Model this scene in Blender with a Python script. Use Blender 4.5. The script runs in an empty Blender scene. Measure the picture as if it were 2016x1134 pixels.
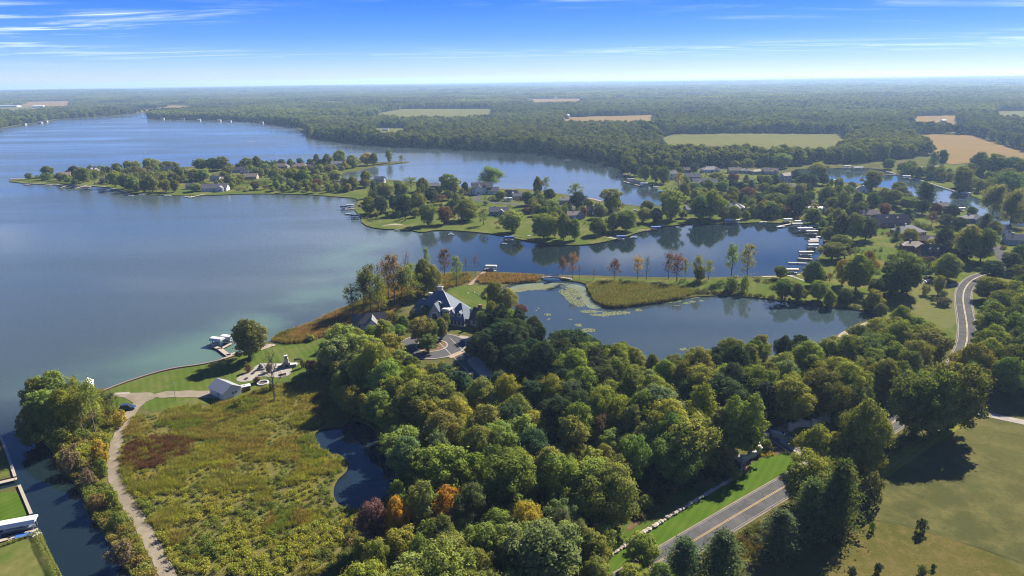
import bpy, bmesh, math, random
import numpy as np
from mathutils import Vector, Matrix
from mathutils.geometry import delaunay_2d_cdt, tessellate_polygon

random.seed(7)
rng = np.random.default_rng(7)
scene = bpy.context.scene
COL = scene.collection
R = math.radians

# ------------------------------------------------------------------ camera
CAM_H = 100.0
FPX = 1344.0                      # focal length in pixels of the 2016 px photograph
PITCH = math.atan((567 - 155) / FPX)
ROLL = math.atan(29 / 2016.0)
F_ = Vector((0, math.cos(PITCH), -math.sin(PITCH)))
U0 = Vector((0, math.sin(PITCH), math.cos(PITCH)))
R0 = Vector((1, 0, 0))
R_ = R0 * math.cos(ROLL) - U0 * math.sin(ROLL)
U_ = U0 * math.cos(ROLL) + R0 * math.sin(ROLL)
CAM = Vector((0, 0, CAM_H))
cam = bpy.data.cameras.new('camera')
cam.sensor_width = 36.0
cam.lens = 36.0 * FPX / 2016.0
cam.clip_start = 1.0
cam.clip_end = 60000.0
camo = bpy.data.objects.new('camera', cam)
COL.objects.link(camo)
m = Matrix((R_, U_, -F_)).transposed().to_4x4()
m.translation = CAM
camo.matrix_world = m
scene.camera = camo

# ------------------------------------------------------------------ light
SUN_AZ = R(40.0)                  # clockwise from the view direction
SUN_EL = R(35.0)
sd = bpy.data.lights.new('sun', 'SUN')
sd.energy = 5.0
sd.angle = R(0.55)
sd.color = (1.0, 0.93, 0.80)
suno = bpy.data.objects.new('sun', sd)
COL.objects.link(suno)
sun_dir = Vector((math.sin(SUN_AZ) * math.cos(SUN_EL), math.cos(SUN_AZ) * math.cos(SUN_EL), math.sin(SUN_EL)))
suno.rotation_euler = sun_dir.to_track_quat('Z', 'Y').to_euler()
suno.location = (0, 0, 300)

scene.view_settings.view_transform = 'Standard'
scene.view_settings.look = 'None'
scene.view_settings.exposure = 1.62
scene.view_settings.gamma = 1.0
scene.view_settings.use_curve_mapping = False
scene.render.engine = 'CYCLES'
cy = scene.cycles
cy.use_denoising = True
try:
    cy.denoiser = 'OPENIMAGEDENOISE'
    cy.denoising_input_passes = 'RGB_ALBEDO_NORMAL'
    cy.denoising_prefilter = 'NONE'
    cy.denoising_quality = 'HIGH'
except Exception:
    pass
cy.pixel_filter_type = 'BLACKMAN_HARRIS'
cy.filter_width = 1.1
cy.max_bounces = 5
cy.diffuse_bounces = 2
cy.glossy_bounces = 2
cy.transmission_bounces = 3
cy.volume_bounces = 0
cy.transparent_max_bounces = 4
cy.use_adaptive_sampling = True
cy.adaptive_threshold = 0.01
cy.caustics_reflective = False
cy.caustics_refractive = False
cy.sample_clamp_indirect = 4.0

# node helpers -----------------------------------------------------
def N(nt, t, **kw):
    n = nt.nodes.new(t)
    for k, v in kw.items():
        if k.startswith('i_'):
            n.inputs[k[2:].replace('_', ' ')].default_value = v
        else:
            setattr(n, k, v)
    return n

def ramp(nt, stops, interp='LINEAR'):
    n = nt.nodes.new('ShaderNodeValToRGB')
    n.color_ramp.interpolation = interp
    e = n.color_ramp.elements
    while len(e) < len(stops):
        e.new(0.5)
    for k, (p, c) in enumerate(stops):
        e[k].position = p
        if not hasattr(c, '__len__'):
            c = (c, c, c)
        e[k].color = (*c[:3], 1)
    return n

def mixc(nt, fac, a, b, mode='MIX'):
    n = nt.nodes.new('ShaderNodeMix')
    n.data_type = 'RGBA'
    n.blend_type = mode
    n.clamp_factor = True
    for key, v in (('Factor', fac), ('A', a), ('B', b)):
        sock = [s for s in n.inputs if s.name == key and (s.type == 'RGBA' if key != 'Factor' else s.type == 'VALUE')][0]
        if hasattr(v, 'is_linked'):
            nt.links.new(v, sock)
        elif key == 'Factor':
            sock.default_value = v
        else:
            sock.default_value = (*v[:3], 1)
    return [s for s in n.outputs if s.type == 'RGBA'][0]

def math_(nt, op, a, b=None, c=None, clamp=False):
    n = nt.nodes.new('ShaderNodeMath')
    n.operation = op
    n.use_clamp = clamp
    for k, v in enumerate((a, b, c)):
        if v is None:
            continue
        if hasattr(v, 'is_linked'):
            nt.links.new(v, n.inputs[k])
        else:
            n.inputs[k].default_value = v
    return n.outputs[0]

def maprange(nt, v, a, b, c=0.0, d=1.0, smooth=True):
    n = nt.nodes.new('ShaderNodeMapRange')
    n.interpolation_type = 'SMOOTHSTEP' if smooth else 'LINEAR'
    nt.links.new(v, n.inputs[0])
    for k, x in zip((1, 2, 3, 4), (a, b, c, d)):
        n.inputs[k].default_value = x
    return n.outputs[0]

def noise(nt, vec, scale, detail=4.0, rough=0.55, dist=0.0):
    n = nt.nodes.new('ShaderNodeTexNoise')
    n.inputs['Scale'].default_value = scale
    n.inputs['Detail'].default_value = detail
    n.inputs['Roughness'].default_value = rough
    n.inputs['Distortion'].default_value = dist
    if vec is not None:
        nt.links.new(vec, n.inputs['Vector'])
    return n

def mapping(nt, vec, scale=(1, 1, 1), rot=(0, 0, 0), loc=(0, 0, 0)):
    n = nt.nodes.new('ShaderNodeMapping')
    n.inputs['Scale'].default_value = scale
    n.inputs['Rotation'].default_value = rot
    n.inputs['Location'].default_value = loc
    nt.links.new(vec, n.inputs['Vector'])
    return n.outputs[0]

# ------------------------------------------------------------------ world: sky with thin cirrus
world = bpy.data.worlds.new('World')
scene.world = world
world.use_nodes = True
nt = world.node_tree
nt.nodes.clear()
wo = N(nt, 'ShaderNodeOutputWorld')
bg = N(nt, 'ShaderNodeBackground')
bg.inputs['Strength'].default_value = 0.12
nt.links.new(bg.outputs[0], wo.inputs['Surface'])
sky = N(nt, 'ShaderNodeTexSky')
sky.sky_type = 'NISHITA'
sky.sun_disc = False
sky.sun_elevation = SUN_EL
sky.sun_rotation = SUN_AZ
sky.altitude = 300
sky.air_density = 1.0
sky.dust_density = 0.15
sky.ozone_density = 2.0
tc = N(nt, 'ShaderNodeTexCoord')
sep = N(nt, 'ShaderNodeSeparateXYZ')
nt.links.new(tc.outputs['Generated'], sep.inputs[0])
elev = sep.outputs['Z']
tint = ramp(nt, [(0.0, (0.290, 0.345, 0.570)), (0.08, (0.245, 0.320, 0.565)), (0.20, (0.165, 0.260, 0.550)), (0.36, (0.098, 0.195, 0.510)), (0.62, (0.052, 0.148, 0.465)), (1.0, (0.076, 0.186, 0.420))])
nt.links.new(maprange(nt, elev, 0.0, 0.16, smooth=False), tint.inputs[0])
hz = math_(nt, 'SQRT', math_(nt, 'MAXIMUM', math_(nt, 'SUBTRACT', 1.0, math_(nt, 'MULTIPLY', elev, elev)), 0.0))
cvec = N(nt, 'ShaderNodeCombineXYZ')
nt.links.new(math_(nt, 'MULTIPLY', hz, -math.cos(SUN_AZ)), cvec.inputs[0])
nt.links.new(math_(nt, 'MULTIPLY', hz, math.sin(SUN_AZ)), cvec.inputs[1])
nt.links.new(elev, cvec.inputs[2])
vmix = N(nt, 'ShaderNodeMix', data_type='VECTOR')
vmix.inputs['Factor'].default_value = 0.7
nt.links.new(tc.outputs['Generated'], vmix.inputs[4])
nt.links.new(cvec.outputs[0], vmix.inputs[5])
nt.links.new(vmix.outputs[1], sky.inputs['Vector'])
skyc = mixc(nt, 1.0, sky.outputs[0], tint.outputs[0], 'MULTIPLY')
# cirrus: noise on a plane high above (direction divided by its height)
zz = math_(nt, 'ADD', math_(nt, 'MAXIMUM', elev, 0.0), 0.02)
cx_ = math_(nt, 'DIVIDE', sep.outputs['X'], zz)
cy_ = math_(nt, 'DIVIDE', sep.outputs['Y'], zz)
cmb = N(nt, 'ShaderNodeCombineXYZ')
nt.links.new(cx_, cmb.inputs[0])
nt.links.new(cy_, cmb.inputs[1])
big = noise(nt, mapping(nt, cmb.outputs[0], (0.10, 0.16, 1), (0, 0, 0.3), (3.1, 1.7, 0)), 1.0, 3, 0.5, 0.4)
fine = noise(nt, mapping(nt, cmb.outputs[0], (0.35, 0.9, 1), (0, 0, 0.25), (0.4, 0.2, 0)), 1.0, 8, 0.62, 1.2)
cl = math_(nt, 'MULTIPLY', maprange(nt, big.outputs[0], 0.42, 0.66), maprange(nt, fine.outputs[0], 0.42, 0.70))
cl = math_(nt, 'MULTIPLY', cl, maprange(nt, elev, 0.012, 0.075))
skyc = mixc(nt, cl, skyc, (4.7, 5.0, 5.4))
nt.links.new(skyc, bg.inputs['Color'])

# ------------------------------------------------------------------ picture <-> place
LAND = 0.5
def ray(px, py):
    return F_ + R_ * ((px - 1008) / FPX) - U_ * ((py - 567) / FPX)

def P(px, py, z=LAND):
    d = ray(px, py)
    t = (z - CAM_H) / min(d.z, -0.0055)
    p = CAM + d * t
    return Vector((p.x, p.y, z))

def proj(p):
    v = Vector(p) - CAM
    dz = v.dot(F_)
    return 1008 + FPX * v.dot(R_) / dz, 567 - FPX * v.dot(U_) / dz, dz

def top_z(g, px, ytop):
    d = ray(px, ytop)
    t = math.hypot(g.x, g.y) / math.hypot(d.x, d.y)
    return CAM_H + t * d.z

def chaikin(pts, n=2, closed=True):
    for _ in range(n):
        out = []
        k = len(pts)
        rngk = range(k) if closed else range(k - 1)
        if not closed:
            out.append(pts[0])
        for i in rngk:
            a, b = pts[i], pts[(i + 1) % k]
            out.append(a * 0.75 + b * 0.25)
            out.append(a * 0.25 + b * 0.75)
        if not closed:
            out.append(pts[-1])
        pts = out
    return pts

def gpoly(px, z=LAND, n=2):
    return chaikin([P(x, y, z) for x, y in px], n)

def inside(poly, xy):
    """poly: list of Vectors; xy: (N,2) array -> bool mask"""
    pv = np.array([(p.x, p.y) for p in poly])
    x, y = xy[:, 0], xy[:, 1]
    res = np.zeros(len(xy), bool)
    j = len(pv) - 1
    for i in range(len(pv)):
        xi, yi = pv[i]
        xj, yj = pv[j]
        if yi != yj:
            c = ((yi > y) != (yj > y)) & (x < (xj - xi) * (y - yi) / (yj - yi) + xi)
            res ^= c
        j = i
    return res

def dist_to_line(poly, xy, closed=True):
    pv = np.array([(p.x, p.y) for p in poly])
    d = np.full(len(xy), 1e9)
    n = len(pv)
    for i in range(n if closed else n - 1):
        a, b = pv[i], pv[(i + 1) % n]
        ab = b - a
        L = (ab ** 2).sum()
        if L < 1e-9:
            continue
        t = np.clip(((xy - a) @ ab) / L, 0, 1)
        q = a + t[:, None] * ab
        d = np.minimum(d, np.hypot(*(xy - q).T))
    return d

def hill(x, y):
    r = math.hypot(x, y)
    f = min(max((r - 3200) / 6000, 0), 1)
    return LAND + f * f * (14 + 9 * math.sin(x / 1900 + 1) * math.cos(y / 2600) + 5 * math.sin(x / 700 + y / 900))

# ------------------------------------------------------------------ materials
def mat_new(name):
    mt = bpy.data.materials.new(name)
    mt.use_nodes = True
    t = mt.node_tree
    t.nodes.clear()
    o = N(t, 'ShaderNodeOutputMaterial')
    b = N(t, 'ShaderNodeBsdfPrincipled')
    t.links.new(b.outputs[0], o.inputs['Surface'])
    b.inputs['Roughness'].default_value = 0.85
    b.inputs['Specular IOR Level'].default_value = 0.25
    return mt, t, b

def geo_pos(t):
    return N(t, 'ShaderNodeNewGeometry').outputs['Position']

def bump(t, b, h, strength, dist):
    n = N(t, 'ShaderNodeBump')
    n.inputs['Strength'].default_value = strength
    n.inputs['Distance'].default_value = dist
    t.links.new(h, n.inputs['Height'])
    t.links.new(n.outputs[0], b.inputs['Normal'])

def mat_plain(name, col, rough=0.7, var=0.12, scale=3.0, spec=0.3, metal=0.0, bumpd=0.0):
    mt, t, b = mat_new(name)
    tcn = N(t, 'ShaderNodeTexCoord').outputs['Object']
    n1 = noise(t, tcn, scale, 5, 0.6)
    col = tuple(c * 0.83 for c in col)
    lo = tuple(max(c * (1 - var), 0) for c in col)
    hi = tuple(min(c * (1 + var), 1) for c in col)
    t.links.new(mixc(t, n1.outputs[0], lo, hi), b.inputs['Base Color'])
    b.inputs['Roughness'].default_value = rough
    b.inputs['Specular IOR Level'].default_value = spec
    b.inputs['Metallic'].default_value = metal
    if bumpd:
        bump(t, b, n1.outputs[0], 0.5, bumpd)
    return mt

def mat_ground(name, cols, scales=(0.012, 0.12, 1.2), bumpd=0.05, rough=0.95, stretch=None, mow=None):
    """cols: dark, mid, light, accent"""
    cols = [tuple(c * 0.80 for c in k) for k in cols]
    mt, t, b = mat_new(name)
    pos = geo_pos(t)
    if stretch:
        pos = mapping(t, pos, stretch[0], (0, 0, stretch[1]))
    a = noise(t, pos, scales[0], 4, 0.6)
    c = noise(t, pos, scales[1], 5, 0.65)
    d = noise(t, pos, scales[2], 4, 0.7)
    k1 = mixc(t, maprange(t, a.outputs[0], 0.35, 0.65), cols[0], cols[1])
    k2 = mixc(t, maprange(t, c.outputs[0], 0.42, 0.70), k1, cols[2])
    k3 = mixc(t, math_(t, 'MULTIPLY', maprange(t, d.outputs[0], 0.45, 0.75), 0.55), k2, cols[3])
    if mow:
        wv = N(t, 'ShaderNodeTexWave')
        wv.inputs['Scale'].default_value = mow[0]
        wv.inputs['Distortion'].default_value = 0.6
        wv.inputs['Detail'].default_value = 2.0
        wv.inputs['Detail Scale'].default_value = 0.3
        t.links.new(mapping(t, geo_pos(t), (1, 1, 1), (0, 0, mow[1])), wv.inputs['Vector'])
        k3 = mixc(t, math_(t, 'MULTIPLY', wv.outputs['Fac'], mow[2]), k3, mixc(t, 1.0, k3, (1.5, 1.35, 1.6), 'MULTIPLY'))
    t.links.new(k3, b.inputs['Base Color'])
    b.inputs['Roughness'].default_value = rough
    b.inputs['Specular IOR Level'].default_value = 0.0
    if bumpd:
        bump(t, b, d.outputs[0], 0.7, bumpd)
    return mt

M = {}
M['ground'] = mat_ground('undergrowth_ground', [(0.070, 0.075, 0.026), (0.100, 0.100, 0.034), (0.125, 0.115, 0.042), (0.055, 0.050, 0.022)])
M['lawn'] = mat_ground('mown_lawn', [(0.066, 0.098, 0.017), (0.090, 0.115, 0.023), (0.140, 0.130, 0.045), (0.058, 0.080, 0.018)], (0.015, 0.06, 0.8), bumpd=0.02, mow=(0.09, 0.35, 0.3))
M['lush'] = mat_ground('watered_lawn', [(0.052, 0.100, 0.010), (0.064, 0.112, 0.013), (0.078, 0.118, 0.018), (0.046, 0.086, 0.010)], (0.03, 0.15, 1.2), bumpd=0.02, mow=(0.16, 0.6, 0.35))
M['estate'] = mat_ground('estate_lawn', [(0.062, 0.098, 0.016), (0.078, 0.108, 0.020), (0.110, 0.120, 0.034), (0.054, 0.082, 0.014)], (0.02, 0.10, 1.0), bumpd=0.02, mow=(0.13, -0.5, 0.4))
M['meadow'] = mat_ground('dry_meadow', [(0.078, 0.080, 0.019), (0.108, 0.094, 0.027), (0.140, 0.112, 0.040), (0.050, 0.050, 0.015)], (0.04, 0.4, 2.2), 0.20)
M['hayfield'] = mat_ground('hay_field', [(0.100, 0.135, 0.015), (0.150, 0.172, 0.022), (0.205, 0.172, 0.046), (0.072, 0.090, 0.014)], (0.035, 0.35, 2.6), 0.16, 0.95, ((1, 2.5, 1), -0.5), (0.20, 0.9, 0.40))
M['marsh'] = mat_ground('marsh_floor', [(0.100, 0.100, 0.028), (0.135, 0.128, 0.036), (0.150, 0.125, 0.042), (0.080, 0.078, 0.026)], (0.03, 0.2, 1.2), 0.15)
M['crop'] = mat_ground('ripe_crop', [(0.205, 0.140, 0.058), (0.230, 0.155, 0.066), (0.180, 0.140, 0.060), (0.160, 0.112, 0.048)], (0.006, 0.03, 0.3), 0.05, 0.95, ((1, 5, 1), 0.3))
M['pasture'] = mat_ground('green_field', [(0.115, 0.125, 0.040), (0.140, 0.140, 0.048), (0.155, 0.138, 0.055), (0.095, 0.100, 0.036)], (0.005, 0.03, 0.3), 0.05)
M['sand'] = mat_ground('sand', [(0.30, 0.25, 0.18), (0.33, 0.28, 0.21), (0.36, 0.31, 0.24), (0.25, 0.205, 0.15)], bumpd=0.02)
M['gravel'] = mat_ground('gravel', [(0.20, 0.168, 0.122), (0.235, 0.20, 0.146), (0.27, 0.23, 0.175), (0.165, 0.136, 0.096)], (0.05, 0.4, 4.0), 0.03)
M['asphalt'] = mat_ground('worn_asphalt', [(0.085, 0.083, 0.084), (0.100, 0.098, 0.097), (0.125, 0.121, 0.117), (0.070, 0.069, 0.070)], (0.04, 0.3, 3.0), 0.01, 0.85)
def age_asphalt(mt):
    t = mt.node_tree
    b = [n for n in t.nodes if n.type == 'BSDF_PRINCIPLED'][0]
    src = b.inputs['Base Color'].links[0].from_socket
    pos = geo_pos(t)
    v = N(t, 'ShaderNodeTexVoronoi', feature='DISTANCE_TO_EDGE')
    v.inputs['Scale'].default_value = 0.16
    wob = noise(t, pos, 0.5, 3, 0.6)
    vm = N(t, 'ShaderNodeVectorMath', operation='ADD')
    t.links.new(pos, vm.inputs[0])
    t.links.new(wob.outputs['Color'], vm.inputs[1])
    t.links.new(vm.outputs[0], v.inputs['Vector'])
    crack = maprange(t, v.outputs['Distance'], 0.012, 0.002)
    c2 = mixc(t, math_(t, 'MULTIPLY', crack, 0.65), src, (0.03, 0.03, 0.03))
    pt = noise(t, pos, 0.09, 2, 0.4)
    c3 = mixc(t, math_(t, 'MULTIPLY', maprange(t, pt.outputs[0], 0.60, 0.64), 0.35), c2, (0.05, 0.05, 0.052))
    t.links.new(c3, b.inputs['Base Color'])
age_asphalt(M['asphalt'])
M['newasphalt'] = mat_ground('drive_asphalt', [(0.085, 0.084, 0.088), (0.096, 0.094, 0.097), (0.108, 0.106, 0.107), (0.076, 0.075, 0.078)], (0.04, 0.3, 3.0), 0.01, 0.85)
M['concrete'] = mat_ground('concrete', [(0.28, 0.25, 0.215), (0.32, 0.29, 0.25), (0.36, 0.33, 0.285), (0.24, 0.215, 0.18)], (0.05, 0.3, 3.0), 0.01)
M['paver'] = mat_ground('clay_paver', [(0.36, 0.24, 0.17), (0.41, 0.28, 0.20), (0.45, 0.32, 0.24), (0.30, 0.20, 0.14)], (0.05, 0.5, 4.0), 0.01)
M['mulch'] = mat_ground('mulch_bed', [(0.12, 0.075, 0.045), (0.15, 0.10, 0.06), (0.19, 0.13, 0.085), (0.09, 0.055, 0.033)], (0.05, 0.5, 4.0), 0.05)
M['yellow'] = mat_plain('yellow_road_paint', (0.36, 0.24, 0.07), 0.7, 0.25, 1.0)
M['whitepaint'] = mat_plain('white_road_paint', (0.26, 0.25, 0.23), 0.7, 0.25, 1.0)
M['bark'] = mat_plain('bark', (0.105, 0.085, 0.066), 0.95, 0.35, 2.0, 0.1)
M['greybark'] = mat_plain('grey_bark', (0.20, 0.175, 0.145), 0.95, 0.3, 2.0, 0.1)
M['white'] = mat_plain('white_paint', (0.60, 0.59, 0.56), 0.5, 0.06)
M['offwhite'] = mat_plain('cream_siding', (0.46, 0.43, 0.37), 0.7, 0.08)
M['beige'] = mat_plain('beige_siding', (0.42, 0.36, 0.28), 0.7, 0.1)
M['greywall'] = mat_plain('grey_siding', (0.30, 0.31, 0.32), 0.7, 0.1)
M['bluewall'] = mat_plain('blue_grey_siding', (0.20, 0.25, 0.31), 0.7, 0.1)
M['brick'] = mat_plain('red_brick', (0.22, 0.10, 0.07), 0.85, 0.3, 6)
M['brownwall'] = mat_plain('brown_siding', (0.16, 0.10, 0.07), 0.8, 0.2)
M['stone'] = mat_plain('pale_stone', (0.44, 0.40, 0.34), 0.85, 0.35, 2.2, 0.2, 0, 0.05)
M['boulder'] = mat_plain('field_stone', (0.40, 0.35, 0.28), 0.9, 0.4, 1.5, 0.2, 0, 0.05)
M['greyrock'] = mat_plain('grey_rock', (0.20, 0.20, 0.20), 0.9, 0.35, 1.5, 0.2, 0, 0.05)
M['r_grey'] = mat_plain('grey_shingle', (0.17, 0.165, 0.165), 0.85, 0.25, 5)
M['r_brown'] = mat_plain('brown_shingle', (0.17, 0.125, 0.10), 0.85, 0.25, 5)
M['r_dark'] = mat_plain('charcoal_shingle', (0.055, 0.055, 0.062), 0.8, 0.25, 5)
M['r_tan'] = mat_plain('tan_shingle', (0.34, 0.27, 0.20), 0.85, 0.2, 5)
M['r_white'] = mat_plain('white_metal_roof', (0.50, 0.50, 0.49), 0.45, 0.1, 3, 0.4)
M['slate'] = mat_plain('blue_slate', (0.078, 0.108, 0.155), 0.7, 0.35, 2.5, 0.25)
M['metalroof'] = mat_plain('galvanised_roof', (0.40, 0.41, 0.41), 0.6, 0.2, 2.0, 0.3, 0.0)
M['wood'] = mat_plain('weathered_wood', (0.36, 0.30, 0.23), 0.85, 0.25, 3.0)
M['palewood'] = mat_plain('pale_decking', (0.34, 0.29, 0.23), 0.8, 0.2, 3.0)
M['redwood'] = mat_plain('red_brown_decking', (0.22, 0.15, 0.115), 0.8, 0.25, 3.0)
M['darkwood'] = mat_plain('dark_wood', (0.075, 0.055, 0.042), 0.85, 0.25, 3.0)
M['steel'] = mat_plain('grey_steel', (0.32, 0.33, 0.34), 0.45, 0.1, 3, 0.5, 0.5)
M['iron'] = mat_plain('black_iron', (0.02, 0.02, 0.022), 0.6, 0.1)
M['canvas'] = mat_plain('white_canvas', (0.56, 0.56, 0.54), 0.7, 0.08)
M['greycanvas'] = mat_plain('grey_canvas', (0.42, 0.42, 0.41), 0.7, 0.12)
M['tancanvas'] = mat_plain('tan_canvas', (0.46, 0.36, 0.26), 0.7, 0.12)
M['bluecanvas'] = mat_plain('blue_canvas', (0.035, 0.12, 0.36), 0.7, 0.12)
M['navycanvas'] = mat_plain('navy_canvas', (0.02, 0.035, 0.07), 0.7, 0.12)
M['tealcanvas'] = mat_plain('teal_canvas', (0.03, 0.24, 0.32), 0.7, 0.12)
M['glass'] = mat_plain('dark_glass', (0.02, 0.028, 0.035), 0.08, 0.1, 3, 0.6)
M['rubber'] = mat_plain('tyre_rubber', (0.02, 0.02, 0.02), 0.9, 0.1)
M['c_blue'] = mat_plain('blue_car_paint', (0.02, 0.045, 0.10), 0.25, 0.05, 3, 0.5)
M['c_black'] = mat_plain('black_car_paint', (0.018, 0.018, 0.02), 0.25, 0.05, 3, 0.5)
M['c_white'] = mat_plain('white_car_paint', (0.70, 0.70, 0.70), 0.25, 0.05, 3, 0.5)
M['c_silver'] = mat_plain('silver_car_paint', (0.42, 0.43, 0.45), 0.3, 0.05, 3, 0.5, 0.5)
M['lily'] = mat_ground('lily_pads', [(0.15, 0.165, 0.080), (0.17, 0.185, 0.092), (0.20, 0.21, 0.115), (0.10, 0.12, 0.056)], (0.05, 0.4, 2.0), 0.02, 0.5)
M['algae'] = mat_ground('pond_algae', [(0.13, 0.155, 0.115), (0.15, 0.175, 0.125), (0.18, 0.20, 0.14), (0.10, 0.12, 0.10)], (0.05, 0.3, 1.0), 0.0, 0.5)

def mat_leaf(name, instanced):
    mt, t, b = mat_new(name)
    if instanced:
        a = N(t, 'ShaderNodeAttribute', attribute_type='INSTANCER', attribute_name='tint')
        base = a.outputs['Color']
    else:
        base = N(t, 'ShaderNodeObjectInfo').outputs['Color']
    va = N(t, 'ShaderNodeAttribute', attribute_type='GEOMETRY', attribute_name='vary')
    v = va.outputs['Fac']
    dark = mixc(t, 1.0, base, (0.62, 0.70, 0.75), 'MULTIPLY')
    light = mixc(t, 1.0, base, (1.45, 1.32, 1.10), 'MULTIPLY')
    c = mixc(t, v, dark, light)
    o = [n for n in t.nodes if n.type == 'OUTPUT_MATERIAL'][0]
    t.nodes.remove(b)
    df = N(t, 'ShaderNodeBsdfDiffuse')
    tr = N(t, 'ShaderNodeBsdfTranslucent')
    mx = N(t, 'ShaderNodeMixShader')
    mx.inputs[0].default_value = 0.38
    t.links.new(c, df.inputs['Color'])
    t.links.new(mixc(t, 1.0, c, (1.25, 1.2, 0.55), 'MULTIPLY'), tr.inputs['Color'])
    t.links.new(df.outputs[0], mx.inputs[1])
    t.links.new(tr.outputs[0], mx.inputs[2])
    t.links.new(mx.outputs[0], o.inputs['Surface'])
    return mt
M['leaf'] = mat_leaf('leaves', False)
M['leaf_i'] = mat_leaf('leaves_mass', True)

def mat_water(name, deep, shoal, calm=None):
    mt, t, b = mat_new(name)
    pos = geo_pos(t)
    at = N(t, 'ShaderNodeAttribute', attribute_type='GEOMETRY', attribute_name='shoal')
    n0 = noise(t, mapping(t, pos, (1, 1.3, 1), (0, 0, 0.6)), 0.022, 3, 0.5, 0.3)
    f = math_(t, 'MULTIPLY', at.outputs['Fac'], maprange(t, n0.outputs[0], 0.30, 0.62), clamp=True)
    body = mixc(t, f, deep, shoal)
    t.links.new(body, b.inputs['Base Color'])
    b.inputs['IOR'].default_value = 1.33
    b.inputs['Specular IOR Level'].default_value = 0.5
    sp = N(t, 'ShaderNodeSeparateXYZ')
    t.links.new(pos, sp.inputs[0])
    if calm is None:
        streak = noise(t, mapping(t, pos, (0.0022, 0.012, 1), (0, 0, -0.12)), 1.0, 4, 0.6, 0.5)
        ruff = math_(t, 'ADD', math_(t, 'MULTIPLY', maprange(t, streak.outputs[0], 0.34, 0.66), 0.15), 0.09)
        cx = maprange(t, sp.outputs['X'], -120, 10)
        cyn = maprange(t, sp.outputs['Y'], 520, 640, 1, 0.55)
        cyc = maprange(t, sp.outputs['Y'], 215, 175)
        cm = math_(t, 'MAXIMUM', math_(t, 'MULTIPLY', cx, cyn), cyc)
        rough = math_(t, 'ADD', math_(t, 'MULTIPLY', ruff, math_(t, 'SUBTRACT', 1.0, cm)), 0.025)
        t.links.new(rough, b.inputs['Roughness'])
        t.links.new(mixc(t, cm, body, (0.008, 0.015, 0.017)), b.inputs['Base Color'])
    else:
        b.inputs['Roughness'].default_value = calm
    w = noise(t, mapping(t, pos, (0.35, 0.8, 1)), 1.0, 3, 0.6)
    bump(t, b, w.outputs[0], 0.35, 0.04)
    return mt
M['lake'] = mat_water('lake_water', (0.040, 0.055, 0.054), (0.068, 0.112, 0.082))
M['pond'] = mat_water('pond_water', (0.026, 0.040, 0.046), (0.05, 0.06, 0.05), 0.035)
M['pool'] = mat_water('small_pond_water', (0.010, 0.018, 0.026), (0.05, 0.04, 0.03), 0.02)

# ------------------------------------------------------------------ object helpers
def tag(o, label=None, cat=None, group=None, kind=None):
    if label: o['label'] = label
    if cat: o['category'] = cat
    if group: o['group'] = group
    if kind: o['kind'] = kind
    return o

def empty(name, loc, rz=0.0):
    o = bpy.data.objects.new(name, None)
    o.empty_display_size = 0.5
    o.location = loc
    o.rotation_euler = (0, 0, rz)
    COL.objects.link(o)
    return o

def link(name, me, parent=None, loc=None, rz=0.0, mat=None):
    if mat and not me.materials:
        me.materials.append(mat)
    o = bpy.data.objects.new(name, me)
    COL.objects.link(o)
    if parent is not None:
        o.parent = parent
    if loc is not None:
        o.location = loc
    if rz:
        o.rotation_euler = (0, 0, rz)
    return o

class MB:
    """collects simple solids, becomes one mesh"""
    def __init__(s):
        s.v = []
        s.f = []
    def add(s, vs, fs):
        k = len(s.v)
        s.v += [tuple(v) for v in vs]
        s.f += [tuple(i + k for i in f) for f in fs]
        return s
    def box(s, c, d, rz=0.0):
        ca, sa = math.cos(rz), math.sin(rz)
        vs = []
        for z in (-.5, .5):
            for x, y in ((-.5, -.5), (.5, -.5), (.5, .5), (-.5, .5)):
                X, Y = x * d[0], y * d[1]
                vs.append((c[0] + X * ca - Y * sa, c[1] + X * sa + Y * ca, c[2] + z * d[2]))
        return s.add(vs, [(3, 2, 1, 0), (4, 5, 6, 7), (0, 1, 5, 4), (1, 2, 6, 5), (2, 3, 7, 6), (3, 0, 4, 7)])
    def tube(s, pts, rad, n=6):
        pts = [Vector(p) for p in pts]
        if not hasattr(rad, '__len__'):
            rad = [rad] * len(pts)
        rings = []
        for i, p in enumerate(pts):
            d = (pts[min(i + 1, len(pts) - 1)] - pts[max(i - 1, 0)]).normalized()
            a = d.orthogonal().normalized()
            b = d.cross(a)
            rings.append([p + (a * math.cos(2 * math.pi * k / n) + b * math.sin(2 * math.pi * k / n)) * rad[i] for k in range(n)])
        vs = [v for r_ in rings for v in r_]
        fs = []
        for i in range(len(pts) - 1):
            for k in range(n):
                fs.append((i * n + k, i * n + (k + 1) % n, (i + 1) * n + (k + 1) % n, (i + 1) * n + k))
        fs.append(tuple(range(n))[::-1])
        fs.append(tuple((len(pts) - 1) * n + k for k in range(n)))
        return s.add(vs, fs)
    def prism(s, poly, z0, z1):
        """poly: (x, y) counter-clockwise, straight sides"""
        n = len(poly)
        vs = [(x, y, z0) for x, y in poly] + [(x, y, z1) for x, y in poly]
        fs = [tuple(range(n))[::-1], tuple(range(n, 2 * n))] + [(i, (i + 1) % n, (i + 1) % n + n, i + n) for i in range(n)]
        return s.add(vs, fs)
    def mesh(s, name, mat=None):
        me = bpy.data.meshes.new(name)
        me.from_pydata(s.v, [], s.f)
        me.update()
        if mat:
            me.materials.append(mat)
        return me
    def build(s, name, mat, parent=None, loc=None, rz=0.0):
        return link(name, s.mesh(name, mat), parent, loc, rz)

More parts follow.
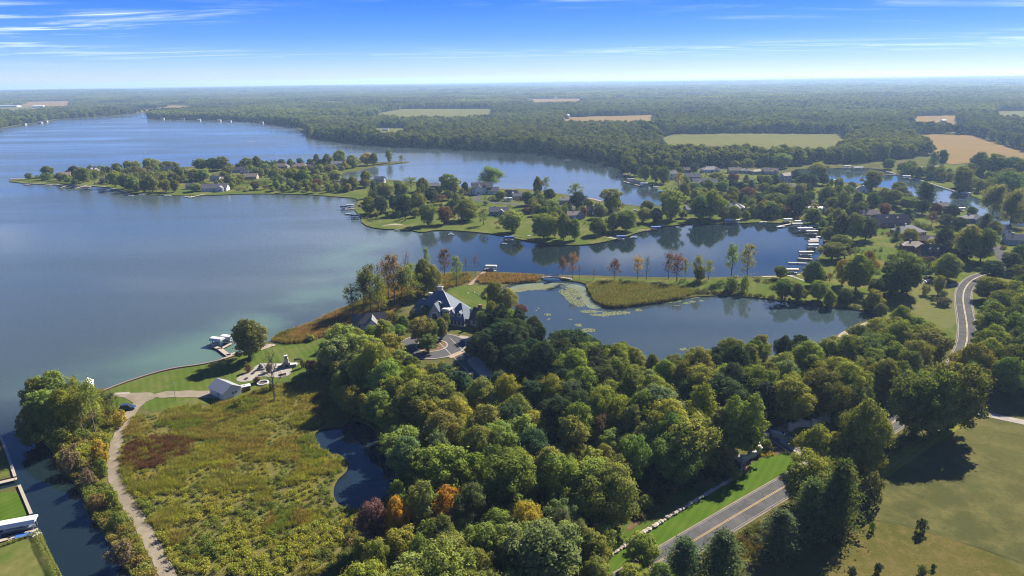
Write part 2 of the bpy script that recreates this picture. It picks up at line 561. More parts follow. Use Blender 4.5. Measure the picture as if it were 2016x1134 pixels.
def quads_mesh(name, V, Q, vary=None, mat=None):
    me = bpy.data.meshes.new(name)
    nv, nf = len(V), len(Q)
    me.vertices.add(nv)
    me.vertices.foreach_set('co', np.asarray(V, np.float32).ravel())
    me.loops.add(nf * 4)
    me.loops.foreach_set('vertex_index', np.asarray(Q, np.int32).ravel())
    me.polygons.add(nf)
    me.polygons.foreach_set('loop_start', np.arange(nf, dtype=np.int32) * 4)
    if vary is not None:
        a = me.attributes.new('vary', 'FLOAT', 'FACE')
        a.data.foreach_set('value', np.asarray(vary, np.float32))
    me.update(calc_edges=True)
    me.validate()
    if mat:
        me.materials.append(mat)
    return me

def sheet(name, poly, z, mat, kind='structure', label=None, cat=None, parent=None):
    """a flat polygon of ground cover"""
    pts = [Vector((p.x, p.y, z)) for p in poly]
    tris = tessellate_polygon([pts])
    me = bpy.data.meshes.new(name)
    me.from_pydata([tuple(p) for p in pts], [], [tuple(t) for t in tris])
    me.update()
    # faces up
    if me.polygons and sum(p.normal.z * p.area for p in me.polygons) < 0:
        me.flip_normals()
    me.materials.append(mat)
    o = link(name, me, parent)
    if parent is None:
        tag(o, label, cat, None, kind)
    return o

def strip_mesh(name, line, width, z, mat, offset=0.0):
    """a ribbon along a ground line"""
    vs, fs = [], []
    n = len(line)
    for i, p in enumerate(line):
        d = (line[min(i + 1, n - 1)] - line[max(i - 1, 0)])
        d.z = 0
        d.normalize()
        nn = Vector((-d.y, d.x, 0))
        w = width[i] if hasattr(width, '__len__') else width
        for sgn in (1, -1):
            q = p + nn * (offset + sgn * w / 2)
            vs.append((q.x, q.y, z))
    for i in range(n - 1):
        fs.append((2 * i, 2 * i + 1, 2 * i + 3, 2 * i + 2))
    me = bpy.data.meshes.new(name)
    me.from_pydata(vs, [], fs)
    me.update()
    if sum(p.normal.z for p in me.polygons) < 0:
        me.flip_normals()
    me.materials.append(mat)
    return me

def gline(px, z=LAND, n=2):
    return chaikin([P(x, y, z) for x, y in px], n, closed=False)

_tens = ['', '', 'twenty', 'thirty', 'forty', 'fifty', 'sixty', 'seventy', 'eighty', 'ninety']
_ones = 'first second third fourth fifth sixth seventh eighth ninth tenth eleventh twelfth thirteenth fourteenth fifteenth sixteenth seventeenth eighteenth nineteenth'.split()
_card = 'one two three four five six seven eight nine ten eleven twelve thirteen fourteen fifteen sixteen seventeen eighteen nineteen'.split()
def ordinal(n):
    if n <= 19:
        return _ones[n - 1]
    if n >= 100:
        h = ('' if n < 200 else 'two-') + 'hundred'
        return h + '-' + ordinal(n % 100) if n % 100 else h + 'th'
    t, o = divmod(n, 10)
    return _tens[t][:-1] + 'ieth' if o == 0 else _tens[t] + '-' + _ones[o - 1]

# ------------------------------------------------------------------ water outlines (traced) and the land around them
LAKE = [(-900,262),(-400,256),(0,253),(7,252),(52,244),(97,239),(104,235),(174,231),(208,229),(243,226),(285,222),(300,219),(368,217.5),(368,221),(300,223),(288,231),(292,234),(382,236),(444,237),(503,241),(538,244),(580,251),(604,262),(601,272),(642,276),(704,284),(767,289),(826,291),(912,294),(1000,299),(1072,303),(1100,309),(1149,314),(1169,319),(1200,325),(1235,334),(1225,341),(1229,349),(1250,355),(1275,365),(1292,372),(1300,380),(1312,395),(1302,407),(1248,406),(1223,402),(1187,397),(1154,391),(1100,382),(1092,380),(1030,372),(992,373),(922,369),(847,364),(778,355),(734,353),(710,356),(690,361),(665,357),(655,352),(672,341),(700,338),(729,330),(751,325.5),(806,320.5),(806,318.6),(773,318.3),(751,320),(690,318),(657,317),(609,322),(541,324),(456,326),(400,328),(300,331),(230,334),(160,338),(108,343),(60,350),(17,356),(20,359),(42,360),(62,361),(100,362.5),(117,361),(150,366),(198,365),(215,368),(231,372),(250,377),(267,380),(312,381),(350,383),(402,383),(445,380),(485,379),(520,379),(561,380),(598,380),(664,385),(700,388),(703,395),(700,404),(696,413),(709,427),(713,439),(730,446),(742,448),(767,443),(780,445),(805,449),(817,456),(830,456),(859,449),(888,447),(909,451),(947,454),(963,457),(980,458),(1005,464),(1021,468),(1056,472),(1083,479),(1135,480),(1177,476),(1194,471),(1229,464),(1260,453),(1300,445),(1325,439),(1354,437),(1400,437),(1427,436),(1459,436),(1471,433),(1500,434),(1514,432),(1546,434),(1578,438),(1605,441),(1616,447),(1614,454),(1620,466),(1621,478),(1623,496),(1607,511),(1600,525),(1580,538),(1555,542),(1500,545),(1400,548),(1300,548),(1200,545),(1110,543),(1060,541),(985,537),(945,536),(920,536),(870,538),(810,546),(760,561),(720,582),(700,599),(680,606),(663,611),(636,626),(596,643),(560,652),(535,667),(537,673),(510,684),(485,692),(440,709),(395,719),(345,725),(300,736),(240,756),(205,770),(150,762),(95,773),(70,795),(60,835),(75,862),(108,890),(122,925),(145,944),(158,967),(168,990),(179,1016),(202,1045),(223,1081),(259,1134),(310,1230),(180,1230),(118,1134),(90,1080),(76,1048),(72,1049),(-60,1095),(-60,1062),(58,1016),(63,1014),(60,1010),(40,960),(36,957),(-60,985),(-60,962),(26,942),(30,940),(12,885),(0,858),(-60,800),(-300,750),(-900,690)]
CANAL = [(1560,334),(1592,333),(1630,333),(1657,331),(1696,332),(1723,333),(1741,336),(1768,344),(1804,352),(1831,361),(1852,368),(1881,377),(1906,384),(1931,394),(1954,405),(1979,426),(1990,434),(2016,440),(2150,452),(2150,466),(2016,449),(1990,447),(1951,438),(1922,422),(1899,411),(1877,408),(1856,403),(1836,401),(1800,387),(1755,374),(1718,366),(1687,361),(1662,361),(1650,359),(1630,352),(1592,345),(1560,342)]
POND = [(991,562),(1035,557),(1058,557),(1070,549),(1072,536),(1098,536),(1100,549),(1112,553),(1153,558),(1155,570),(1164,588),(1187,604),(1202,608),(1236,606),(1305,596),(1344,590),(1357,586),(1400,584),(1421,582),(1475,586),(1525,591),(1575,598),(1640,606),(1700,612),(1730,622),(1728,630),(1690,636),(1650,660),(1632,670),(1560,695),(1450,715),(1340,735),(1240,730),(1140,705),(1060,680),(1000,640),(975,605),(968,585)]
POOL = [(610,866),(628,838),(662,826),(706,828),(738,844),(754,880),(766,910),(778,940),(780,965),(760,992),(712,1006),(664,1002),(648,976),(655,946),(684,926),(686,908),(662,896),(628,890)]
def ccw(p):
    a = sum(p[i].x * p[(i + 1) % len(p)].y - p[(i + 1) % len(p)].x * p[i].y for i in range(len(p)))
    return p if a > 0 else p[::-1]
W_LAKE, W_CANAL, W_POND, W_POOL = (ccw(gpoly(k, 0.0)) for k in (LAKE, CANAL, POND, POOL))
WATERS = [W_LAKE, W_CANAL, W_POND, W_POOL]

def on_water(xy, margin=0):
    r_ = np.zeros(len(xy), bool)
    for w in WATERS:
        r_ |= inside(w, xy)
    return r_

def build_ground():
    verts, faces = [], []
    BX0, BX1, BY0, BY1 = -17000, 17000, -1500, 19000
    outer = [Vector((BX0, BY0)), Vector((BX1, BY0)), Vector((BX1, BY1)), Vector((BX0, BY1))]
    def addface(pts):
        k = len(verts)
        verts.extend([Vector((p.x, p.y)) for p in pts])
        faces.append(list(range(k, k + len(pts))))
    addface(outer)
    for w in WATERS:
        addface(w)
    g = []
    for r_ in (3600, 4600, 5800, 7200, 9000, 11200, 14000, 17000):
        for a in np.linspace(-58, 58, 60):
            x, y = r_ * math.sin(R(a)), r_ * math.cos(R(a))
            if BX0 < x < BX1 and BY0 < y < BY1:
                g.append(Vector((x, y)))
    verts.extend(g)
    vo, eo, fo, ov, oe, of = delaunay_2d_cdt(verts, [], faces, 0, 0.01)
    keep = [f for f, o in zip(fo, of) if o and not any(k > 0 for k in o)]
    v3 = [(p.x, p.y, hill(p.x, p.y)) for p in vo]
    # sloping banks down under the water
    kv = len(v3)
    from collections import Counter
    cnt = Counter()
    for f in keep:
        for a, b in zip(f, list(f[1:]) + [f[0]]):
            cnt[(min(a, b), max(a, b))] += 1
    dirs = {}
    for f in keep:
        for a, b in zip(f, list(f[1:]) + [f[0]]):
            if cnt[(min(a, b), max(a, b))] == 1:
                pa, pb = vo[a], vo[b]
                d = Vector((pb.x - pa.x, pb.y - pa.y))
                if d.length < 1e-6 or abs(pa.x) > 16000 or pa.y < -1000 or pa.y > 18000:
                    continue
                nrm = Vector((d.y, -d.x)).normalized()      # outwards of the land for ccw faces
                k = len(v3)
                v3.append((pa.x + nrm.x * 0.7, pa.y + nrm.y * 0.7, -0.6))
                v3.append((pb.x + nrm.x * 0.7, pb.y + nrm.y * 0.7, -0.6))
                dirs.setdefault((a, b), (a, k, k + 1, b))
    keep = [tuple(f) for f in keep] + [tuple(f) for f in dirs.values()]
    me = bpy.data.meshes.new('ground')
    me.from_pydata(v3, [], keep)
    me.update()
    up = [p for p in me.polygons if p.normal.z > 0.5]
    if len(up) < len(me.polygons) * 0.3:
        me.flip_normals()
    me.materials.append(M['ground'])
    return tag(link('ground', me), 'flat green and brown land around the lake to the horizon', 'ground', None, 'structure')
build_ground()

def build_water():
    # the lake: a grid fine near the camera, carrying how shallow the water is
    xs = np.concatenate([np.linspace(-6000, -420, 12), np.linspace(-400, 330, 147), np.linspace(360, 2200, 12)])
    ys = np.concatenate([np.linspace(20, 690, 135), np.linspace(720, 4200, 16)])
    X, Y = np.meshgrid(xs, ys)
    V = np.stack([X.ravel(), Y.ravel(), np.zeros(X.size)], 1)
    nx, ny = len(xs), len(ys)
    idx = np.arange(nx * ny).reshape(ny, nx)
    Q = np.stack([idx[:-1, :-1].ravel(), idx[:-1, 1:].ravel(), idx[1:, 1:].ravel(), idx[1:, :-1].ravel()], 1)
    me = quads_mesh('lake', V, Q, None, M['lake'])
    d = dist_to_line(W_LAKE, V[:, :2])
    shelf = chaikin([P(x, y, 0) for x, y in [(205,765),(240,752),(345,722),(440,705),(530,668),(600,641),(690,600),(720,575)]], 2, False)
    d2 = dist_to_line(shelf, V[:, :2], False)
    bar = chaikin([P(x, y, 0) for x, y in [(420,700),(520,650),(640,590),(700,535),(690,500),(760,470)]], 2, False)
    d3 = dist_to_line(bar, V[:, :2], False)
    s = 0.9 * np.exp(-(d2 / 26) ** 1.5) + 0.85 * np.exp(-(d3 / 24) ** 2) + 0.35 * np.exp(-d / 5)
    s = np.clip(s, 0, 1) * (V[:, 1] > 205)
    a = me.attributes.new('shoal', 'FLOAT', 'POINT')
    a.data.foreach_set('value', s.astype(np.float32))
    tag(link('lake', me), 'broad blue lake with pale shallows along the near shore', 'lake', None, 'structure')
build_water()
sheet('pond', chaikin([P(x, y, 0) for x, y in [(950,548),(1068,548),(1072,545),(1098,545),(1102,548),(1400,560),(1760,605),(1760,690),(1340,745),(1100,745),(950,640)]], 0), 0.03, M['pond'], label='still pond with lily pads behind the causeway', cat='pond')
sheet('canal', [P(x, y, 0) for x, y in [(1540,325),(1740,325),(2160,440),(2160,475),(1540,360)]], 0.03, M['pond'], label='narrow canal winding behind the houses', cat='canal')
sheet('small_pond', [P(x, y, 0) for x, y in [(600,825),(790,825),(800,1010),(600,1010)]], 0.03, M['pool'], label='small dark pond at the edge of the wood', cat='pond')

# ------------------------------------------------------------------ ground cover: lawns, fields, roads
Z1, Z2, Z3, Z4 = LAND + 0.04, LAND + 0.08, LAND + 0.12, LAND + 0.16
def lawn(px, label, mat='lawn', z=Z1, n=2, name='lawn', cat='lawn'):
    return sheet(name, gpoly(px, LAND, n), z, M[mat], label=label, cat=cat)

ESTATE_LAWN = [(208,769),(242,757),(302,738),(347,727),(440,711),(487,694),(520,684),(545,676),(580,679),(625,670),(665,657),(694,650),(700,690),(655,715),(640,740),(600,747),(545,757),(505,762),(478,780),(428,795),(350,800),(290,815),(275,790),(240,778)]
lawn(ESTATE_LAWN, 'mown lawn sloping to the seawall by the patio', 'estate')
lawn([(862,580),(880,570),(905,563),(950,561),(985,574),(978,595),(955,640),(915,660),(890,655),(915,640),(905,600),(880,590)], 'bright mown lawn behind the slate-roofed house', 'estate')
lawn([(225,782),(250,781),(260,792),(255,805),(225,806),(215,795)], 'small lawn oval inside the gravel turning', 'estate')
# neighbours across the channel
lawn([(-60,812),(0,861),(11,888),(28,938),(-60,958)], 'shaded lawn ending at the channel seawall')
lawn([(-60,988),(34,960),(58,1008),(55,1014),(-60,1058)], 'square lawn between two boat slips', 'lush')
lawn([(-60,1098),(72,1052),(87,1082),(114,1134),(150,1200),(-60,1200)], 'lawn edged by a clipped hedge beside the channel')
# long peninsula, bay shore, neighbourhood
lawn([(22,357),(60,351),(108,345),(160,340),(300,333),(456,328),(541,326),(609,324),(657,319),(690,321),(740,322.5),(722,330),(690,337),(668,342),(652,352),(665,359),(690,363),(712,357),(735,356),(778,358),(847,366),(922,371),(992,376),(1092,383),(1154,394),(1223,405),(1302,410),(1316,396),(1300,376),(1275,362),(1250,352),(1232,345),(1240,338),(1300,336),(1400,334),(1560,345),(1640,362),(1720,370),(1800,392),(1900,416),(1990,450),(2100,465),(2100,620),(1930,620),(1900,700),(1760,640),(1740,620),(1640,600),(1575,594),(1525,587),(1475,582),(1421,578),(1380,570),(1300,562),(1160,555),(1112,548),(1115,545),(1300,551),(1400,551),(1555,545),(1580,541),(1605,527),(1612,511),(1627,496),(1625,478),(1620,454),(1605,444),(1578,441),(1500,437),(1460,439),(1400,440),(1325,442),(1260,456),(1229,467),(1177,479),(1135,482.5),(1083,481.5),(1021,471),(980,461),(909,454),(859,452),(830,458),(805,452),(742,450.5),(713,441),(709,427),(699,413),(706,398),(703,390),(664,387),(598,382),(485,381),(402,385),(350,385),(267,382),(231,374),(198,367),(117,363),(60,362.5)], 'house lawns along the peninsula and the bay', n=1)
lawn([(1745,338),(1768,342),(1804,350),(1852,366),(1906,382),(1954,403),(1985,424),(2100,440),(2100,330),(1900,322),(1760,326)], 'green lawns on the far bank of the canal', n=1)
# causeway rough grass and reed beds
lawn([(950,541),(985,540),(1062,544),(1064,552),(1030,555),(990,559),(960,560),(935,556)], 'rusty marsh grass beside the boardwalk', 'marsh', Z2, name='reed_bed', cat='reed bed')
REEDS = [(1157,560),(1200,556),(1300,562),(1372,572),(1352,586),(1305,594),(1236,604),(1202,606),(1187,602),(1166,587)]
lawn(REEDS, 'reed bed filling the pond corner by the causeway', 'marsh', Z2, name='reed_bed', cat='reed bed')
SHORE_REEDS = [(538,668),(562,653),(598,644),(638,627),(664,612),(682,607),(702,600),(722,584),(762,563),(812,549),(872,541),(930,541),(925,556),(870,570),(830,580),(790,600),(755,628),(700,648),(660,655),(625,667),(580,677),(548,675)]
lawn(SHORE_REEDS, 'reedy strip of brown grass along the lake shore', 'marsh', Z2, name='reed_bed', cat='reed bed')
MARSH = [(290,818),(350,803),(430,798),(480,783),(510,766),(600,750),(645,745),(700,790),(690,840),(628,842),(612,868),(640,888),(668,893),(686,910),(684,928),(660,948),(655,978),(672,1000),(720,1010),(740,1134),(345,1134),(325,1090),(300,1040),(275,1000),(250,965),(238,930),(236,890),(248,845),(268,815)]
lawn(MARSH, 'wild wet meadow of tall grass and low shrubs', 'marsh', Z1, name='meadow', cat='meadow')
SPITVEG = [(160,766),(215,775),(215,800),(240,815),(225,850),(210,880),(207,915),(215,950),(232,980),(255,1010),(275,1050),(290,1090),(318,1134),(345,1200),(290,1200),(262,1134),(226,1080),(205,1044),(182,1015),(171,989),(161,966),(148,943),(125,924),(111,889),(80,860),(66,835),(76,797),(98,777)]
lawn(SPITVEG, 'weedy bank of shrubs between channel and gravel track', 'marsh', Z1, name='meadow', cat='meadow')
# right-hand fields by the road
FIELD = [(1890,812),(1950,826),(2150,868),(2150,1250),(1990,1110),(1900,1075),(1800,1045),(1700,1022),(1690,960),(1740,905),(1830,850)]
lawn(FIELD, 'mown hay field beside the country road', 'hayfield', Z1, name='hay_field', cat='field')
MEADOW = [(1690,1012),(1800,1040),(1900,1070),(1990,1105),(2150,1240),(2150,1300),(1380,1300),(1300,1180),(1400,1110),(1520,1030),(1590,985),(1640,960),(1690,950)]
lawn(MEADOW, 'rough dry meadow with young bushes below the mown field', 'meadow', Z2, name='meadow', cat='meadow')
lawn([(1950,800),(2016,795),(2150,800),(2150,850),(2016,820)], 'grass verge above the farm track', 'lawn', Z1)
# verge between wood and road
VERGE = [(1100,1180),(1185,1105),(1250,1062),(1320,1017),(1400,968),(1440,946),(1458,930),(1475,912),(1520,895),(1560,886),(1580,905),(1590,912),(1556,932),(1500,962),(1400,1018),(1306,1073),(1200,1140),(1150,1180)]
lawn(VERGE, 'bright watered lawn between boulder wall and road', 'lush', Z2)
lawn([(1090,1170),(1182,1100),(1250,1058),(1320,1013),(1400,964),(1440,942),(1452,925),(1440,905),(1380,930),(1300,955),(1270,1000),(1200,1060),(1120,1130)], 'thin grass strip between boulder wall and wood', 'lawn', Z1)
lawn([(1780,560),(1840,545),(1880,570),(1885,610),(1880,650),(1840,640),(1800,620),(1775,600)], 'rough field beside the curving road', 'pasture', Z2)

FIELDS = []
def field(px, mat, label, hull=True):
    # the trees in front hide each field's near edge: it lies where their tops are seen against it
    both = [P(x, y, LAND) for x, y in px] + [P(x, y, 15.0) for x, y in px]
    from mathutils.geometry import convex_hull_2d
    p = [both[i] for i in convex_hull_2d([Vector((q.x, q.y)) for q in both])] if hull else both[:len(px)]
    FIELDS.append(p)
    me = bpy.data.meshes.new('field')
    z = 0.3 + 0.06 * len(FIELDS)
    pts = [Vector((q.x, q.y, hill(q.x, q.y) + z)) for q in p]
    me.from_pydata([tuple(q) for q in pts], [], [tuple(t) for t in tessellate_polygon([[Vector((q.x, q.y, 0)) for q in pts]])])
    me.update()
    if sum(f.normal.z for f in me.polygons) < 0:
        me.flip_normals()
    me.materials.append(M[mat])
    tag(link('field', me), label, 'field', None, 'structure')
field([(1300,272),(1330,264),(1500,262),(1655,263.5),(1668,276),(1640,290),(1560,292),(1450,292),(1320,290)], 'pasture', 'long pale green field behind the first belt of trees')
field([(1778,266),(1860,263.5),(1915,266),(2016,297),(2130,330),(2130,345),(1900,322),(1870,325),(1845,310),(1810,290)], 'crop', 'golden crop field beyond the canal houses', False)
field([(1930,269),(2030,268),(2130,275),(2130,322),(2016,293)], 'pasture', 'green field beyond the hedge of the golden crop', False)
field([(1860,245),(1902,245),(1904,262.5),(1862,262.5)], 'pasture', 'small green field between two dark woods', False)
field([(1798,229),(1885,227),(1885,240),(1798,240)], 'crop', 'small golden field with trees standing in it')
field([(1958,219),(2130,217),(2130,227),(1965,229)], 'pasture', 'pale field far off below the horizon')
field([(745,223),(794,214.5),(970,214.5),(970,225),(880,229),(790,230)], 'pasture', 'wide pale field beyond the lake woods')
field([(1105,233),(1121,231),(1290,226.5),(1285,237),(1149,240.5),(1115,239)], 'crop', 'tan field beside the white farm buildings')
field([(1028,195.5),(1148,194),(1148,200.5),(1040,202)], 'crop', 'thin tan field far off in the woods')
field([(735,253),(800,254),(800,262),(735,261)], 'pasture', 'small lawn clearing with a white house in the woods')
field([(42,201.5),(148,199.5),(148,207.5),(42,209)], 'crop', 'pale tan field behind the long white greenhouses')
field([(165,230.5),(180,222),(278,219.5),(333,208.5),(412,210),(412,217),(300,218),(282,221.5),(243,225),(208,228)], 'crop', 'marshy tan flat at the head of the lake', False)
field([(-400,209),(42,209.5),(90,210),(90,215.5),(-400,217)], 'pasture', 'green plot around the long white greenhouses')

# --- roads
ROAD_PX = [(1040,1260),(1160,1190),(1262,1128),(1360,1069),(1461,1008),(1561,949),(1640,904),(1700,869),(1762,830),(1822,788),(1868,742),(1895,702),(1905,668),(1904,640),(1899,612),(1895,588),(1899,567),(1916,549),(1945,539),(1985,531),(2060,520),(2150,512)]
ROAD = gline(ROAD_PX, LAND, 3)
tag(link('road', strip_mesh('road', ROAD, 6.5, Z4, M['asphalt'])), 'grey two-lane country road with a double yellow line', 'road', None, 'structure')
tag(link('road_shoulder', strip_mesh('road_shoulder', ROAD, 7.3, Z4 - 0.03, M['gravel'])), 'thin gravel shoulder along the country road', 'road shoulder', None, 'structure')
rd = bpy.data.objects['road']
for off in (-0.16, 0.16):
    link('centre_line', strip_mesh('centre_line', ROAD, 0.12, Z4 + 0.02, M['yellow'], off), rd)
for off in (-2.95, 2.95):
    link('edge_line', strip_mesh('edge_line', ROAD, 0.08, Z4 + 0.02, M['whitepaint'], off), rd)

GRAVEL = gline([(432,779),(400,776),(350,776),(305,778),(280,788),(262,806),(245,832),(232,862),(225,890),(222,915),(226,942),(238,968),(256,998),(275,1027),(292,1058),(310,1095),(335,1140),(370,1210)])
n = len(GRAVEL)
wid = [(5.0 if i < n * 0.18 else 3.5 - 0.6 * i / n) * (1 + .10 * math.sin(i * 1.7)) for i in range(n)]
tag(link('gravel_track', strip_mesh('gravel_track', GRAVEL, wid, Z3, M['gravel'])), 'pale gravel track running along the channel bank', 'track', None, 'structure')
sheet('gravel_turning', gpoly([(200,778),(208,772),(235,774),(270,774),(300,772),(310,783),(285,792),(268,800),(258,790),(240,781),(215,782)]), Z3 - 0.015, M['gravel'], label='gravel turning area by the seawall', cat='track')
sheet('track', gpoly([(200,777),(225,774),(256,772),(256,776),(215,779)], LAND, 0), Z3 + 0.01, M['concrete'], label='concrete apron at the end of the seawall', cat='apron')

DRIVE = gline([(873,668),(905,700),(928,722),(950,745),(1000,780),(1100,815),(1250,835),(1400,838),(1480,842),(1525,858),(1562,882),(1590,904),(1612,918)])
tag(link('driveway', strip_mesh('driveway', DRIVE, 5.2, Z2 + 0.01, M['newasphalt'])), 'asphalt driveway from the stone gate through the wood', 'driveway', None, 'structure')
drv = bpy.data.objects['driveway']
for off in (-2.75, 2.75):
    link('kerb', strip_mesh('kerb', DRIVE, 0.35, Z3 + 0.05, M['concrete'], off), drv)
RC = P(850, 681)
def ring(r0, r1, k=56):
    vs, fs = [], []
    for i in range(k):
        a = 2 * math.pi * i / k
        for r_ in (r0, r1):
            vs.append((RC.x + r_ * math.cos(a), RC.y + r_ * math.sin(a)))
    return vs
def ring_mesh(name, r0, r1, z, mat, k=56):
    v = [(x, y, z) for x, y in ring(r0, r1, k)]
    f = [(2 * i, 2 * i + 1, (2 * i + 3) % (2 * k), (2 * i + 2) % (2 * k)) for i in range(k)]
    me = bpy.data.meshes.new(name)
    me.from_pydata(v, [], f)
    me.update()
    if me.polygons[0].normal.z < 0:
        me.flip_normals()
    me.materials.append(mat)
    return me
tag(link('driveway_loop', ring_mesh('driveway_loop', 6.3, 13.2, Z3, M['newasphalt'])), 'grey asphalt turning loop in front of the slate-roofed house', 'driveway', None, 'structure')
lp = bpy.data.objects['driveway_loop']
link('inner_kerb', ring_mesh('inner_kerb', 5.8, 6.4, Z3 + 0.09, M['concrete']), lp)
link('outer_kerb', ring_mesh('outer_kerb', 13.1, 13.65, Z3 + 0.09, M['concrete']), lp)
sheet('planting_bed', [Vector((RC.x + 5.9 * math.cos(a), RC.y + 5.9 * math.sin(a), 0)) for a in np.linspace(0, 6.2, 30)], Z3 + 0.02, M['mulch'], label='mulched planting bed inside the turning loop', cat='planting bed')
sheet('paver_band', gpoly([(880,702),(905,692),(914,695),(888,706)], LAND, 0), Z4, M['paver'], label='band of red pavers across the driveway', cat='paving')
sheet('parking_pad', gpoly([(915,710),(935,700),(955,715),(975,738),(950,745),(935,730)], LAND, 1), Z3 + 0.03, M['concrete'], label='pale parking pad beside the driveway', cat='paving')
sheet('walk', gpoly([(900,660),(925,663),(930,672),(915,675)], LAND, 1), Z3 + 0.03, M['concrete'], label='pale walk from the loop to the white cottage', cat='path')
# gate apron of pavers
sheet('gate_apron', gpoly([(1530,868),(1548,858),(1580,868),(1610,880),(1640,897),(1622,920),(1590,912),(1570,895),(1552,882)], LAND, 1), Z3 + 0.02, M['concrete'], label='pale concrete apron between road and stone gate', cat='paving')
sheet('gate_pavers', gpoly([(1510,850),(1530,840),(1560,832),(1582,838),(1552,852),(1534,868)], LAND, 1), Z3 + 0.05, M['paver'], label='red paver court inside the stone gate', cat='paving')
FARM = gline([(1838,782),(1870,792),(1900,806),(1950,818),(2016,832),(2150,860)])
tag(link('farm_track', strip_mesh('farm_track', FARM, 3.6, Z3, M['concrete'])), 'pale farm track leaving the road past the hay field', 'track', None, 'structure')
for px, w, lb in [([(700,352),(640,362),(560,356),(500,352),(420,352),(330,353),(250,350),(150,352)], 5, 'narrow street along the long peninsula'),
              ([(884,382),(915,378),(945,386),(932,395),(985,400),(1030,404),(1090,402),(1150,414),(1230,420),(1320,415),(1420,402),(1520,396),(1600,398),(1700,404),(1800,420),(1870,430),(1935,455),(1968,500),(1990,530)], 6, 'grey street through the lakeside houses'),
              ([(1330,360),(1400,350),(1480,352),(1560,358),(1600,398)], 5.5, 'side street towards the upper bay'),
              ([(1795,555),(1835,553),(1880,562)], 6, 'concrete driveway joining the curving road'),
              ([(1730,345),(1800,342),(1870,352),(1960,380),(2050,400)], 5.5, 'street behind the canal houses'),
              ([(1830,425),(1860,432),(1885,440),(1910,452)], 6, 'pale driveway beside the brown houses')]:
    tag(link('street', strip_mesh('street', gline(px), w, Z3, M['asphalt' if 'street' in lb else 'concrete'])), lb, 'street', None, 'structure')

# ------------------------------------------------------------------ trees: crowns of leaf-sized faces on real limbs
def leaf_quads(C, Nrm, size, aspect=0.62):
    """quads at centres C, facing Nrm, random turn"""
    n = len(C)
    rnd = rng.normal(size=(n, 3))
    T = np.cross(Nrm, rnd)
    T /= np.linalg.norm(T, axis=1)[:, None] + 1e-9
    B = np.cross(Nrm, T)
    s = np.asarray(size).reshape(-1, 1) * np.ones((n, 1))
    a = T * s * 0.5
    b = B * s * 0.5 * aspect
    V = np.stack([C - a, C - b * 1.1, C + a, C + b * 1.1], 1).reshape(-1, 3)
    Q = np.arange(n * 4).reshape(n, 4)
    return V, Q

def unit(n):
    v = rng.normal(size=(n, 3))
    return v / np.linalg.norm(v, axis=1)[:, None]

def crown_lobes(lobes, dens, lsize, up=0.45, spread=0.85, cull=0.72, sprig=0.2):
    """leaves over the surfaces of many small lobes"""
    L = np.array([(*c, r) for c, r in lobes])
    Cs, Ns = [], []
    for i, (x, y, z, r) in enumerate(L):
        n = int(dens * 4 * math.pi * r * r)
        d = unit(n)
        rad = r * (0.72 + 0.36 * rng.random(n) + (rng.random(n) < sprig) * rng.random(n) * 0.6)
        p = np.array((x, y, z)) + d * rad[:, None] * np.array((1, 1, 0.85))
        keep = np.ones(n, bool)
        for j in range(len(L)):
            if j != i:
                keep &= ((p - L[j, :3]) ** 2).sum(1) > (L[j, 3] * cull) ** 2
        keep &= ~((d[:, 2] < -0.55) & (rng.random(n) < 0.5))
        Cs.append(p[keep])
        nn = d[keep] + rng.normal(size=(keep.sum(), 3)) * spread * 0.5
        nn[:, 2] += up
        Ns.append(nn / np.linalg.norm(nn, axis=1)[:, None])
    C = np.concatenate(Cs)
    Nn = np.concatenate(Ns)
    s = lsize * (0.65 + 0.75 * rng.random(len(C)))
    return C, Nn, s

def vary_for(C, scale=1.7):
    """leaf colour: clumps a little lighter or darker, each leaf its own"""
    ph = rng.random(6) * 6.28
    q = C / scale
    v = 0.5 + 0.16 * (np.sin(q[:, 0] + ph[0]) * np.sin(q[:, 1] + ph[1]) + np.sin(q[:, 2] * 1.3 + ph[2]) * np.sin(q[:, 0] * 0.7 + ph[3])) + rng.normal(size=len(C)) * 0.20
    return np.clip(v, 0, 1)

def trunk_mb(h_first, h_top, r0, limbs, bend=0.3, n=6):
    mb = MB()
    b = [Vector((0, 0, -0.3))]
    x = y = 0.0
    for k in range(1, 5):
        x += random.uniform(-bend, bend) * 0.5
        y += random.uniform(-bend, bend) * 0.5
        b.append(Vector((x, y, h_top * k / 4)))
    mb.tube(b, [r0 * 1.25, r0 * 0.9, r0 * 0.7, r0 * 0.45, r0 * 0.15], n)
    for t in limbs:
        t = Vector(t)
        z0 = h_first + random.random() * (h_top * 0.75 - h_first) * 0.7
        k = z0 / h_top * 4
        i = min(int(k), 3)
        s = b[i].lerp(b[i + 1], k - i) if i > 0 else Vector((0, 0, z0))
        mid = s.lerp(t, 0.5) + Vector((0, 0, 0.25 * (t - s).length * 0.5))
        mb.tube([s, mid, t], [r0 * 0.42, r0 * 0.26, r0 * 0.08], 5)
    return mb

PROTO = {}
def reg(style, crown, trunk, h, w):
    PROTO.setdefault(style, []).append((crown, trunk, h, w))

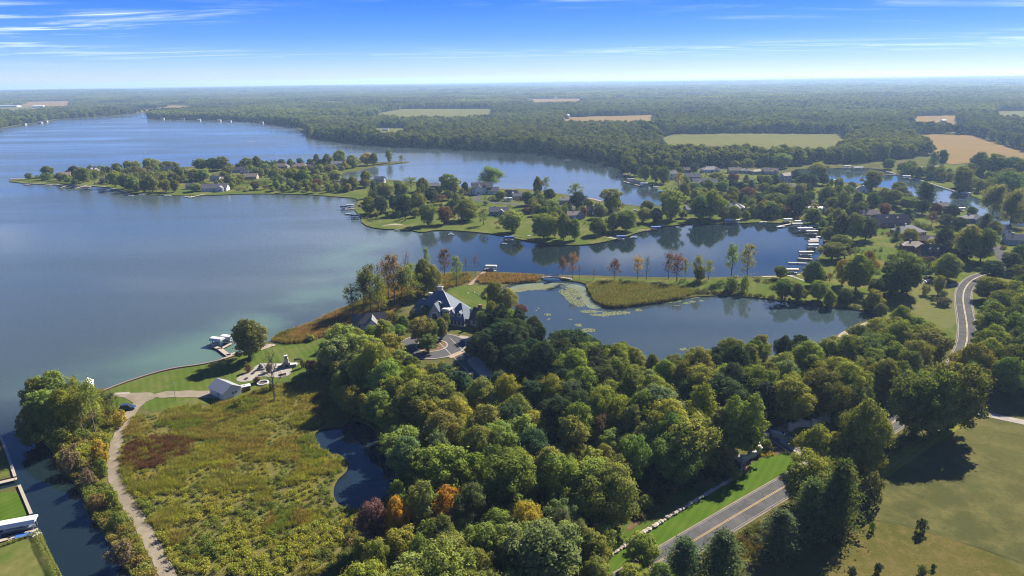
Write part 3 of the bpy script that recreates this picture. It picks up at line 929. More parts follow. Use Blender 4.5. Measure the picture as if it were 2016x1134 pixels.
def make_broad(seed, H=13.0, W=9.5, base=2.6, nl=34, flat=1.0, lean=0.0, dens=21, lsize=0.38, style='b', egg=0.0, cull=0.72):
    random.seed(seed)
    cz = (H + base) / 2
    az = (H - base) / 2
    ax = W / 2
    lobes = []
    ga = math.pi * (3 - math.sqrt(5))
    off = random.random() * 6.28
    p1, p2, p3, a1, a2, a3 = [random.random() * 6.28 for _ in range(3)] + [random.uniform(.10, .26), random.uniform(.08, .18), random.uniform(.05, .14)]
    for i in range(nl):
        zf = 1 - 2 * (i + 0.5) / nl
        rr = math.sqrt(max(1 - zf * zf, 0))
        a = i * ga + off + random.uniform(-.3, .3)
        wobble = random.uniform(0.52, 1.04)
        r = random.uniform(0.11, 0.27) * W * 0.5 * (1.15 - 0.25 * abs(zf)) * 1.08
        wobble *= 1 + a1 * math.cos(a + p1 + zf) + a2 * math.cos(2 * a + p2 - 2 * zf) + a3 * math.cos(3 * zf * 2 + p3)
        px_ = ax * rr * math.cos(a) * wobble * (1 - egg * zf) * (1 - r / ax * 0.35)
        py_ = ax * rr * math.sin(a) * wobble * (1 - egg * zf) * (1 - r / ax * 0.35)
        pz_ = cz + az * zf * (0.80 + 0.14 * random.random()) * flat
        lobes.append(((px_ + lean * zf, py_, pz_), r))
    for i in range(5):
        lobes.append(((random.uniform(-.3, .3) * ax, random.uniform(-.3, .3) * ax, cz + random.uniform(-.4, .4) * az), ax * 0.45))
    C, Nn, s = crown_lobes(lobes, dens, lsize, cull=cull)
    V, Q = leaf_quads(C, Nn, s)
    crown = quads_mesh('crown', V, Q, vary_for(C), M['leaf'])
    tips = [l[0] for l in lobes[::4]]
    tr = trunk_mb(base * 0.8, H * 0.8, 0.022 * H + 0.04, tips).mesh('trunk', M['bark'])
    reg(style, crown, tr, H, W)

for k in range(8):
    make_broad(100 + k, H=12.5 + (k % 3), W=9.0 + (k % 4) * 0.8, base=0.7 + (k % 3) * 0.5, nl=50 + 7 * (k % 4), egg=(-0.12, 0.1, 0.25, 0.0)[k % 4])
for k in range(4):
    make_broad(200 + k, H=15, W=7.0, base=1.2, nl=54, style='t', egg=(0.25, 0.1, 0.3, 0.0)[k])
for k in range(3):
    make_broad(300 + k, H=10, W=9.0, base=0.5, nl=46, style='d', egg=0.0, lsize=0.36, dens=22)      # dense round ornamental crowns
for k in range(3):
    make_broad(350 + k, H=3.2, W=4.2, base=0.0, nl=16, style='u', lsize=0.30, dens=24)               # shrubs

def grow(seed, H, W, first, nl, levels=2):
    """open branching: returns limb segments and twig ends"""
    random.seed(seed)
    segs, ends = [], []
    def br(p, d, L, r, lev):
        pts = [p]
        q = p
        for k in range(3):
            d = (d + Vector((random.gauss(0, .13), random.gauss(0, .13), random.gauss(.05, .08)))).normalized()
            q = q + d * L / 3
            pts.append(q)
        segs.append((pts, [r, r * .8, r * .6, r * .35]))
        if lev == 0:
            ends.append((q, d))
            ends.append((pts[2], d))
            return
        for k in range(3 + (random.random() < .5)):
            a = random.random() * 6.28
            sp = random.uniform(.45, .85)
            o = d.orthogonal().normalized()
            e = (d + (o * math.cos(a) + d.cross(o) * math.sin(a)) * sp).normalized()
            br(pts[random.choice((1, 2, 3))], e, L * random.uniform(.5, .72), r * .5, lev - 1)
        ends.append((q, d))
    r0 = 0.018 * H + 0.05
    trunk = [Vector((0, 0, -.3)), Vector((random.uniform(-.2, .2), random.uniform(-.2, .2), H * .3)), Vector((random.uniform(-.3, .3), random.uniform(-.3, .3), H * .62)), Vector((random.uniform(-.4, .4), random.uniform(-.4, .4), H * .92))]
    segs.append((trunk, [r0, r0 * .75, r0 * .5, r0 * .12]))
    for i in range(nl):
        f = first + (0.9 - first) * i / nl
        k = f / .92 * 3
        j = min(int(k), 2)
        p = trunk[j].lerp(trunk[j + 1], k - j)
        a = i * 2.4 + random.random()
        tilt = random.uniform(.5, .95) * (1.05 - .5 * f)
        d = Vector((math.cos(a) * tilt, math.sin(a) * tilt, 1 - tilt * .6)).normalized()
        br(p, d, W * random.uniform(.34, .5) * (1.15 - .7 * f * f), r0 * .38, levels - 1)
    ends.append((trunk[-1], Vector((0, 0, 1))))
    return segs, ends

def make_open(seed, H, W, style, leaves, lr, lsize, first=0.25, nl=13, levels=2, bark='bark', droop=0.0):
    segs, ends = grow(seed, H, W, first, nl, levels)
    mb = MB()
    for p, r in segs:
        mb.tube(p, [max(x, 0.035) for x in r], 4)
    Cs = []
    for e, d in ends:
        k = int(leaves * random.uniform(.4, 1.5))
        if k:
            c = np.array(e) + rng.normal(size=(k, 3)) * lr * np.array((1, 1, .8))
            if droop:
                c[:, 2] -= rng.random(k) * droop
            Cs.append(c)
    tr = mb.mesh('trunk', M[bark])
    C = np.concatenate(Cs) if Cs else np.array([[0, 0, H * .5]])
    nn = unit(len(C))
    nn[:, 2] = np.abs(nn[:, 2]) * .8 + .1
    nn /= np.linalg.norm(nn, axis=1)[:, None]
    V, Q = leaf_quads(C, nn, lsize * (.6 + .8 * rng.random(len(C))))
    crown = quads_mesh('crown', V, Q, vary_for(C), M['leaf'])
    reg(style, crown, tr, H, W)

for k in range(3):
    make_open(400 + k, 13, 8.5, 's', 20, .55, .40, .25, 15)                      # airy crowns with sky between
for k in range(2):
    make_open(420 + k, 13, 6.5, 'n', 3, .45, .30, .3, 14, 2, 'greybark')         # nearly bare
for k in range(2):
    make_open(440 + k, 14, 12, 'w', 120, .95, .46, .12, 20, 2, 'bark', 1.8)       # wide willow-like crowns

def make_pine(seed, H, W, style, irregular=0.25, gaps=0.55, lsize=0.5, per=26):
    random.seed(seed)
    Cs, Ns = [], []
    mb = MB()
    mb.tube([(0, 0, -.3), (0, 0, H * .5), (0, 0, H * .98)], [.022 * H, .013 * H, .03], 6)
    z = H * .08
    while z < H * .97:
        f = z / H
        L = W / 2 * (1 - f) ** (.52 if style == 'p' else .75) * (1 + random.uniform(-irregular, irregular)) + .25
        nb = random.randint(6, 8)
        a0 = random.random() * 6.28
        for b in range(nb):
            a = a0 + b * 6.28 / nb + random.uniform(-.25, .25)
            Lb = L * random.uniform(1 - irregular, 1.08)
            rise = random.uniform(.0, .28) if style == 'p' else random.uniform(-.35, -.1)
            d = np.array((math.cos(a), math.sin(a), rise))
            tip = Vector((0, 0, z)) + Vector(d) * Lb
            if Lb > .8:
                mb.tube([(0, 0, z), tip], [.06, .02], 3)
            k = int(per * max(Lb, .5) / 2.2) + 3
            t = (0.22 + .85 * rng.random(k))
            c = np.array((0, 0, z)) + d * (t * Lb)[:, None]
            wd = .16 * Lb + .18
            c += rng.normal(size=(k, 3)) * np.array((wd, wd, .16))
            Cs.append(c)
            nn = rng.normal(size=(k, 3)) * .55 + np.array((0, 0, .75)) + d * .35
            Ns.append(nn / np.linalg.norm(nn, axis=1)[:, None])
        z += (gaps + .25 * random.random()) * (1.15 - .5 * f)
    C = np.concatenate(Cs)
    Nn = np.concatenate(Ns)
    V, Q = leaf_quads(C, Nn, lsize * (.6 + .8 * rng.random(len(C))), .42)
    crown = quads_mesh('crown', V, Q, vary_for(C), M['leaf'])
    reg(style, crown, mb.mesh('trunk', M['bark']), H, W)
for k in range(3):
    make_pine(500 + k, 13, 7.5, 'p', .3, .5, .50, 40)
for k in range(2):
    make_pine(520 + k, 11, 5.2, 'c', .12, .38, .42, 34)

# colours: linear base colours of the foliage
TINT = {'G': (.134, .170, .046), 'M': (.190, .220, .053), 'Y': (.195, .225, .042), 'O': (.160, .184, .046), 'D': (.054, .082, .042),
        'R': (.150, .088, .066), 'A': (.360, .200, .032), 'L': (.165, .195, .080), 'P': (.100, .145, .058), 'B': (.165, .130, .085),
        'K': (.330, .260, .040), 'W': (.138, .140, .052)}
ADJ = {'G': 'deep green', 'M': 'green', 'Y': 'yellow-green', 'O': 'olive-green', 'D': 'very dark', 'R': 'reddish', 'A': 'orange', 'L': 'pale green', 'P': 'dark green', 'B': 'brownish', 'K': 'golden yellow', 'W': 'brown-green'}
KIND = {'b': ('broadleaf_tree', 'broad-crowned tree', 'tree'), 't': ('broadleaf_tree', 'tall tree', 'tree'), 'd': ('shade_tree', 'round-crowned tree', 'tree'), 's': ('airy_tree', 'thin-leaved tree', 'tree'),
        'n': ('bare_tree', 'nearly bare tree', 'tree'), 'w': ('willow_tree', 'wide feathery tree', 'tree'), 'p': ('pine_tree', 'pine', 'pine'), 'c': ('spruce_tree', 'cone-shaped spruce', 'spruce'), 'u': ('shrub', 'shrub', 'shrub')}

TREES = []          # (px, py of the foot, top z, width m, style, colour, region)
def tree_rec(g, h, w, style, col, region, label=None):
    TREES.append((g, h, w, style, col, region, label))

def T(crop, region, rows):
    """rows measured on a crop of the photograph: x, top, foot, width, style+colour"""
    ox, oy, s = crop
    for row in rows:
        x, yt, yb, w, code = row[:5]
        px, py = ox + x / s, oy + yb / s
        g = P(px, py)
        dz = proj(g)[2]
        h = max(top_z(g, px, oy + yt / s) - LAND, 1.2)
        wm = w / s / FPX * dz * (1.04 if region in ('road', 'dock', 'pen', 'bay', 'hood') else 0.98)
        tree_rec(g, h, wm, code[0], code[1], region, row[5] if len(row) > 5 else None)

# long peninsula in the lake
T((0, 280, 4.8), 'pen', [(275,285,352,58,'dG'),(450,222,330,100,'bO'),(440,290,357,130,'uO'),(570,285,360,85,'dD'),(640,265,325,40,'bW'),(710,225,320,95,'dD'),(790,235,385,130,'bG'),(985,222,300,42,'tG'),(1028,222,300,52,'dG'),(955,268,312,50,'dG'),(1115,195,280,95,'bG'),(1210,170,275,75,'bM'),(1285,175,270,130,'bM'),(1425,148,270,140,'bM'),(1585,178,265,150,'bG'),(1290,230,345,180,'bW'),(1095,270,420,110,'bM'),(1190,295,440,125,'bG'),(1275,320,460,115,'bM'),(1365,345,472,80,'bO'),(1440,310,468,115,'bM'),(1510,285,370,95,'bO'),(1570,350,467,110,'bM'),(1655,350,472,80,'bW'),(1640,285,365,95,'bO'),(1700,220,350,95,'bG'),(1900,155,270,125,'bG'),(1850,250,367,130,'bM'),(1925,255,367,120,'bM'),(1850,385,467,100,'bM'),(1920,365,415,70,'bO')])
T((380, 280, 4.58), 'pen', [(75,150,250,115,'bG'),(180,140,255,115,'bG'),(265,125,252,160,'bG'),(75,240,345,150,'bM'),(320,215,300,95,'bW'),(280,260,320,60,'bO'),(485,135,245,115,'bG'),(580,125,232,105,'bG'),(655,190,280,95,'bM'),(695,180,245,50,'dD'),(800,150,222,85,'bW'),(875,160,230,48,'dG'),(545,240,295,65,'bO'),(735,245,335,95,'bO'),(800,250,315,85,'dG'),(905,235,392,120,'bY'),(1000,245,392,115,'bO'),(660,335,422,105,'sM'),(560,345,432,65,'bW'),(445,285,345,65,'bO'),(770,290,387,115,'bG'),(1120,100,215,72,'tG'),(1145,150,240,85,'bG'),(1215,105,235,85,'bG'),(1330,70,215,110,'bM'),(1440,110,230,120,'bM'),(1570,95,207,110,'bK'),(1635,90,207,80,'bO'),(1770,55,187,65,'tL'),(1880,120,187,55,'sL'),(1915,140,182,25,'nB'),(1100,285,350,90,'bM'),(1115,330,412,90,'dR'),(1200,290,412,85,'sM'),(1290,245,358,120,'bM'),(1445,305,432,95,'bM'),(1560,255,345,82,'bM'),(1555,330,402,95,'bW'),(1260,415,452,28,'uG'),(1325,410,457,52,'uP'),(1375,400,452,42,'uO'),(35,365,442,85,'bM')])
# houses' shore on the bay
T((680, 320, 4.8), 'bay', [(75,130,250,100,'bM'),(190,75,200,90,'bM'),(185,150,240,80,'bW'),(270,160,330,105,'cP'),(370,190,345,140,'bM'),(230,320,480,150,'bM'),(340,310,490,120,'dD'),(520,195,320,155,'bG'),(620,145,270,130,'sM'),(735,145,270,115,'bG'),(500,165,240,85,'bG'),(560,310,490,175,'dD'),(680,285,470,155,'bM'),(450,300,460,80,'bD'),(810,235,375,145,'dD'),(970,100,295,175,'bG'),(1030,140,292,130,'bM'),(1130,185,275,62,'dD'),(970,260,355,110,'dG'),(910,310,392,120,'sR'),(1385,70,235,195,'wL'),(785,380,592,150,'bG'),(945,410,582,140,'dR'),(1030,350,505,90,'dD'),(1150,350,542,200,'bM'),(1070,480,572,60,'nB'),(1305,450,592,105,'sL'),(1580,440,655,205,'bM'),(1875,480,720,215,'bM'),(1980,460,705,130,'bM'),(1465,270,352,105,'dG'),(1720,275,402,110,'dD'),(1750,340,412,62,'dD'),(1815,135,300,85,'bM'),(1895,150,290,95,'sL'),(1820,260,345,62,'dG'),(1925,250,350,130,'dD'),(1325,360,402,48,'uG'),(1710,425,482,90,'bR'),(1840,340,440,115,'bM'),(1950,345,465,150,'bM')])
T((1000, 320, 4.8), 'bay', [(640,210,330,155,'sO'),(665,270,442,155,'bD'),(970,235,460,185,'bM'),(1045,350,435,75,'bM'),(870,395,525,120,'bG'),(720,415,525,62,'bR'),(525,480,730,130,'bM'),(630,530,732,110,'bM'),(845,525,682,150,'bM'),(990,480,652,140,'bO'),(1115,450,645,205,'bM'),(1280,420,565,130,'bM'),(1310,360,470,145,'bG'),(1400,430,565,120,'dD'),(1540,250,542,250,'bM'),(1650,450,525,80,'bG'),(560,400,470,110,'bD')])
# neighbourhood east of the bay
T((1200, 290, 4.8), 'hood', [(240,155,272,112,'dD'),(335,165,322,105,'bG'),(435,165,332,112,'bG'),(510,180,342,125,'dG'),(560,105,230,135,'bG'),(310,105,190,130,'bG'),(200,105,180,112,'bG'),(650,255,402,112,'sO'),(800,150,245,82,'dD'),(660,185,255,82,'dG'),(950,410,672,245,'bY'),(850,450,692,155,'bG'),(800,330,435,165,'bG'),(1020,240,315,155,'bG'),(1165,245,330,105,'bR'),(1160,300,405,125,'dD'),(1060,320,430,125,'bM'),(1150,370,525,130,'bG'),(1300,380,485,155,'bR'),(1335,305,405,112,'cD'),(1290,255,330,72,'cP'),(1425,260,335,85,'dG'),(1480,265,385,85,'bG'),(1560,255,365,95,'dD'),(1760,215,315,125,'dD'),(1820,255,375,115,'bD'),(1910,260,385,95,'dD'),(1300,105,205,115,'dG'),(1180,125,205,85,'bM'),(1630,50,190,185,'bM'),(1960,150,240,115,'wO'),(1640,340,475,185,'bG'),(1540,360,475,125,'bG'),(1785,345,505,125,'bL'),(1770,440,615,175,'dD'),(1890,410,515,105,'bG'),(1400,430,525,145,'dD'),(1560,430,555,205,'bG'),(1340,480,575,72,'bM'),(1535,530,662,145,'dD'),(1680,560,652,135,'uR'),(1340,580,662,82,'dD'),(1395,580,645,62,'uO'),(1080,585,682,115,'dG'),(1140,590,662,45,'uM'),(1930,580,717,135,'bM'),(1470,300,400,90,'dD'),(700,330,470,110,'bG'),(930,300,400,110,'bG'),(1230,330,420,100,'dD'),(1450,330,430,100,'dG'),(1700,390,480,110,'bG'),(1860,330,440,90,'bD'),(1250,430,540,110,'bD'),(1100,440,560,120,'bG')])
T((1560, 290, 4.42), 'hood', [(265,220,328,92,'dD'),(100,230,355,112,'dD'),(170,240,362,92,'dD'),(55,410,592,120,'dD'),(690,200,372,180,'bY'),(230,130,250,155,'bM'),(830,100,192,112,'dG'),(1110,190,262,72,'dG'),(1300,20,160,85,'dD'),(1220,35,160,85,'cP'),(1460,160,392,175,'bM'),(1610,40,230,155,'bG'),(1740,50,250,185,'bG'),(1880,80,260,205,'bG'),(1860,210,425,205,'bG'),(1700,210,295,62,'bL'),(1615,335,402,66,'cD'),(1130,290,475,150,'pP'),(1185,320,485,120,'pP'),(940,340,475,145,'bG'),(925,300,390,102,'bG'),(880,370,515,165,'bG'),(1000,430,545,185,'bM'),(790,345,495,125,'bG'),(690,390,555,105,'bG'),(560,390,565,180,'pP'),(430,380,565,102,'bG'),(300,340,495,150,'bG'),(380,330,475,130,'bG'),(180,550,665,125,'bM'),(800,490,595,105,'dR'),(1125,455,585,125,'dD'),(1250,490,605,125,'bR'),(1385,500,605,115,'dD'),(1330,580,685,135,'dD'),(1450,610,705,125,'dD'),(1550,510,605,85,'bG'),(1740,365,585,175,'wL'),(1890,415,685,165,'wL'),(1990,430,605,125,'wL'),(1680,570,725,155,'cD'),(1210,570,692,112,'sR'),(1000,530,625,112,'cD'),(1100,655,722,82,'uG'),(1970,120,280,140,'bG'),(1940,250,400,150,'bM'),(640,300,380,90,'bG'),(480,330,420,100,'bG'),(590,470,600,110,'bG'),(340,430,560,110,'bG')])
# behind the causeway: trees around the docks and the curving road
T((1400, 400, 5.6), 'dock', [(1120,50,222,130,'bM'),(1420,110,405,190,'bW'),(1560,105,425,210,'bG'),(1700,150,405,190,'dD'),(1300,260,425,175,'bO'),(1420,350,505,205,'bO'),(1330,430,622,270,'bO'),(1470,450,605,165,'bO'),(1590,560,965,320,'bY'),(1700,520,810,200,'bK'),(1440,600,900,150,'bK'),(1110,640,912,215,'bG'),(1300,780,892,100,'sR'),(760,690,832,165,'bG'),(220,480,832,175,'sY'),(390,490,852,185,'sO'),(220,800,972,150,'uO'),(370,790,982,92,'uO'),(780,830,1062,205,'bG'),(940,880,1072,185,'bO')])
T((1660, 380, 5.155), 'dock', [(600,580,1015,385,'bG'),(330,860,1085,185,'bD'),(480,800,1060,200,'bD'),(1050,620,875,265,'bM'),(1180,530,725,175,'dD'),(1250,320,685,260,'bM'),(1390,350,690,230,'bG'),(1010,350,545,165,'dD'),(1170,400,565,135,'bO'),(1430,200,405,145,'cD'),(760,300,392,105,'uG'),(540,330,472,92,'cP'),(960,830,1032,115,'bY'),(830,920,1032,95,'uO'),(1010,990,1052,95,'uO'),(1520,680,885,235,'bD'),(1470,850,1085,300,'bO'),(1700,880,1140,255,'bM'),(1010,1060,1140,155,'uB'),(860,640,785,135,'bR'),(1780,520,760,190,'bG'),(1690,600,800,200,'bD'),(1800,720,900,200,'bG')])
# causeway
T((880, 480, 3.877), 'cause', [(885,110,247,85,'sR'),(960,80,277,88,'sB'),(1010,155,272,36,'nR'),(1120,190,277,62,'nR'),(1280,130,277,98,'sR'),(1455,105,272,98,'sK'),(1520,95,277,85,'nO'),(1690,75,267,88,'sR'),(1755,90,287,122,'sR'),(1815,130,282,46,'sG'),(1910,110,292,110,'sM'),(1925,160,287,78,'bM'),(1995,130,272,72,'sO')])
# lake shore behind the big house
T((380, 480, 2.965), 'shore', [(935,255,417,112,'sW'),(1040,150,405,135,'sW'),(1090,200,435,120,'sO'),(1180,90,365,135,'sB'),(1255,60,330,82,'nR'),(1270,140,350,125,'sO'),(1350,80,300,145,'bO'),(1370,45,260,55,'sM'),(1470,45,195,92,'sR'),(1540,90,250,85,'sM'),(1595,80,195,48,'nM'),(1650,60,170,62,'nR'),(1140,110,330,110,'sR'),(1220,150,360,90,'sO'),(1310,170,320,110,'sO'),(1400,120,300,100,'bO'),(1000,190,400,90,'sO'),(1010,170,395,100,'sO'),(1090,120,350,90,'nR'),(1145,390,432,62,'uK'),(1230,420,505,68,'bG'),(1180,400,470,80,'uO'),(1290,380,440,60,'uG'),(1130,475,565,135,'bG'),(1200,470,540,100,'bM'),(1480,400,492,55,'tO'),(690,530,565,62,'uM')])
T((780, 540, 6.3), 'house', [(355,385,560,160,'bM'),(320,520,870,330,'bM'),(560,545,800,170,'bL'),(400,740,960,230,'bG'),(450,560,840,190,'bO'),(1210,90,480,230,'bO'),(1370,170,480,250,'bM'),(1195,330,720,200,'bO'),(1080,450,760,200,'bM'),(1540,375,520,180,'bR'),(1115,170,212,55,'uD'),(1075,222,262,52,'uD'),(700,290,335,65,'uR'),(840,390,432,48,'uR'),(740,330,370,60,'uL'),(60,560,690,120,'bG')], )
# lone trees on the estate lawn
T((400, 620, 5.67), 'lawn', [(525,30,498,400,'bW','full round tree standing alone at the docks'),(800,395,970,260,'nG','tall dying tree with a bare top beside the patio'),(510,545,640,75,'uR'),(735,545,640,80,'uR'),(600,690,760,90,'uR'),(1210,500,640,180,'uR'),(1110,480,590,60,'uO'),(1320,480,660,110,'uG'),(395,925,1030,130,'uM'),(690,790,880,100,'uM'),(1190,220,285,90,'uM'),(580,830,890,70,'uG'),(1340,300,420,100,'uD'),(770,740,860,80,'uG'),(900,545,590,60,'uD')])
# the spit by the channel
T((0, 600, 2.124), 'spit', [(255,264,480,140,'bM'),(180,290,500,110,'bO'),(215,345,560,150,'bM'),(285,350,560,140,'bY'),(150,410,575,85,'bM'),(400,325,545,110,'sM'),(350,365,540,110,'sO'),(365,395,550,50,'nB'),(480,370,470,70,'sG'),(505,440,512,65,'uK'),(430,560,665,75,'uK'),(335,310,480,80,'sY'),(300,590,700,90,'uB'),(370,680,760,70,'uB'),(415,790,860,80,'uB'),(520,990,1080,100,'uB'),(250,470,590,120,'uO'),(130,480,590,80,'bG'),(480,760,850,60,'uY'),(500,860,930,70,'uO'),(430,640,720,55,'uY')])
# road side, lower right
T((1150, 700, 2.613), 'road', [(1000,790,1015,215,'pP'),(1150,620,915,205,'pP'),(1295,520,885,215,'pP'),(1240,640,900,180,'pP'),(510,935,1160,195,'pP'),(700,895,1185,235,'pP'),(300,925,1110,195,'bM'),(1150,490,760,225,'bM'),(1190,355,575,160,'bY'),(1330,395,600,195,'bM'),(1420,235,590,240,'bM'),(545,310,605,240,'bM'),(850,190,520,150,'tM'),(760,200,530,150,'tM'),(690,260,520,140,'tG'),(30,900,1120,170,'bM'),(60,1040,1220,170,'bM'),(400,1080,1240,180,'bM'),(250,1090,1240,150,'bY'),(420,550,610,70,'uL'),(1470,590,760,110,'uW'),(1420,640,770,100,'uW'),(1480,850,905,28,'uM','pale green sapling standing in the dry meadow'),(775,570,640,65,'uM'),(940,430,480,60,'uY'),(1070,425,465,55,'uY')])
T((1560, 560, 1.976), 'road', [(470,345,590,225,'bO'),(600,285,565,215,'bO'),(540,325,585,170,'bM'),(680,300,440,100,'bG'),(500,905,965,40,'uD','dark young juniper bush by the faint meadow track'),(232,1098,1140,32,'uD','small dark bush at the lower edge of the dry meadow'),(330,1080,1125,30,'uD','narrow dark bush in the dry meadow below the pines'),(503,1090,1130,40,'uP','low green bush in the dry meadow beyond the narrow one'),(547,1085,1110,18,'uD','tiny dark bush beside the low green bush'),(415,215,330,110,'bG'),(300,720,800,70,'uO')])

def vnoise(xy, scale, seed):
    """smooth value noise 0..1"""
    rs = np.random.default_rng(seed)
    G = rs.random((256, 256))
    q = xy / scale
    i = np.floor(q).astype(int)
    f = q - i
    f = f * f * (3 - 2 * f)
    a = G[i[:, 0] % 256, i[:, 1] % 256]
    b = G[(i[:, 0] + 1) % 256, i[:, 1] % 256]
    c = G[i[:, 0] % 256, (i[:, 1] + 1) % 256]
    d = G[(i[:, 0] + 1) % 256, (i[:, 1] + 1) % 256]
    return (a * (1 - f[:, 0]) + b * f[:, 0]) * (1 - f[:, 1]) + (c * (1 - f[:, 0]) + d * f[:, 0]) * f[:, 1]

# dense woods: one individual after the other, spread over the traced canopy
CLEAR = [[(612,868),(632,838),(700,832),(738,850),(752,905),(764,945),(764,990),(710,1004),(660,1002),(645,960),(685,925),(640,893)],
         [(1185,1115),(1235,1050),(1288,990),(1275,940),(1300,925),(1345,945),(1395,940),(1445,918),(1436,896),(1505,880),(1500,838),(1560,812),(1632,815),(1650,870),(1560,900),(1560,980),(1440,1055),(1330,1115),(1240,1140)],
         [(788,662),(870,652),(917,657),(920,690),(948,730),(940,745),(915,728),(880,706),(800,694)],
         [(800,600),(830,565),(925,560),(985,565),(950,640),(920,658),(805,645)],
         [(1010,560),(1010,598),(1060,618),(1100,640),(1200,668),(1340,692),(1440,662),(1560,655),(1640,668),(1735,620),(1640,600),(1400,580)],
         [(842,966),(918,966),(918,1010),(842,1010)], [(700,995),(772,995),(772,1045),(700,1045)], [(1008,988),(1066,988),(1066,1024),(1008,1024)],
         [(560,700),(645,735),(655,790),(700,830),(600,880),(540,800)],
         [(1690,950),(1760,905),(1830,870),(1900,800),(2100,790),(2100,1100),(1700,1060)]]
CLEAR_NP = [[Vector((x, y)) for x, y in c] for c in CLEAR]
HOUSES = []
def hides(c, h, w):
    """does a crown here stand in front of something the photograph shows open?"""
    pts = []
    for fz in (.25, .5, .75, .97):
        x, y, dz = proj((c[0], c[1], LAND + h * fz))
        hw = w * .5 * (1 if fz < .9 else .3) * FPX / dz * (.92 if fz < .7 else .75)
        pts += [(x - hw, y), (x, y), (x + hw, y)]
    a = np.array(pts)
    return any(inside(cl, a).any() for cl in CLEAR_NP)

def canopy(px, spacing, hrange, region, wf=(0.62, 0.82), styles='bbbbt', seed=1, zc=9.0, existing=True, cluster=None):
    rs = np.random.default_rng(seed)
    poly = [P(x, y, zc) for x, y in px]
    a = np.array([(p.x, p.y) for p in poly])
    lo, hi = a.min(0), a.max(0)
    have = [(t[0].x, t[0].y, max(t[2] * .42, 2.2)) for t in TREES if t[3] != 'u'] if existing else []
    out = []
    tries = int((hi - lo).prod() / spacing ** 2 * 30)
    cand = lo + rs.random((tries, 2)) * (hi - lo)
    cand = cand[inside(poly, cand)]
    cand = cand[~on_water(cand)]
    if cluster:
        cand = cand[vnoise(cand, cluster[0], seed) > cluster[1]]
    cand = cand[dist_to_line(ROAD, cand, False) > 7.0]
    cand = cand[dist_to_line(DRIVE, cand, False) > 4.2]
    cand = cand[np.hypot(cand[:, 0] - RC.x, cand[:, 1] - RC.y) > 15]
    for c in cand:
        if any((c[0] - q[0]) ** 2 + (c[1] - q[1]) ** 2 < spacing ** 2 for q in out):
            continue
        if any((c[0] - q[0]) ** 2 + (c[1] - q[1]) ** 2 < max(q[2], spacing * .75) ** 2 for q in have):
            continue
        if any((c[0] - q.x) ** 2 + (c[1] - q.y) ** 2 < r_ * r_ for q, r_ in HOUSES):
            continue
        h = rs.uniform(*hrange)
        w = h * rs.uniform(*wf)
        st = styles[rs.integers(len(styles))]
        if st == 't':
            w *= .72
            h *= 1.05
        for tr_ in range(4):
            if hides(c, h, w):
                h *= .8
                w *= .82
        if hides(c, h, w):
            continue
        out.append(c)
        sx, sy, _ = proj((c[0], c[1], h * .8))
        col = 'GMMMM'[rs.integers(5)] if rs.random() < .86 else 'OYL'[rs.integers(3)]
        for (ax, ay, ar, cc, pr) in ATTR:
            if (sx - ax) ** 2 + (sy - ay) ** 2 < ar * ar and rs.random() < pr:
                col = cc
        tree_rec(Vector((c[0], c[1], LAND)), h, w, st, col, region)
ATTR = [(1000,770,50,'Y',.4),(1080,770,60,'Y',.3),(1200,790,50,'O',.4),(935,985,50,'O',.6),(820,975,45,'O',.7),(1090,1030,60,'L',.8),(1130,1080,60,'L',.7),
        (1110,900,60,'M',.8),(1300,690,70,'O',.8),(1420,680,60,'O',.6),(1600,730,60,'Y',.4),(1330,770,60,'Y',.5),(1440,760,40,'Y',.7),(960,660,120,'D',.45),(1090,680,120,'D',.4),(1050,720,160,'D',.4),(1500,790,160,'D',.4),(1700,760,120,'G',.7),(1950,650,90,'G',.6),(740,1120,60,'Y',.7),(760,660,60,'M',.8)]
W1 = [(655,690),(700,662),(750,650),(775,665),(790,700),(850,712),(905,722),(945,755),(990,748),(1060,750),(1110,750),(1200,795),(1300,792),(1330,775),(1400,760),(1490,790),(1500,850),(1470,890),(1395,925),(1345,905),(1280,915),(1280,975),(1250,1000),(1180,1065),(1160,1130),(1130,1240),(700,1240),(690,1070),(735,1000),(785,985),(775,930),(745,870),(712,835),(680,790),(650,760)]
W2 = [(925,655),(960,625),(1000,602),(1060,622),(1120,650),(1200,675),(1280,690),(1340,700),(1440,668),(1560,662),(1640,672),(1690,655),(1740,625),(1790,610),(1840,640),(1870,680),(1885,715),(1850,745),(1790,760),(1720,790),(1640,815),(1560,818),(1500,800),(1400,765),(1330,770),(1250,785),(1150,755),(1060,745),(985,745),(950,730),(925,700)]
W3 = [(1925,650),(1945,610),(1975,580),(2016,560),(2140,540),(2140,740),(2016,735),(1950,730),(1915,715),(1905,690)]
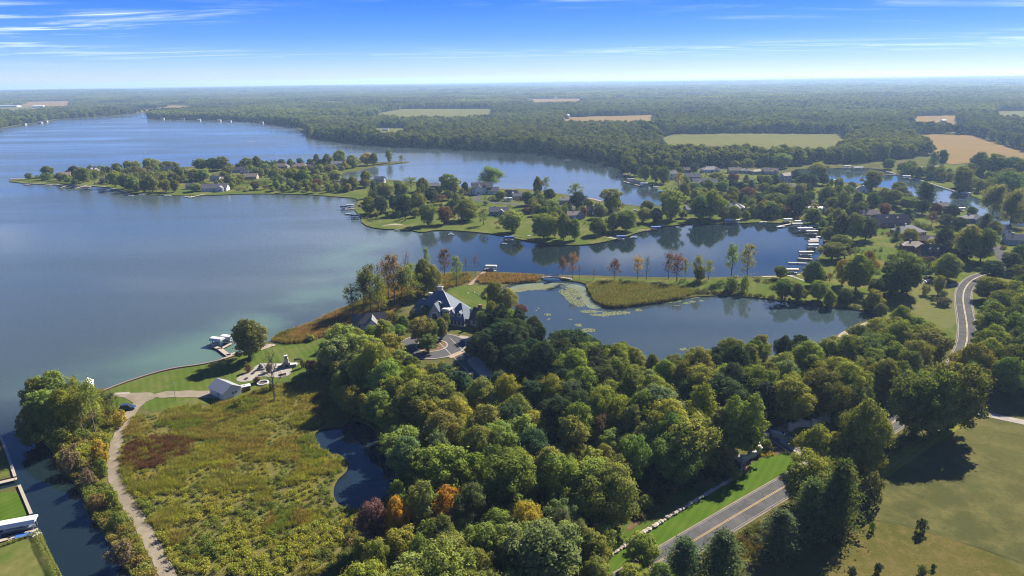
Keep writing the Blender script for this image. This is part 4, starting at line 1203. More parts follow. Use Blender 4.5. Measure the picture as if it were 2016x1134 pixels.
T((640, 640, 2.2956), 'wood', [(235,800,1020,165,'bR','reddish maple at the front edge of the big wood by the small pond'),(330,775,1010,130,'bK'),(450,705,960,150,'bO'),(555,735,950,160,'bA','orange-gold maple in the front of the big wood'),(670,725,965,165,'bW'),(910,800,1020,145,'bK','golden-topped tree at the front of the big wood'),(1065,830,1060,120,'bL'),(1150,880,1090,110,'bL'),(1205,940,1130,140,'bM'),
    (825,225,420,125,'bY'),(905,235,400,55,'cL','single grey-green spruce standing up out of the big wood'),(1020,230,430,180,'bY'),(1260,280,500,165,'bY'),(1420,300,520,185,'bO'),(1240,425,570,100,'sR','brownish half-bare tree inside the big wood'),(1130,620,790,95,'bK','small golden tree inside the big wood'),(380,500,710,165,'bL'),(510,475,700,115,'bL'),(1400,495,720,150,'bM'),(230,75,330,150,'bA' if False else 'bM'),(700,460,720,190,'bG'),(1010,555,790,170,'bM'),(420,690,800,70,'nB','bare grey snag at the edge of the big wood'),(560,560,700,120,'bG'),(240,960,1180,120,'bM'),(430,950,1190,130,'bM'),(540,860,1100,150,'bG'),(240,1060,1220,90,'bY')])
canopy(W1, 6.4, (8.5, 16.5), 'wood', (.66, .95), seed=3)
canopy(W2, 6.3, (8, 15.5), 'pondwood', (.66, .95), seed=4)
canopy(W3, 7.2, (11, 15), 'eastwood', (.70, .90), seed=5)
random.seed(5)
N_LISTED = len(TREES)

WHERE = {'pen': ('on the long peninsula', 'from its lake tip'), 'bay': ('by the bay houses', 'from the open lake'), 'hood': ('among the eastern houses', 'from the upper bay'),
         'dock': ('by the docks and curving road', 'from the docks'), 'cause': ('on the grassy causeway', 'from the footbridge'), 'shore': ('on the reedy shore', 'from the open lake'),
         'house': ('around the slate-roofed house', 'from the garage'), 'lawn': ('around the patio lawn', 'from the seawall'), 'spit': ('on the channel spit', 'from the channel mouth'), 'road': ('along the country road', 'from its lower end'),
         'wood': ('in the big wood', 'from the small pond'), 'pondwood': ('in the lily-pond wood', 'from the driveway loop'), 'eastwood': ('in the wood beyond the road', 'from the road')}
GROUP = {'pen': 'trees on the long peninsula', 'bay': 'trees by the bay houses', 'hood': 'trees among the eastern houses', 'dock': 'trees near the docks and curving road', 'cause': 'trees on the causeway', 'shore': 'trees on the reedy shore', 'house': 'trees around the big house', 'lawn': 'trees and shrubs on the estate lawn', 'spit': 'trees and shrubs on the spit', 'road': 'trees along the country road', 'wood': 'trees of the big wood', 'pondwood': 'trees of the pond wood', 'eastwood': 'trees of the wood beyond the road'}

def plant_all():
    rs = np.random.default_rng(11)
    counters = {}
    order = sorted(range(len(TREES)), key=lambda i: (TREES[i][5], proj(TREES[i][0])[0] if TREES[i][5] != 'road' else -proj(TREES[i][0])[1]))
    for i in order:
        g, h, w, st, col, region, label = TREES[i]
        protos = PROTO[st] + (PROTO['b'][:4] if st == 'd' else [])
        crown, trunk, H0, W0 = protos[rs.integers(len(protos))]
        name, noun, cat = KIND[st]
        if region in ('wood', 'pondwood', 'eastwood'):
            name = 'woodland_tree'
        elif i >= N_LISTED and st != 'u':
            name = 'garden_tree'
        key = (region, noun, col)
        counters[key] = counters.get(key, 0) + 1
        if not label:
            wh, fr = WHERE[region]
            label = f'{ADJ[col]} {noun} {wh}, {ordinal(counters[key])} such {fr}'
        root = empty(name, (g.x, g.y, LAND), rs.random() * 6.28)
        sw = w / W0 * rs.uniform(.95, 1.06)
        root.scale = (sw, sw * rs.uniform(.92, 1.08), h / H0)
        tag(root, label, cat, GROUP[region])
        c = link('crown', crown, root)
        base = np.array(TINT[col]) * rs.uniform(.82, 1.2)
        base = base * (1 + rs.normal(size=3) * np.array((.10, .05, .10)))
        c.color = (*np.clip(base, .004, .9), 1)
        link('trunk', trunk, root)

# ------------------------------------------------------------------ masses nobody could count: far woods, marsh growth, reeds
def proto_coll(name, meshes):
    c = bpy.data.collections.new(name)
    for i, me in enumerate(meshes):
        o = bpy.data.objects.new(f'{name}_{i:02d}', me)
        c.objects.link(o)
    return c

def scatter_group(coll):
    ng = bpy.data.node_groups.new('scatter_' + coll.name, 'GeometryNodeTree')
    ng.interface.new_socket('Geometry', in_out='INPUT', socket_type='NodeSocketGeometry')
    ng.interface.new_socket('Geometry', in_out='OUTPUT', socket_type='NodeSocketGeometry')
    gi, go = ng.nodes.new('NodeGroupInput'), ng.nodes.new('NodeGroupOutput')
    ip = ng.nodes.new('GeometryNodeInstanceOnPoints')
    ci = ng.nodes.new('GeometryNodeCollectionInfo')
    ci.inputs['Collection'].default_value = coll
    ci.inputs['Separate Children'].default_value = True
    ci.inputs['Reset Children'].default_value = True
    def attr(nm, ty):
        a = ng.nodes.new('GeometryNodeInputNamedAttribute')
        a.data_type = ty
        a.inputs['Name'].default_value = nm
        return [o for o in a.outputs if o.enabled and o.name == 'Attribute'][0]
    L = ng.links.new
    L(gi.outputs[0], ip.inputs['Points'])
    L(ci.outputs[0], ip.inputs['Instance'])
    ip.inputs['Pick Instance'].default_value = True
    L(attr('pick', 'INT'), ip.inputs['Instance Index'])
    L(attr('turn', 'FLOAT_VECTOR'), ip.inputs['Rotation'])
    L(attr('size', 'FLOAT_VECTOR'), ip.inputs['Scale'])
    L(ip.outputs[0], go.inputs[0])
    return ng

def scatter(name, pts, size, tint, coll, npick, label, cat, seed=0, group=None):
    rs = np.random.default_rng(seed)
    n = len(pts)
    me = bpy.data.meshes.new(name)
    me.vertices.add(n)
    me.vertices.foreach_set('co', np.asarray(pts, np.float32).ravel())
    def put(nm, ty, arr, key):
        a = me.attributes.new(nm, ty, 'POINT')
        a.data.foreach_set(key, np.ascontiguousarray(arr).ravel())
    turn = np.zeros((n, 3), np.float32)
    turn[:, 2] = rs.random(n) * 6.283
    put('pick', 'INT', rs.integers(0, npick, n).astype(np.int32), 'value')
    put('turn', 'FLOAT_VECTOR', turn, 'vector')
    put('size', 'FLOAT_VECTOR', np.asarray(size, np.float32), 'vector')
    col = np.ones((n, 4), np.float32)
    col[:, :3] = tint
    put('tint', 'FLOAT_COLOR', col, 'color')
    me.update()
    o = link(name, me)
    md = o.modifiers.new('scatter', 'NODES')
    if coll.name not in SG:
        SG[coll.name] = scatter_group(coll)
    md.node_group = SG[coll.name]
    tag(o, label, cat, None, 'stuff')
    return o
SG = {}

def jitter_grid(x0, x1, y0, y1, step, seed, j=0.85):
    rs = np.random.default_rng(seed)
    gx, gy = np.meshgrid(np.arange(x0, x1, step), np.arange(y0, y1, step))
    p = np.stack([gx.ravel(), gy.ravel()], 1)
    return p + (rs.random(p.shape) - .5) * step * j

# far trees, simpler: lobes of larger faces
def far_tree(seed, H, W, nl, per, ls):
    random.seed(seed)
    lobes = []
    for i in range(nl):
        zf = 1 - 2 * (i + .5) / nl
        rr = math.sqrt(1 - zf * zf)
        a = i * 2.4 + random.random()
        wob = random.uniform(.5, .85)
        lobes.append(((W / 2 * rr * math.cos(a) * wob, W / 2 * rr * math.sin(a) * wob, H * .56 + H * .38 * zf), W * random.uniform(.16, .27)))
    C, Nn, s = crown_lobes(lobes, per, ls, cull=.6)
    V, Q = leaf_quads(C, Nn, s, .8)
    mb = MB().tube([(0, 0, -.5), (0, 0, H * .5)], [.3, .15], 4)
    k = len(V)
    V = np.concatenate([V, np.array(mb.v)])
    quads = [f for f in mb.f if len(f) == 4][:4]
    Q = np.concatenate([Q, np.array(quads) + k])
    vary = np.concatenate([vary_for(C, 2.5), np.zeros(len(quads))])
    return quads_mesh('far_tree', V, Q, vary, M['leaf_i'])
FAR = proto_coll('far_tree', [far_tree(600 + k, 13 + (k % 3), 9 + (k % 2) * 1.5, 13, 2.6, 1.05) for k in range(6)])
def far_patch(seed):
    random.seed(seed)
    Cs, Ns = [], []
    for i in range(46):
        x, y = random.uniform(-30, 30), random.uniform(-30, 30)
        h = random.uniform(9, 17)
        w = random.uniform(4.5, 7)
        n = 42
        d = unit(n)
        d[:, 2] = np.abs(d[:, 2]) * 1.1 - .25
        Cs.append(np.array((x, y, h * .6)) + d * np.array((w, w, h * .42)) * (0.85 + .25 * rng.random((n, 1))))
        nn = d + rng.normal(size=(n, 3)) * .35 + np.array((0, 0, .2))
        Ns.append(nn / np.linalg.norm(nn, axis=1)[:, None])
    C, Nn = np.concatenate(Cs), np.concatenate(Ns)
    V, Q = leaf_quads(C, Nn, 3.4 * (.7 + .6 * rng.random(len(C))), .9)
    return quads_mesh('far_patch', V, Q, np.clip(vary_for(C, 9), 0, 1), M['leaf_i'])
PATCH = proto_coll('far_patch', [far_patch(700 + k) for k in range(5)])

def far_tints(n, xy, seed):
    rs = np.random.default_rng(seed)
    base = np.array([TINT['G'], TINT['M'], TINT['O'], TINT['W'], TINT['L'], TINT['D']])
    z = vnoise(xy, 130, seed + 1)
    pr = rs.random(n) * .6 + z * .5
    k = np.where(pr < .28, 5, np.where(pr < .55, 0, np.where(pr < .80, 1, np.where(pr < .92, 2, np.where(pr < 1.0, 3, 4)))))
    return base[k] * .78 * (0.8 + .4 * rs.random((n, 1))) * (0.72 + .62 * vnoise(xy, 420, seed + 7))[:, None]

def far_woods():
    pts = jitter_grid(-1750, 2250, 470, 2650, 8.6, 21)
    pts = pts[np.abs(pts[:, 0]) < pts[:, 1] * .84 + 60]
    keep = ~on_water(pts)
    for f in FIELDS:
        keep &= ~inside(f, pts)
    for w in (W_LAKE,):
        d = np.full(len(pts), 99.)
        d[keep] = dist_to_line(w, pts[keep])
        keep &= d > 5
    keep &= ~inside(HOODZONE, pts)
    pts = pts[keep]
    # glades
    gl = vnoise(pts, 170, 31) * .65 + vnoise(pts, 60, 33) * .35
    pts = pts[(gl > .33) | (pts[:, 1] < 1350)]
    rs = np.random.default_rng(41)
    h = rs.uniform(.75, 1.25, len(pts)) * (.85 + .35 * vnoise(pts, 120, 35))
    size = np.stack([h * rs.uniform(.9, 1.25, len(h)), h * rs.uniform(.9, 1.25, len(h)), h], 1)
    z = np.full(len(pts), LAND)
    scatter('forest', np.column_stack([pts, z]), size, far_tints(len(pts), pts, 51), FAR, 6, 'mixed green woodland behind the lake and the houses', 'woods', 61)
    print('forest', len(pts))
    pts = jitter_grid(-9000, 9400, 2600, 11500, 46, 22)
    pts = pts[np.abs(pts[:, 0]) < pts[:, 1] * .84 + 100]
    keep = ~on_water(pts)
    for f in FIELDS:
        ff = [Vector((p.x, p.y, 0)) for p in f]
        keep &= ~inside(ff, pts)
        near = np.zeros(len(pts), bool)
    pts = pts[keep]
    gl = vnoise(pts, 420, 36) * .6 + vnoise(pts, 150, 37) * .4
    pts = pts[gl > .385]
    rs = np.random.default_rng(42)
    h = rs.uniform(.8, 1.15, len(pts)) * (.75 + .6 * vnoise(pts, 500, 38))
    size = np.stack([np.ones(len(h)), np.ones(len(h)), h], 1)
    z = np.array([hill(x, y) - .3 for x, y in pts])
    scatter('forest', np.column_stack([pts, z]), size, far_tints(len(pts), pts, 52) * .95, PATCH, 5, 'hazy blue-green forest reaching the horizon', 'forest', 62)
    print('patches', len(pts))
# the inhabited land keeps its own trees
HOODZONE = [P(x, y) for x, y in [(0,340),(300,326),(700,312),(820,315),(800,340),(1000,366),(1200,390),(1290,370),(1240,344),(1245,334),(1310,330),(1400,330),(1480,328),(1560,326),(1620,322),(1700,320),(1770,312),(1850,303),(1885,314),(1960,318),(2200,335),(2200,700),(1900,700),(1500,640),(0,700)]]
far_woods()

# ------------------------------------------------------------------ marsh growth, reeds, lily pads
def tussock(seed, h, n, w, spread):
    rs = np.random.default_rng(seed)
    a = rs.random(n) * 6.28
    r = rs.random(n) * spread
    base = np.stack([r * np.cos(a), r * np.sin(a), np.zeros(n)], 1)
    lean = np.stack([np.cos(a), np.sin(a), np.zeros(n)], 1) * (rs.random((n, 1)) * .45 + .1) * h
    hh = h * rs.uniform(.6, 1.15, (n, 1))
    side = np.stack([-np.sin(a + 1), np.cos(a + 1), np.zeros(n)], 1) * w / 2
    tip = base + lean + np.array((0, 0, 1)) * hh
    V = np.stack([base - side, base + side, tip + side * .5, tip - side * .5], 1).reshape(-1, 3)
    return quads_mesh('tussock', V, np.arange(4 * n).reshape(n, 4), rs.random(n), M['leaf_i'])

def low_shrub(seed, w, h, n, ls):
    rs = np.random.default_rng(seed)
    Cs = []
    for k in range(7):
        c = np.array([rs.uniform(-.3, .3) * w, rs.uniform(-.3, .3) * w, h * rs.uniform(.25, .6)])
        d = rs.normal(size=(n // 7, 3))
        d /= np.linalg.norm(d, axis=1)[:, None]
        Cs.append(c + d * np.array((w * .26, w * .26, h * .36)) * rs.uniform(.7, 1.1, (n // 7, 1)))
    C = np.concatenate(Cs)
    C[:, 2] = np.maximum(C[:, 2], .05)
    nn = rs.normal(size=C.shape) * .6 + np.array((0, 0, .6)) + C * .3 / w
    nn /= np.linalg.norm(nn, axis=1)[:, None]
    V, Q = leaf_quads(C, nn, ls * rs.uniform(.6, 1.4, len(C)))
    return quads_mesh('low_shrub', V, Q, rs.random(len(C)), M['leaf_i'])

GRASS = proto_coll('tussock', [tussock(800 + k, .85 + .2 * (k % 3), 110, .075, .85) for k in range(5)])
SHRUB = proto_coll('low_shrub', [low_shrub(820 + k, 1.9, 1.3 + .2 * (k % 3), 170, .26) for k in range(6)])
CATTAIL = proto_coll('reed', [tussock(840 + k, 1.7, 60, .10, .7) for k in range(4)])

def fill(px, step, seed, n=2):
    poly = gpoly(px, LAND, n)
    a = np.array([(p.x, p.y) for p in poly])
    lo, hi = a.min(0), a.max(0)
    p = jitter_grid(lo[0], hi[0], lo[1], hi[1], step, seed)
    p = p[inside(poly, p)]
    p = p[~on_water(p)]
    p = p[dist_to_line(GRAVEL, p, False) > 1.75]
    return p[dist_to_line(ROAD, p, False) > 4.6]

def pal(idx, cols, rs):
    c = np.array(cols)[idx]
    return c * rs.uniform(.88, 1.16, (len(idx), 1)) * (1 + rs.normal(size=(len(idx), 3)) * .04)

def marsh():
    rs = np.random.default_rng(91)
    cols = [(.178, .182, .042), (.235, .242, .042), (.200, .170, .054), (.112, .060, .036), (.140, .170, .038), (.250, .238, .044), (.215, .208, .060)]
    rust = gpoly([(245,875),(280,862),(330,858),(385,868),(375,895),(330,905),(300,925),(250,925),(236,905)])
    p = fill(MARSH, 1.02, 92)
    z = vnoise(p, 11, 93)
    z2 = vnoise(p, 4, 94)
    sx = np.array([proj((q[0], q[1], .5))[:2] for q in p])
    idx = np.where(z < .34, 0, np.where(z < .55, 6, np.where(z < .72, 2, 4)))
    idx = np.where((z2 > .66) & (sx[:, 1] > 880), 1, idx)
    idx = np.where(inside(rust, p) & (rs.random(len(p)) < .85), 3, idx)
    shr = (vnoise(p, 7, 95) > .60 - .30 * np.clip((sx[:, 1] - 880) / 200, -.6, 1)) & ~inside(rust, p)
    g = p[~shr]
    h = rs.uniform(.6, 1.15, len(g))
    scatter('marsh_grass', np.column_stack([g, np.full(len(g), LAND)]), np.stack([h * 1.1, h * 1.1, h], 1), pal(idx[~shr], cols, rs), GRASS, 5, 'tall olive and rust marsh grass around the small pond', 'grass', 96)
    q = p[shr][rs.random(shr.sum()) < .55]
    sq = np.array([proj((k[0], k[1], .5))[:2] for k in q])
    zz = vnoise(q, 9, 97)
    low = np.clip((sq[:, 1] - 850) / 220, 0, 1)
    ix = np.where(zz < .40, 4, np.where(zz < .40 + .4 * low, 1, np.where(zz < .55 + .4 * low, 5, 0)))
    s = rs.uniform(.45, 1.1, len(q)) * (.65 + .6 * low)
    scatter('marsh_shrubs', np.column_stack([q, np.full(len(q), LAND)]), np.stack([s, s, s * rs.uniform(.7, 1.1, len(s))], 1), pal(ix, cols, rs), SHRUB, 6, 'low yellow-green shrubs massed in the wet meadow', 'shrubs', 98)
    # spit
    p = fill(SPITVEG, 1.1, 101)
    z = vnoise(p, 8, 102)
    idx = np.where(z < .3, 4, np.where(z < .5, 0, np.where(z < .62, 2, np.where(z < .75, 6, 1))))
    s = rs.uniform(.6, 1.5, len(p))
    keep = rs.random(len(p)) < .75
    scatter('bank_shrubs', np.column_stack([p, np.full(len(p), LAND)])[keep], np.stack([s, s, s], 1)[keep], pal(idx, cols, rs)[keep], SHRUB, 6, 'tangled brush on the channel bank beside the gravel track', 'brush', 103)
    # lake shore reeds, boardwalk marsh
    p = np.concatenate([fill(SHORE_REEDS, 1.15, 104), fill([(950,541),(985,540),(1062,544),(1064,552),(1030,555),(990,559),(960,560),(935,556)], 1.2, 105)])
    z = vnoise(p, 14, 106)
    rcol = [(.190, .125, .060), (.165, .135, .050), (.130, .130, .042), (.215, .150, .075)]
    idx = np.where(z < .35, 0, np.where(z < .55, 3, np.where(z < .72, 1, 2)))
    s = rs.uniform(.8, 1.4, len(p))
    scatter('shore_reeds', np.column_stack([p, np.full(len(p), LAND)]), np.stack([s * 1.2, s * 1.2, s], 1), pal(idx, rcol, rs), GRASS, 5, 'brown reeds along the lake shore and boardwalk', 'reeds', 107)
    p = fill(REEDS, .95, 108)
    idx = rs.integers(0, 2, len(p))
    s = rs.uniform(.75, 1.25, len(p))
    scatter('cattails', np.column_stack([p, np.full(len(p), LAND - .2)]), np.stack([s, s, s], 1), pal(idx, [(.120, .135, .045), (.140, .130, .050)], rs), CATTAIL, 4, 'olive cattails filling the pond corner by the causeway', 'cattails', 109)
    # pond edge growth
    edge = chaikin([P(x, y) for x, y in [(1372,576),(1421,579),(1475,583),(1525,588),(1575,595),(1640,603),(1700,609),(1732,620)]], 2, False)
    p = np.concatenate([np.array([(q.x, q.y)]) + rs.normal(size=(9, 2)) * 1.6 for q in edge])
    p = p[~on_water(p)]
    s = rs.uniform(.5, 1.1, len(p))
    scatter('pond_edge_brush', np.column_stack([p, np.full(len(p), LAND)]), np.stack([s, s, s], 1), pal(rs.integers(0, 3, len(p)), [(.10, .11, .04), (.13, .12, .045), (.075, .09, .035)], rs), SHRUB, 6, 'low brush along the far edge of the lily pond', 'brush', 110)
    # woodland edge undergrowth
    ug = []
    for px in ([(650,740),(690,800),(730,850),(765,900),(785,960),(770,1000),(720,1020),(705,1080),(700,1140)], [(1240,1010),(1290,975),(1330,950),(1390,940),(1440,912)], [(640,700),(650,745),(690,700)], [(1510,985),(1600,960),(1680,930),(1720,900),(1760,870),(1840,830),(1890,800)], [(1440,1080),(1500,1040),(1560,1010)]):
        ln = gline(px, LAND, 3)
        ug += [np.array([(q.x, q.y)]) + rs.normal(size=(6, 2)) * 1.7 for q in ln]
    p = np.concatenate(ug)
    p = p[~on_water(p) & (dist_to_line(ROAD, p, False) > 5.2)]
    s = rs.uniform(.5, 1.3, len(p))
    scatter('undergrowth', np.column_stack([p, np.full(len(p), LAND)]), np.stack([s, s, s], 1), pal(rs.integers(0, 4, len(p)), [(.09, .11, .035), (.14, .13, .05), (.075, .09, .03), (.17, .13, .06)], rs), SHRUB, 6, 'mixed undergrowth along the edge of the woods', 'undergrowth', 111)
    p = fill([(1400,1095),(1500,1035),(1560,1000),(1600,975),(1640,955),(1680,925),(1700,940),(1660,985),(1590,1030),(1500,1080),(1440,1120)], .9, 115)
    s = rs.uniform(.35, .8, len(p))
    scatter('verge_grass', np.column_stack([p, np.full(len(p), LAND)]), np.stack([s * 1.4, s * 1.4, s], 1), pal(rs.integers(0, 3, len(p)), [(.22, .165, .07), (.19, .16, .055), (.16, .14, .05)], rs), GRASS, 5, 'tan roadside grass under the pines', 'grass', 116)
    # gate bed flowers
    p = fill([(1488,899),(1495,890),(1510,887),(1528,893),(1524,899),(1500,901)], .55, 117, 1)
    s = rs.uniform(.25, .45, len(p))
    scatter('bed_flowers', np.column_stack([p, np.full(len(p), Z3)]), np.stack([s, s, s], 1), pal(np.zeros(len(p), int), [(.32, .26, .03)], rs), SHRUB, 6, 'yellow ground cover in the bed by the stone gate wall', 'flowers', 118)
    p = fill([(1466,906),(1486,897),(1490,901),(1472,911)], .6, 119, 1)
    s = rs.uniform(.3, .5, len(p))
    scatter('bed_flowers', np.column_stack([p, np.full(len(p), Z3)]), np.stack([s, s, s], 1), pal(np.zeros(len(p), int), [(.13, .03, .03)], rs), SHRUB, 6, 'dark red shrubs along the foot of the gate wall', 'flowers', 120)
def garden_shrubs():
    rs = np.random.default_rng(181)
    ps = []
    for px, step, th, sd in (([(70,350),(180,338),(420,330),(650,322),(690,335),(700,374),(560,376),(300,376),(240,370),(150,360)], 3.2, .68, 182), ([(720,366),(900,374),(1100,390),(1290,412),(1240,450),(1100,470),(980,452),(860,440),(720,436)], 3.2, .74, 183), ([(1260,350),(1500,336),(1720,374),(1990,470),(1960,540),(1740,560),(1640,520),(1640,440),(1420,430),(1320,400)], 3.4, .70, 184), ([(1160,552),(1400,556),(1560,550),(1700,600),(1560,590),(1400,575)], 2.6, .72, 185)):
        p = fill(px, step, sd, 0)
        ps.append(p[vnoise(p, 9, sd) > th])
    p = np.concatenate(ps)
    s = rs.uniform(.6, 1.7, len(p))
    scatter('garden_shrubs', np.column_stack([p, np.full(len(p), LAND)]), np.stack([s * 1.1, s * 1.1, s], 1), pal(rs.integers(0, 5, len(p)), [(.10, .13, .04), (.07, .10, .036), (.14, .15, .05), (.09, .12, .04), (.14, .10, .06)], rs), SHRUB, 6, 'garden shrubs and hedging around the lakeside houses', 'shrubs', 186)
    print('garden shrubs', len(p))
garden_shrubs()
MEADOW_TRACK = gline([(1700,1022),(1760,1030),(1830,1048),(1900,1068),(1980,1096),(2080,1130)], LAND, 2)
marsh()
tag(link('meadow_track', strip_mesh('meadow_track', MEADOW_TRACK, .8, Z2 + .02, M['ground'])), 'faint mown line crossing the dry meadow', 'track', None, 'structure')

def lily():
    cr = (880, 480, 3.877)
    X = lambda pts: [P(cr[0] + x / cr[2], cr[1] + y / cr[2], 0) for x, y in pts]
    rs = np.random.default_rng(131)
    polys = [X([(480,352),(560,330),(640,325),(700,315),(780,320),(860,340),(800,356),(700,352),(640,358),(540,372),(490,370)]),
             X([(850,352),(940,335),(1015,350),(1045,420),(1062,482),(990,482),(930,447),(900,408),(860,378)]),
             X([(1010,512),(1100,502),(1200,522),(1300,518),(1400,515),(1405,535),(1250,547),(1200,560),(1100,547),(1030,527)]),
             X([(1650,455),(1720,430),(1790,425),(1800,440),(1720,452)]), X([(1850,412),(1930,405),(1930,414),(1860,420)])]
    for x, y, a, b in [(685,498,26,13),(760,541,30,9),(775,575,24,9),(1000,624,32,13),(1080,661,54,16),(1465,508,32,11),(945,578,13,6),(1830,455,30,7),(1875,443,28,9),(1760,470,20,6),(1945,437,15,6),(615,378,10,6),(1800,806,40,12),(1200,450,25,18)]:
        polys.append(X([(x + a * math.cos(t) * rs.uniform(.75, 1.15), y + b * math.sin(t) * rs.uniform(.75, 1.15)) for t in np.linspace(0, 5.7, 12)]))
    mb = MB()
    for k, pl in enumerate(polys):
        a = np.array([(p.x, p.y) for p in pl])
        lo, hi = a.min(0), a.max(0)
        g = jitter_grid(lo[0], hi[0], lo[1], hi[1], .62, 140 + k)
        g = g[inside(chaikin(pl, 2), g)]
        g = g[vnoise(g, 2.6, 150 + k) > .22]
        for (x, y) in g:
            r_ = rs.uniform(.26, .46)
            t0 = rs.random() * 6.28
            z = .07 + rs.random() * .012
            mb.add([(x + r_ * math.cos(t0 + j * 1.047), y + r_ * math.sin(t0 + j * 1.047), z) for j in range(6)], [(0, 1, 2, 3, 4, 5)])
    o = mb.build('lily_pads', M['lily'])
    tag(o, 'pale green lily pads floating in patches on the pond', 'lily pads', None, 'stuff')
    sheet('algae_film', chaikin(X([(480,330),(600,305),(760,300),(900,300),(1050,320),(1080,380),(1140,450),(1200,490),(1080,500),(1040,440),(1000,345),(900,330),(780,340),(640,350),(520,375),(470,360)]), 2), .05, M['algae'], 'stuff', 'thin milky algae film among the lily pads', 'algae')
lily()

# ------------------------------------------------------------------ stones
def rock_meshes(n, mat, squash=.7):
    out = []
    for k in range(n):
        bm = bmesh.new()
        bmesh.ops.create_icosphere(bm, subdivisions=1, radius=.5)
        random.seed(900 + k)
        for v in bm.verts:
            v.co *= random.uniform(.78, 1.18)
            v.co.z *= squash
        me = bpy.data.meshes.new('stone')
        bm.to_mesh(me)
        bm.free()
        me.materials.append(mat)
        out.append(me)
    return out
ROCKS = rock_meshes(6, M['boulder'])
GROCKS = rock_meshes(4, M['greyrock'], .8)

def walk_line(line, step):
    out, acc = [], 0.0
    for a, b in zip(line[:-1], line[1:]):
        L = (b - a).length
        d = (b - a) / max(L, 1e-6)
        while acc < L:
            out.append((a + d * acc, d))
            acc += step
        acc -= L
    return out

def boulder_wall():
    rs = np.random.default_rng(161)
    line = gline([(1110,1160),(1150,1130),(1195,1100),(1250,1062),(1320,1017),(1400,968),(1440,946),(1456,934),(1462,920),(1458,906),(1452,898)], LAND, 2)
    pts = walk_line(line, .62)
    root = empty('boulder_wall', pts[len(pts) // 2][0])
    tag(root, 'long low row of pale field boulders edging the roadside lawn', 'boulder wall')
    o0 = root.location
    for i, (p, d) in enumerate(pts[:290]):
        s = rs.uniform(.75, 1.3)
        nn = Vector((-d.y, d.x, 0))
        q = p + nn * rs.uniform(-.12, .12)
        o = link('boulder', ROCKS[rs.integers(6)], root, (q.x - o0.x, q.y - o0.y, .26 * s + .02), rs.random() * 6.28)
        o.scale = (s * 1.15, s, s * rs.uniform(.8, 1.1))
boulder_wall()

def rock_pile(px, py, n, spread, smin, smax, meshes, label, name='rock_pile'):
    rs = np.random.default_rng(int(px))
    g = P(px, py)
    root = empty(name, (g.x, g.y, LAND))
    tag(root, label, 'rocks')
    for k in range(n):
        s = rs.uniform(smin, smax)
        o = link('rock', meshes[rs.integers(len(meshes))], root, (rs.normal() * spread, rs.normal() * spread * .7, .28 * s), rs.random() * 6.28)
        o.scale = (s * 1.2, s, s)
rock_pile(642, 689, 16, 1.7, .8, 1.7, GROCKS, 'pile of grey rocks at the top of the estate lawn')
rock_pile(518, 683, 14, 1.5, .4, .9, ROCKS, 'scatter of tan rocks on the little sand beach')
rock_pile(1518, 884, 10, .9, .4, .8, ROCKS, 'ring of rocks in the mulched gate bed', 'rock_ring')
rock_pile(1470, 545, 10, 3.2, .5, 1.1, ROCKS, 'pale rocks on the bay shore below the thin yellow tree')
sheet('beach', gpoly([(505,690),(512,684),(527,678),(541,677),(543,681),(529,685),(512,691)], LAND, 1), Z4, M['sand'], label='small sand beach beside the docks', cat='beach')
sheet('beach', gpoly([(1645,664),(1660,652),(1690,640),(1722,628),(1728,634),(1695,648),(1665,664)], LAND, 1), Z2, M['sand'], label='pale mud bar at the end of the lily pond', cat='beach')
sheet('beach', gpoly([(745,447),(767,441),(782,440),(800,444),(782,443.5),(767,443)], LAND, 1), Z2, M['sand'], label='sandy strip on the bay point', cat='beach')
sheet('mulch_bed', gpoly([(1500,893),(1503,880),(1518,876),(1535,882),(1541,890),(1530,896),(1515,898)], LAND, 1), Z2 + .02, M['mulch'], label='mulched bed inside the stone gate wall', cat='bed')
sheet('mulch_bed', gpoly([(1452,932),(1462,922),(1470,908),(1490,896),(1496,899),(1476,914),(1466,930),(1458,940)], LAND, 1), Z2 + .03, M['mulch'], label='narrow mulch strip below the gate wall', cat='bed')
sheet('bare_soil', gpoly([(1230,1042),(1260,1015),(1285,995),(1282,960),(1275,935),(1290,925),(1300,950),(1300,985),(1270,1020),(1240,1046)], LAND, 1), Z2, M['mulch'], label='bare tan soil at the edge of the big wood', cat='soil')

# ------------------------------------------------------------------ walls, seawalls, hedges
def wall_strip(name, line, width, z0, z1, mat, label, cat, cap=None):
    root = empty(name, (line[len(line) // 2].x, line[len(line) // 2].y, LAND))
    tag(root, label, cat)
    mb, mc = MB(), MB()
    o = root.location
    def ribbon(mb_, w, za, zb):
        n = len(line)
        vs = []
        for i, p in enumerate(line):
            d = (line[min(i + 1, n - 1)] - line[max(i - 1, 0)])
            d.z = 0
            d.normalize()
            nn = Vector((-d.y, d.x, 0))
            for sg in (1, -1):
                for z in (za, zb):
                    q = p + nn * sg * w / 2
                    vs.append((q.x - o.x, q.y - o.y, z - o.z))
        fs = []
        for i in range(n - 1):
            a, b = 4 * i, 4 * i + 4
            fs += [(a + 1, b + 1, b + 3, a + 3), (a, a + 2, b + 2, b), (a, b, b + 1, a + 1), (a + 2, a + 3, b + 3, b + 2)]
        fs += [(0, 1, 3, 2), (4 * n - 4, 4 * n - 2, 4 * n - 1, 4 * n - 3)]
        mb_.add(vs, fs)
    ribbon(mb, width, z0, z1)
    mb.build('wall', M[mat], root)
    if cap:
        ribbon(mc, width + .2, z1 + .003, z1 + .14)
        mc.build('cap', M[cap], root)
    return root
wall_strip('seawall', gline([(205,770),(240,756),(300,736),(345,725),(395,719),(440,709),(470,698),(487,692)]), .5, -.3, .80, 'wood', 'long timber seawall along the estate lawn', 'seawall', 'redwood')
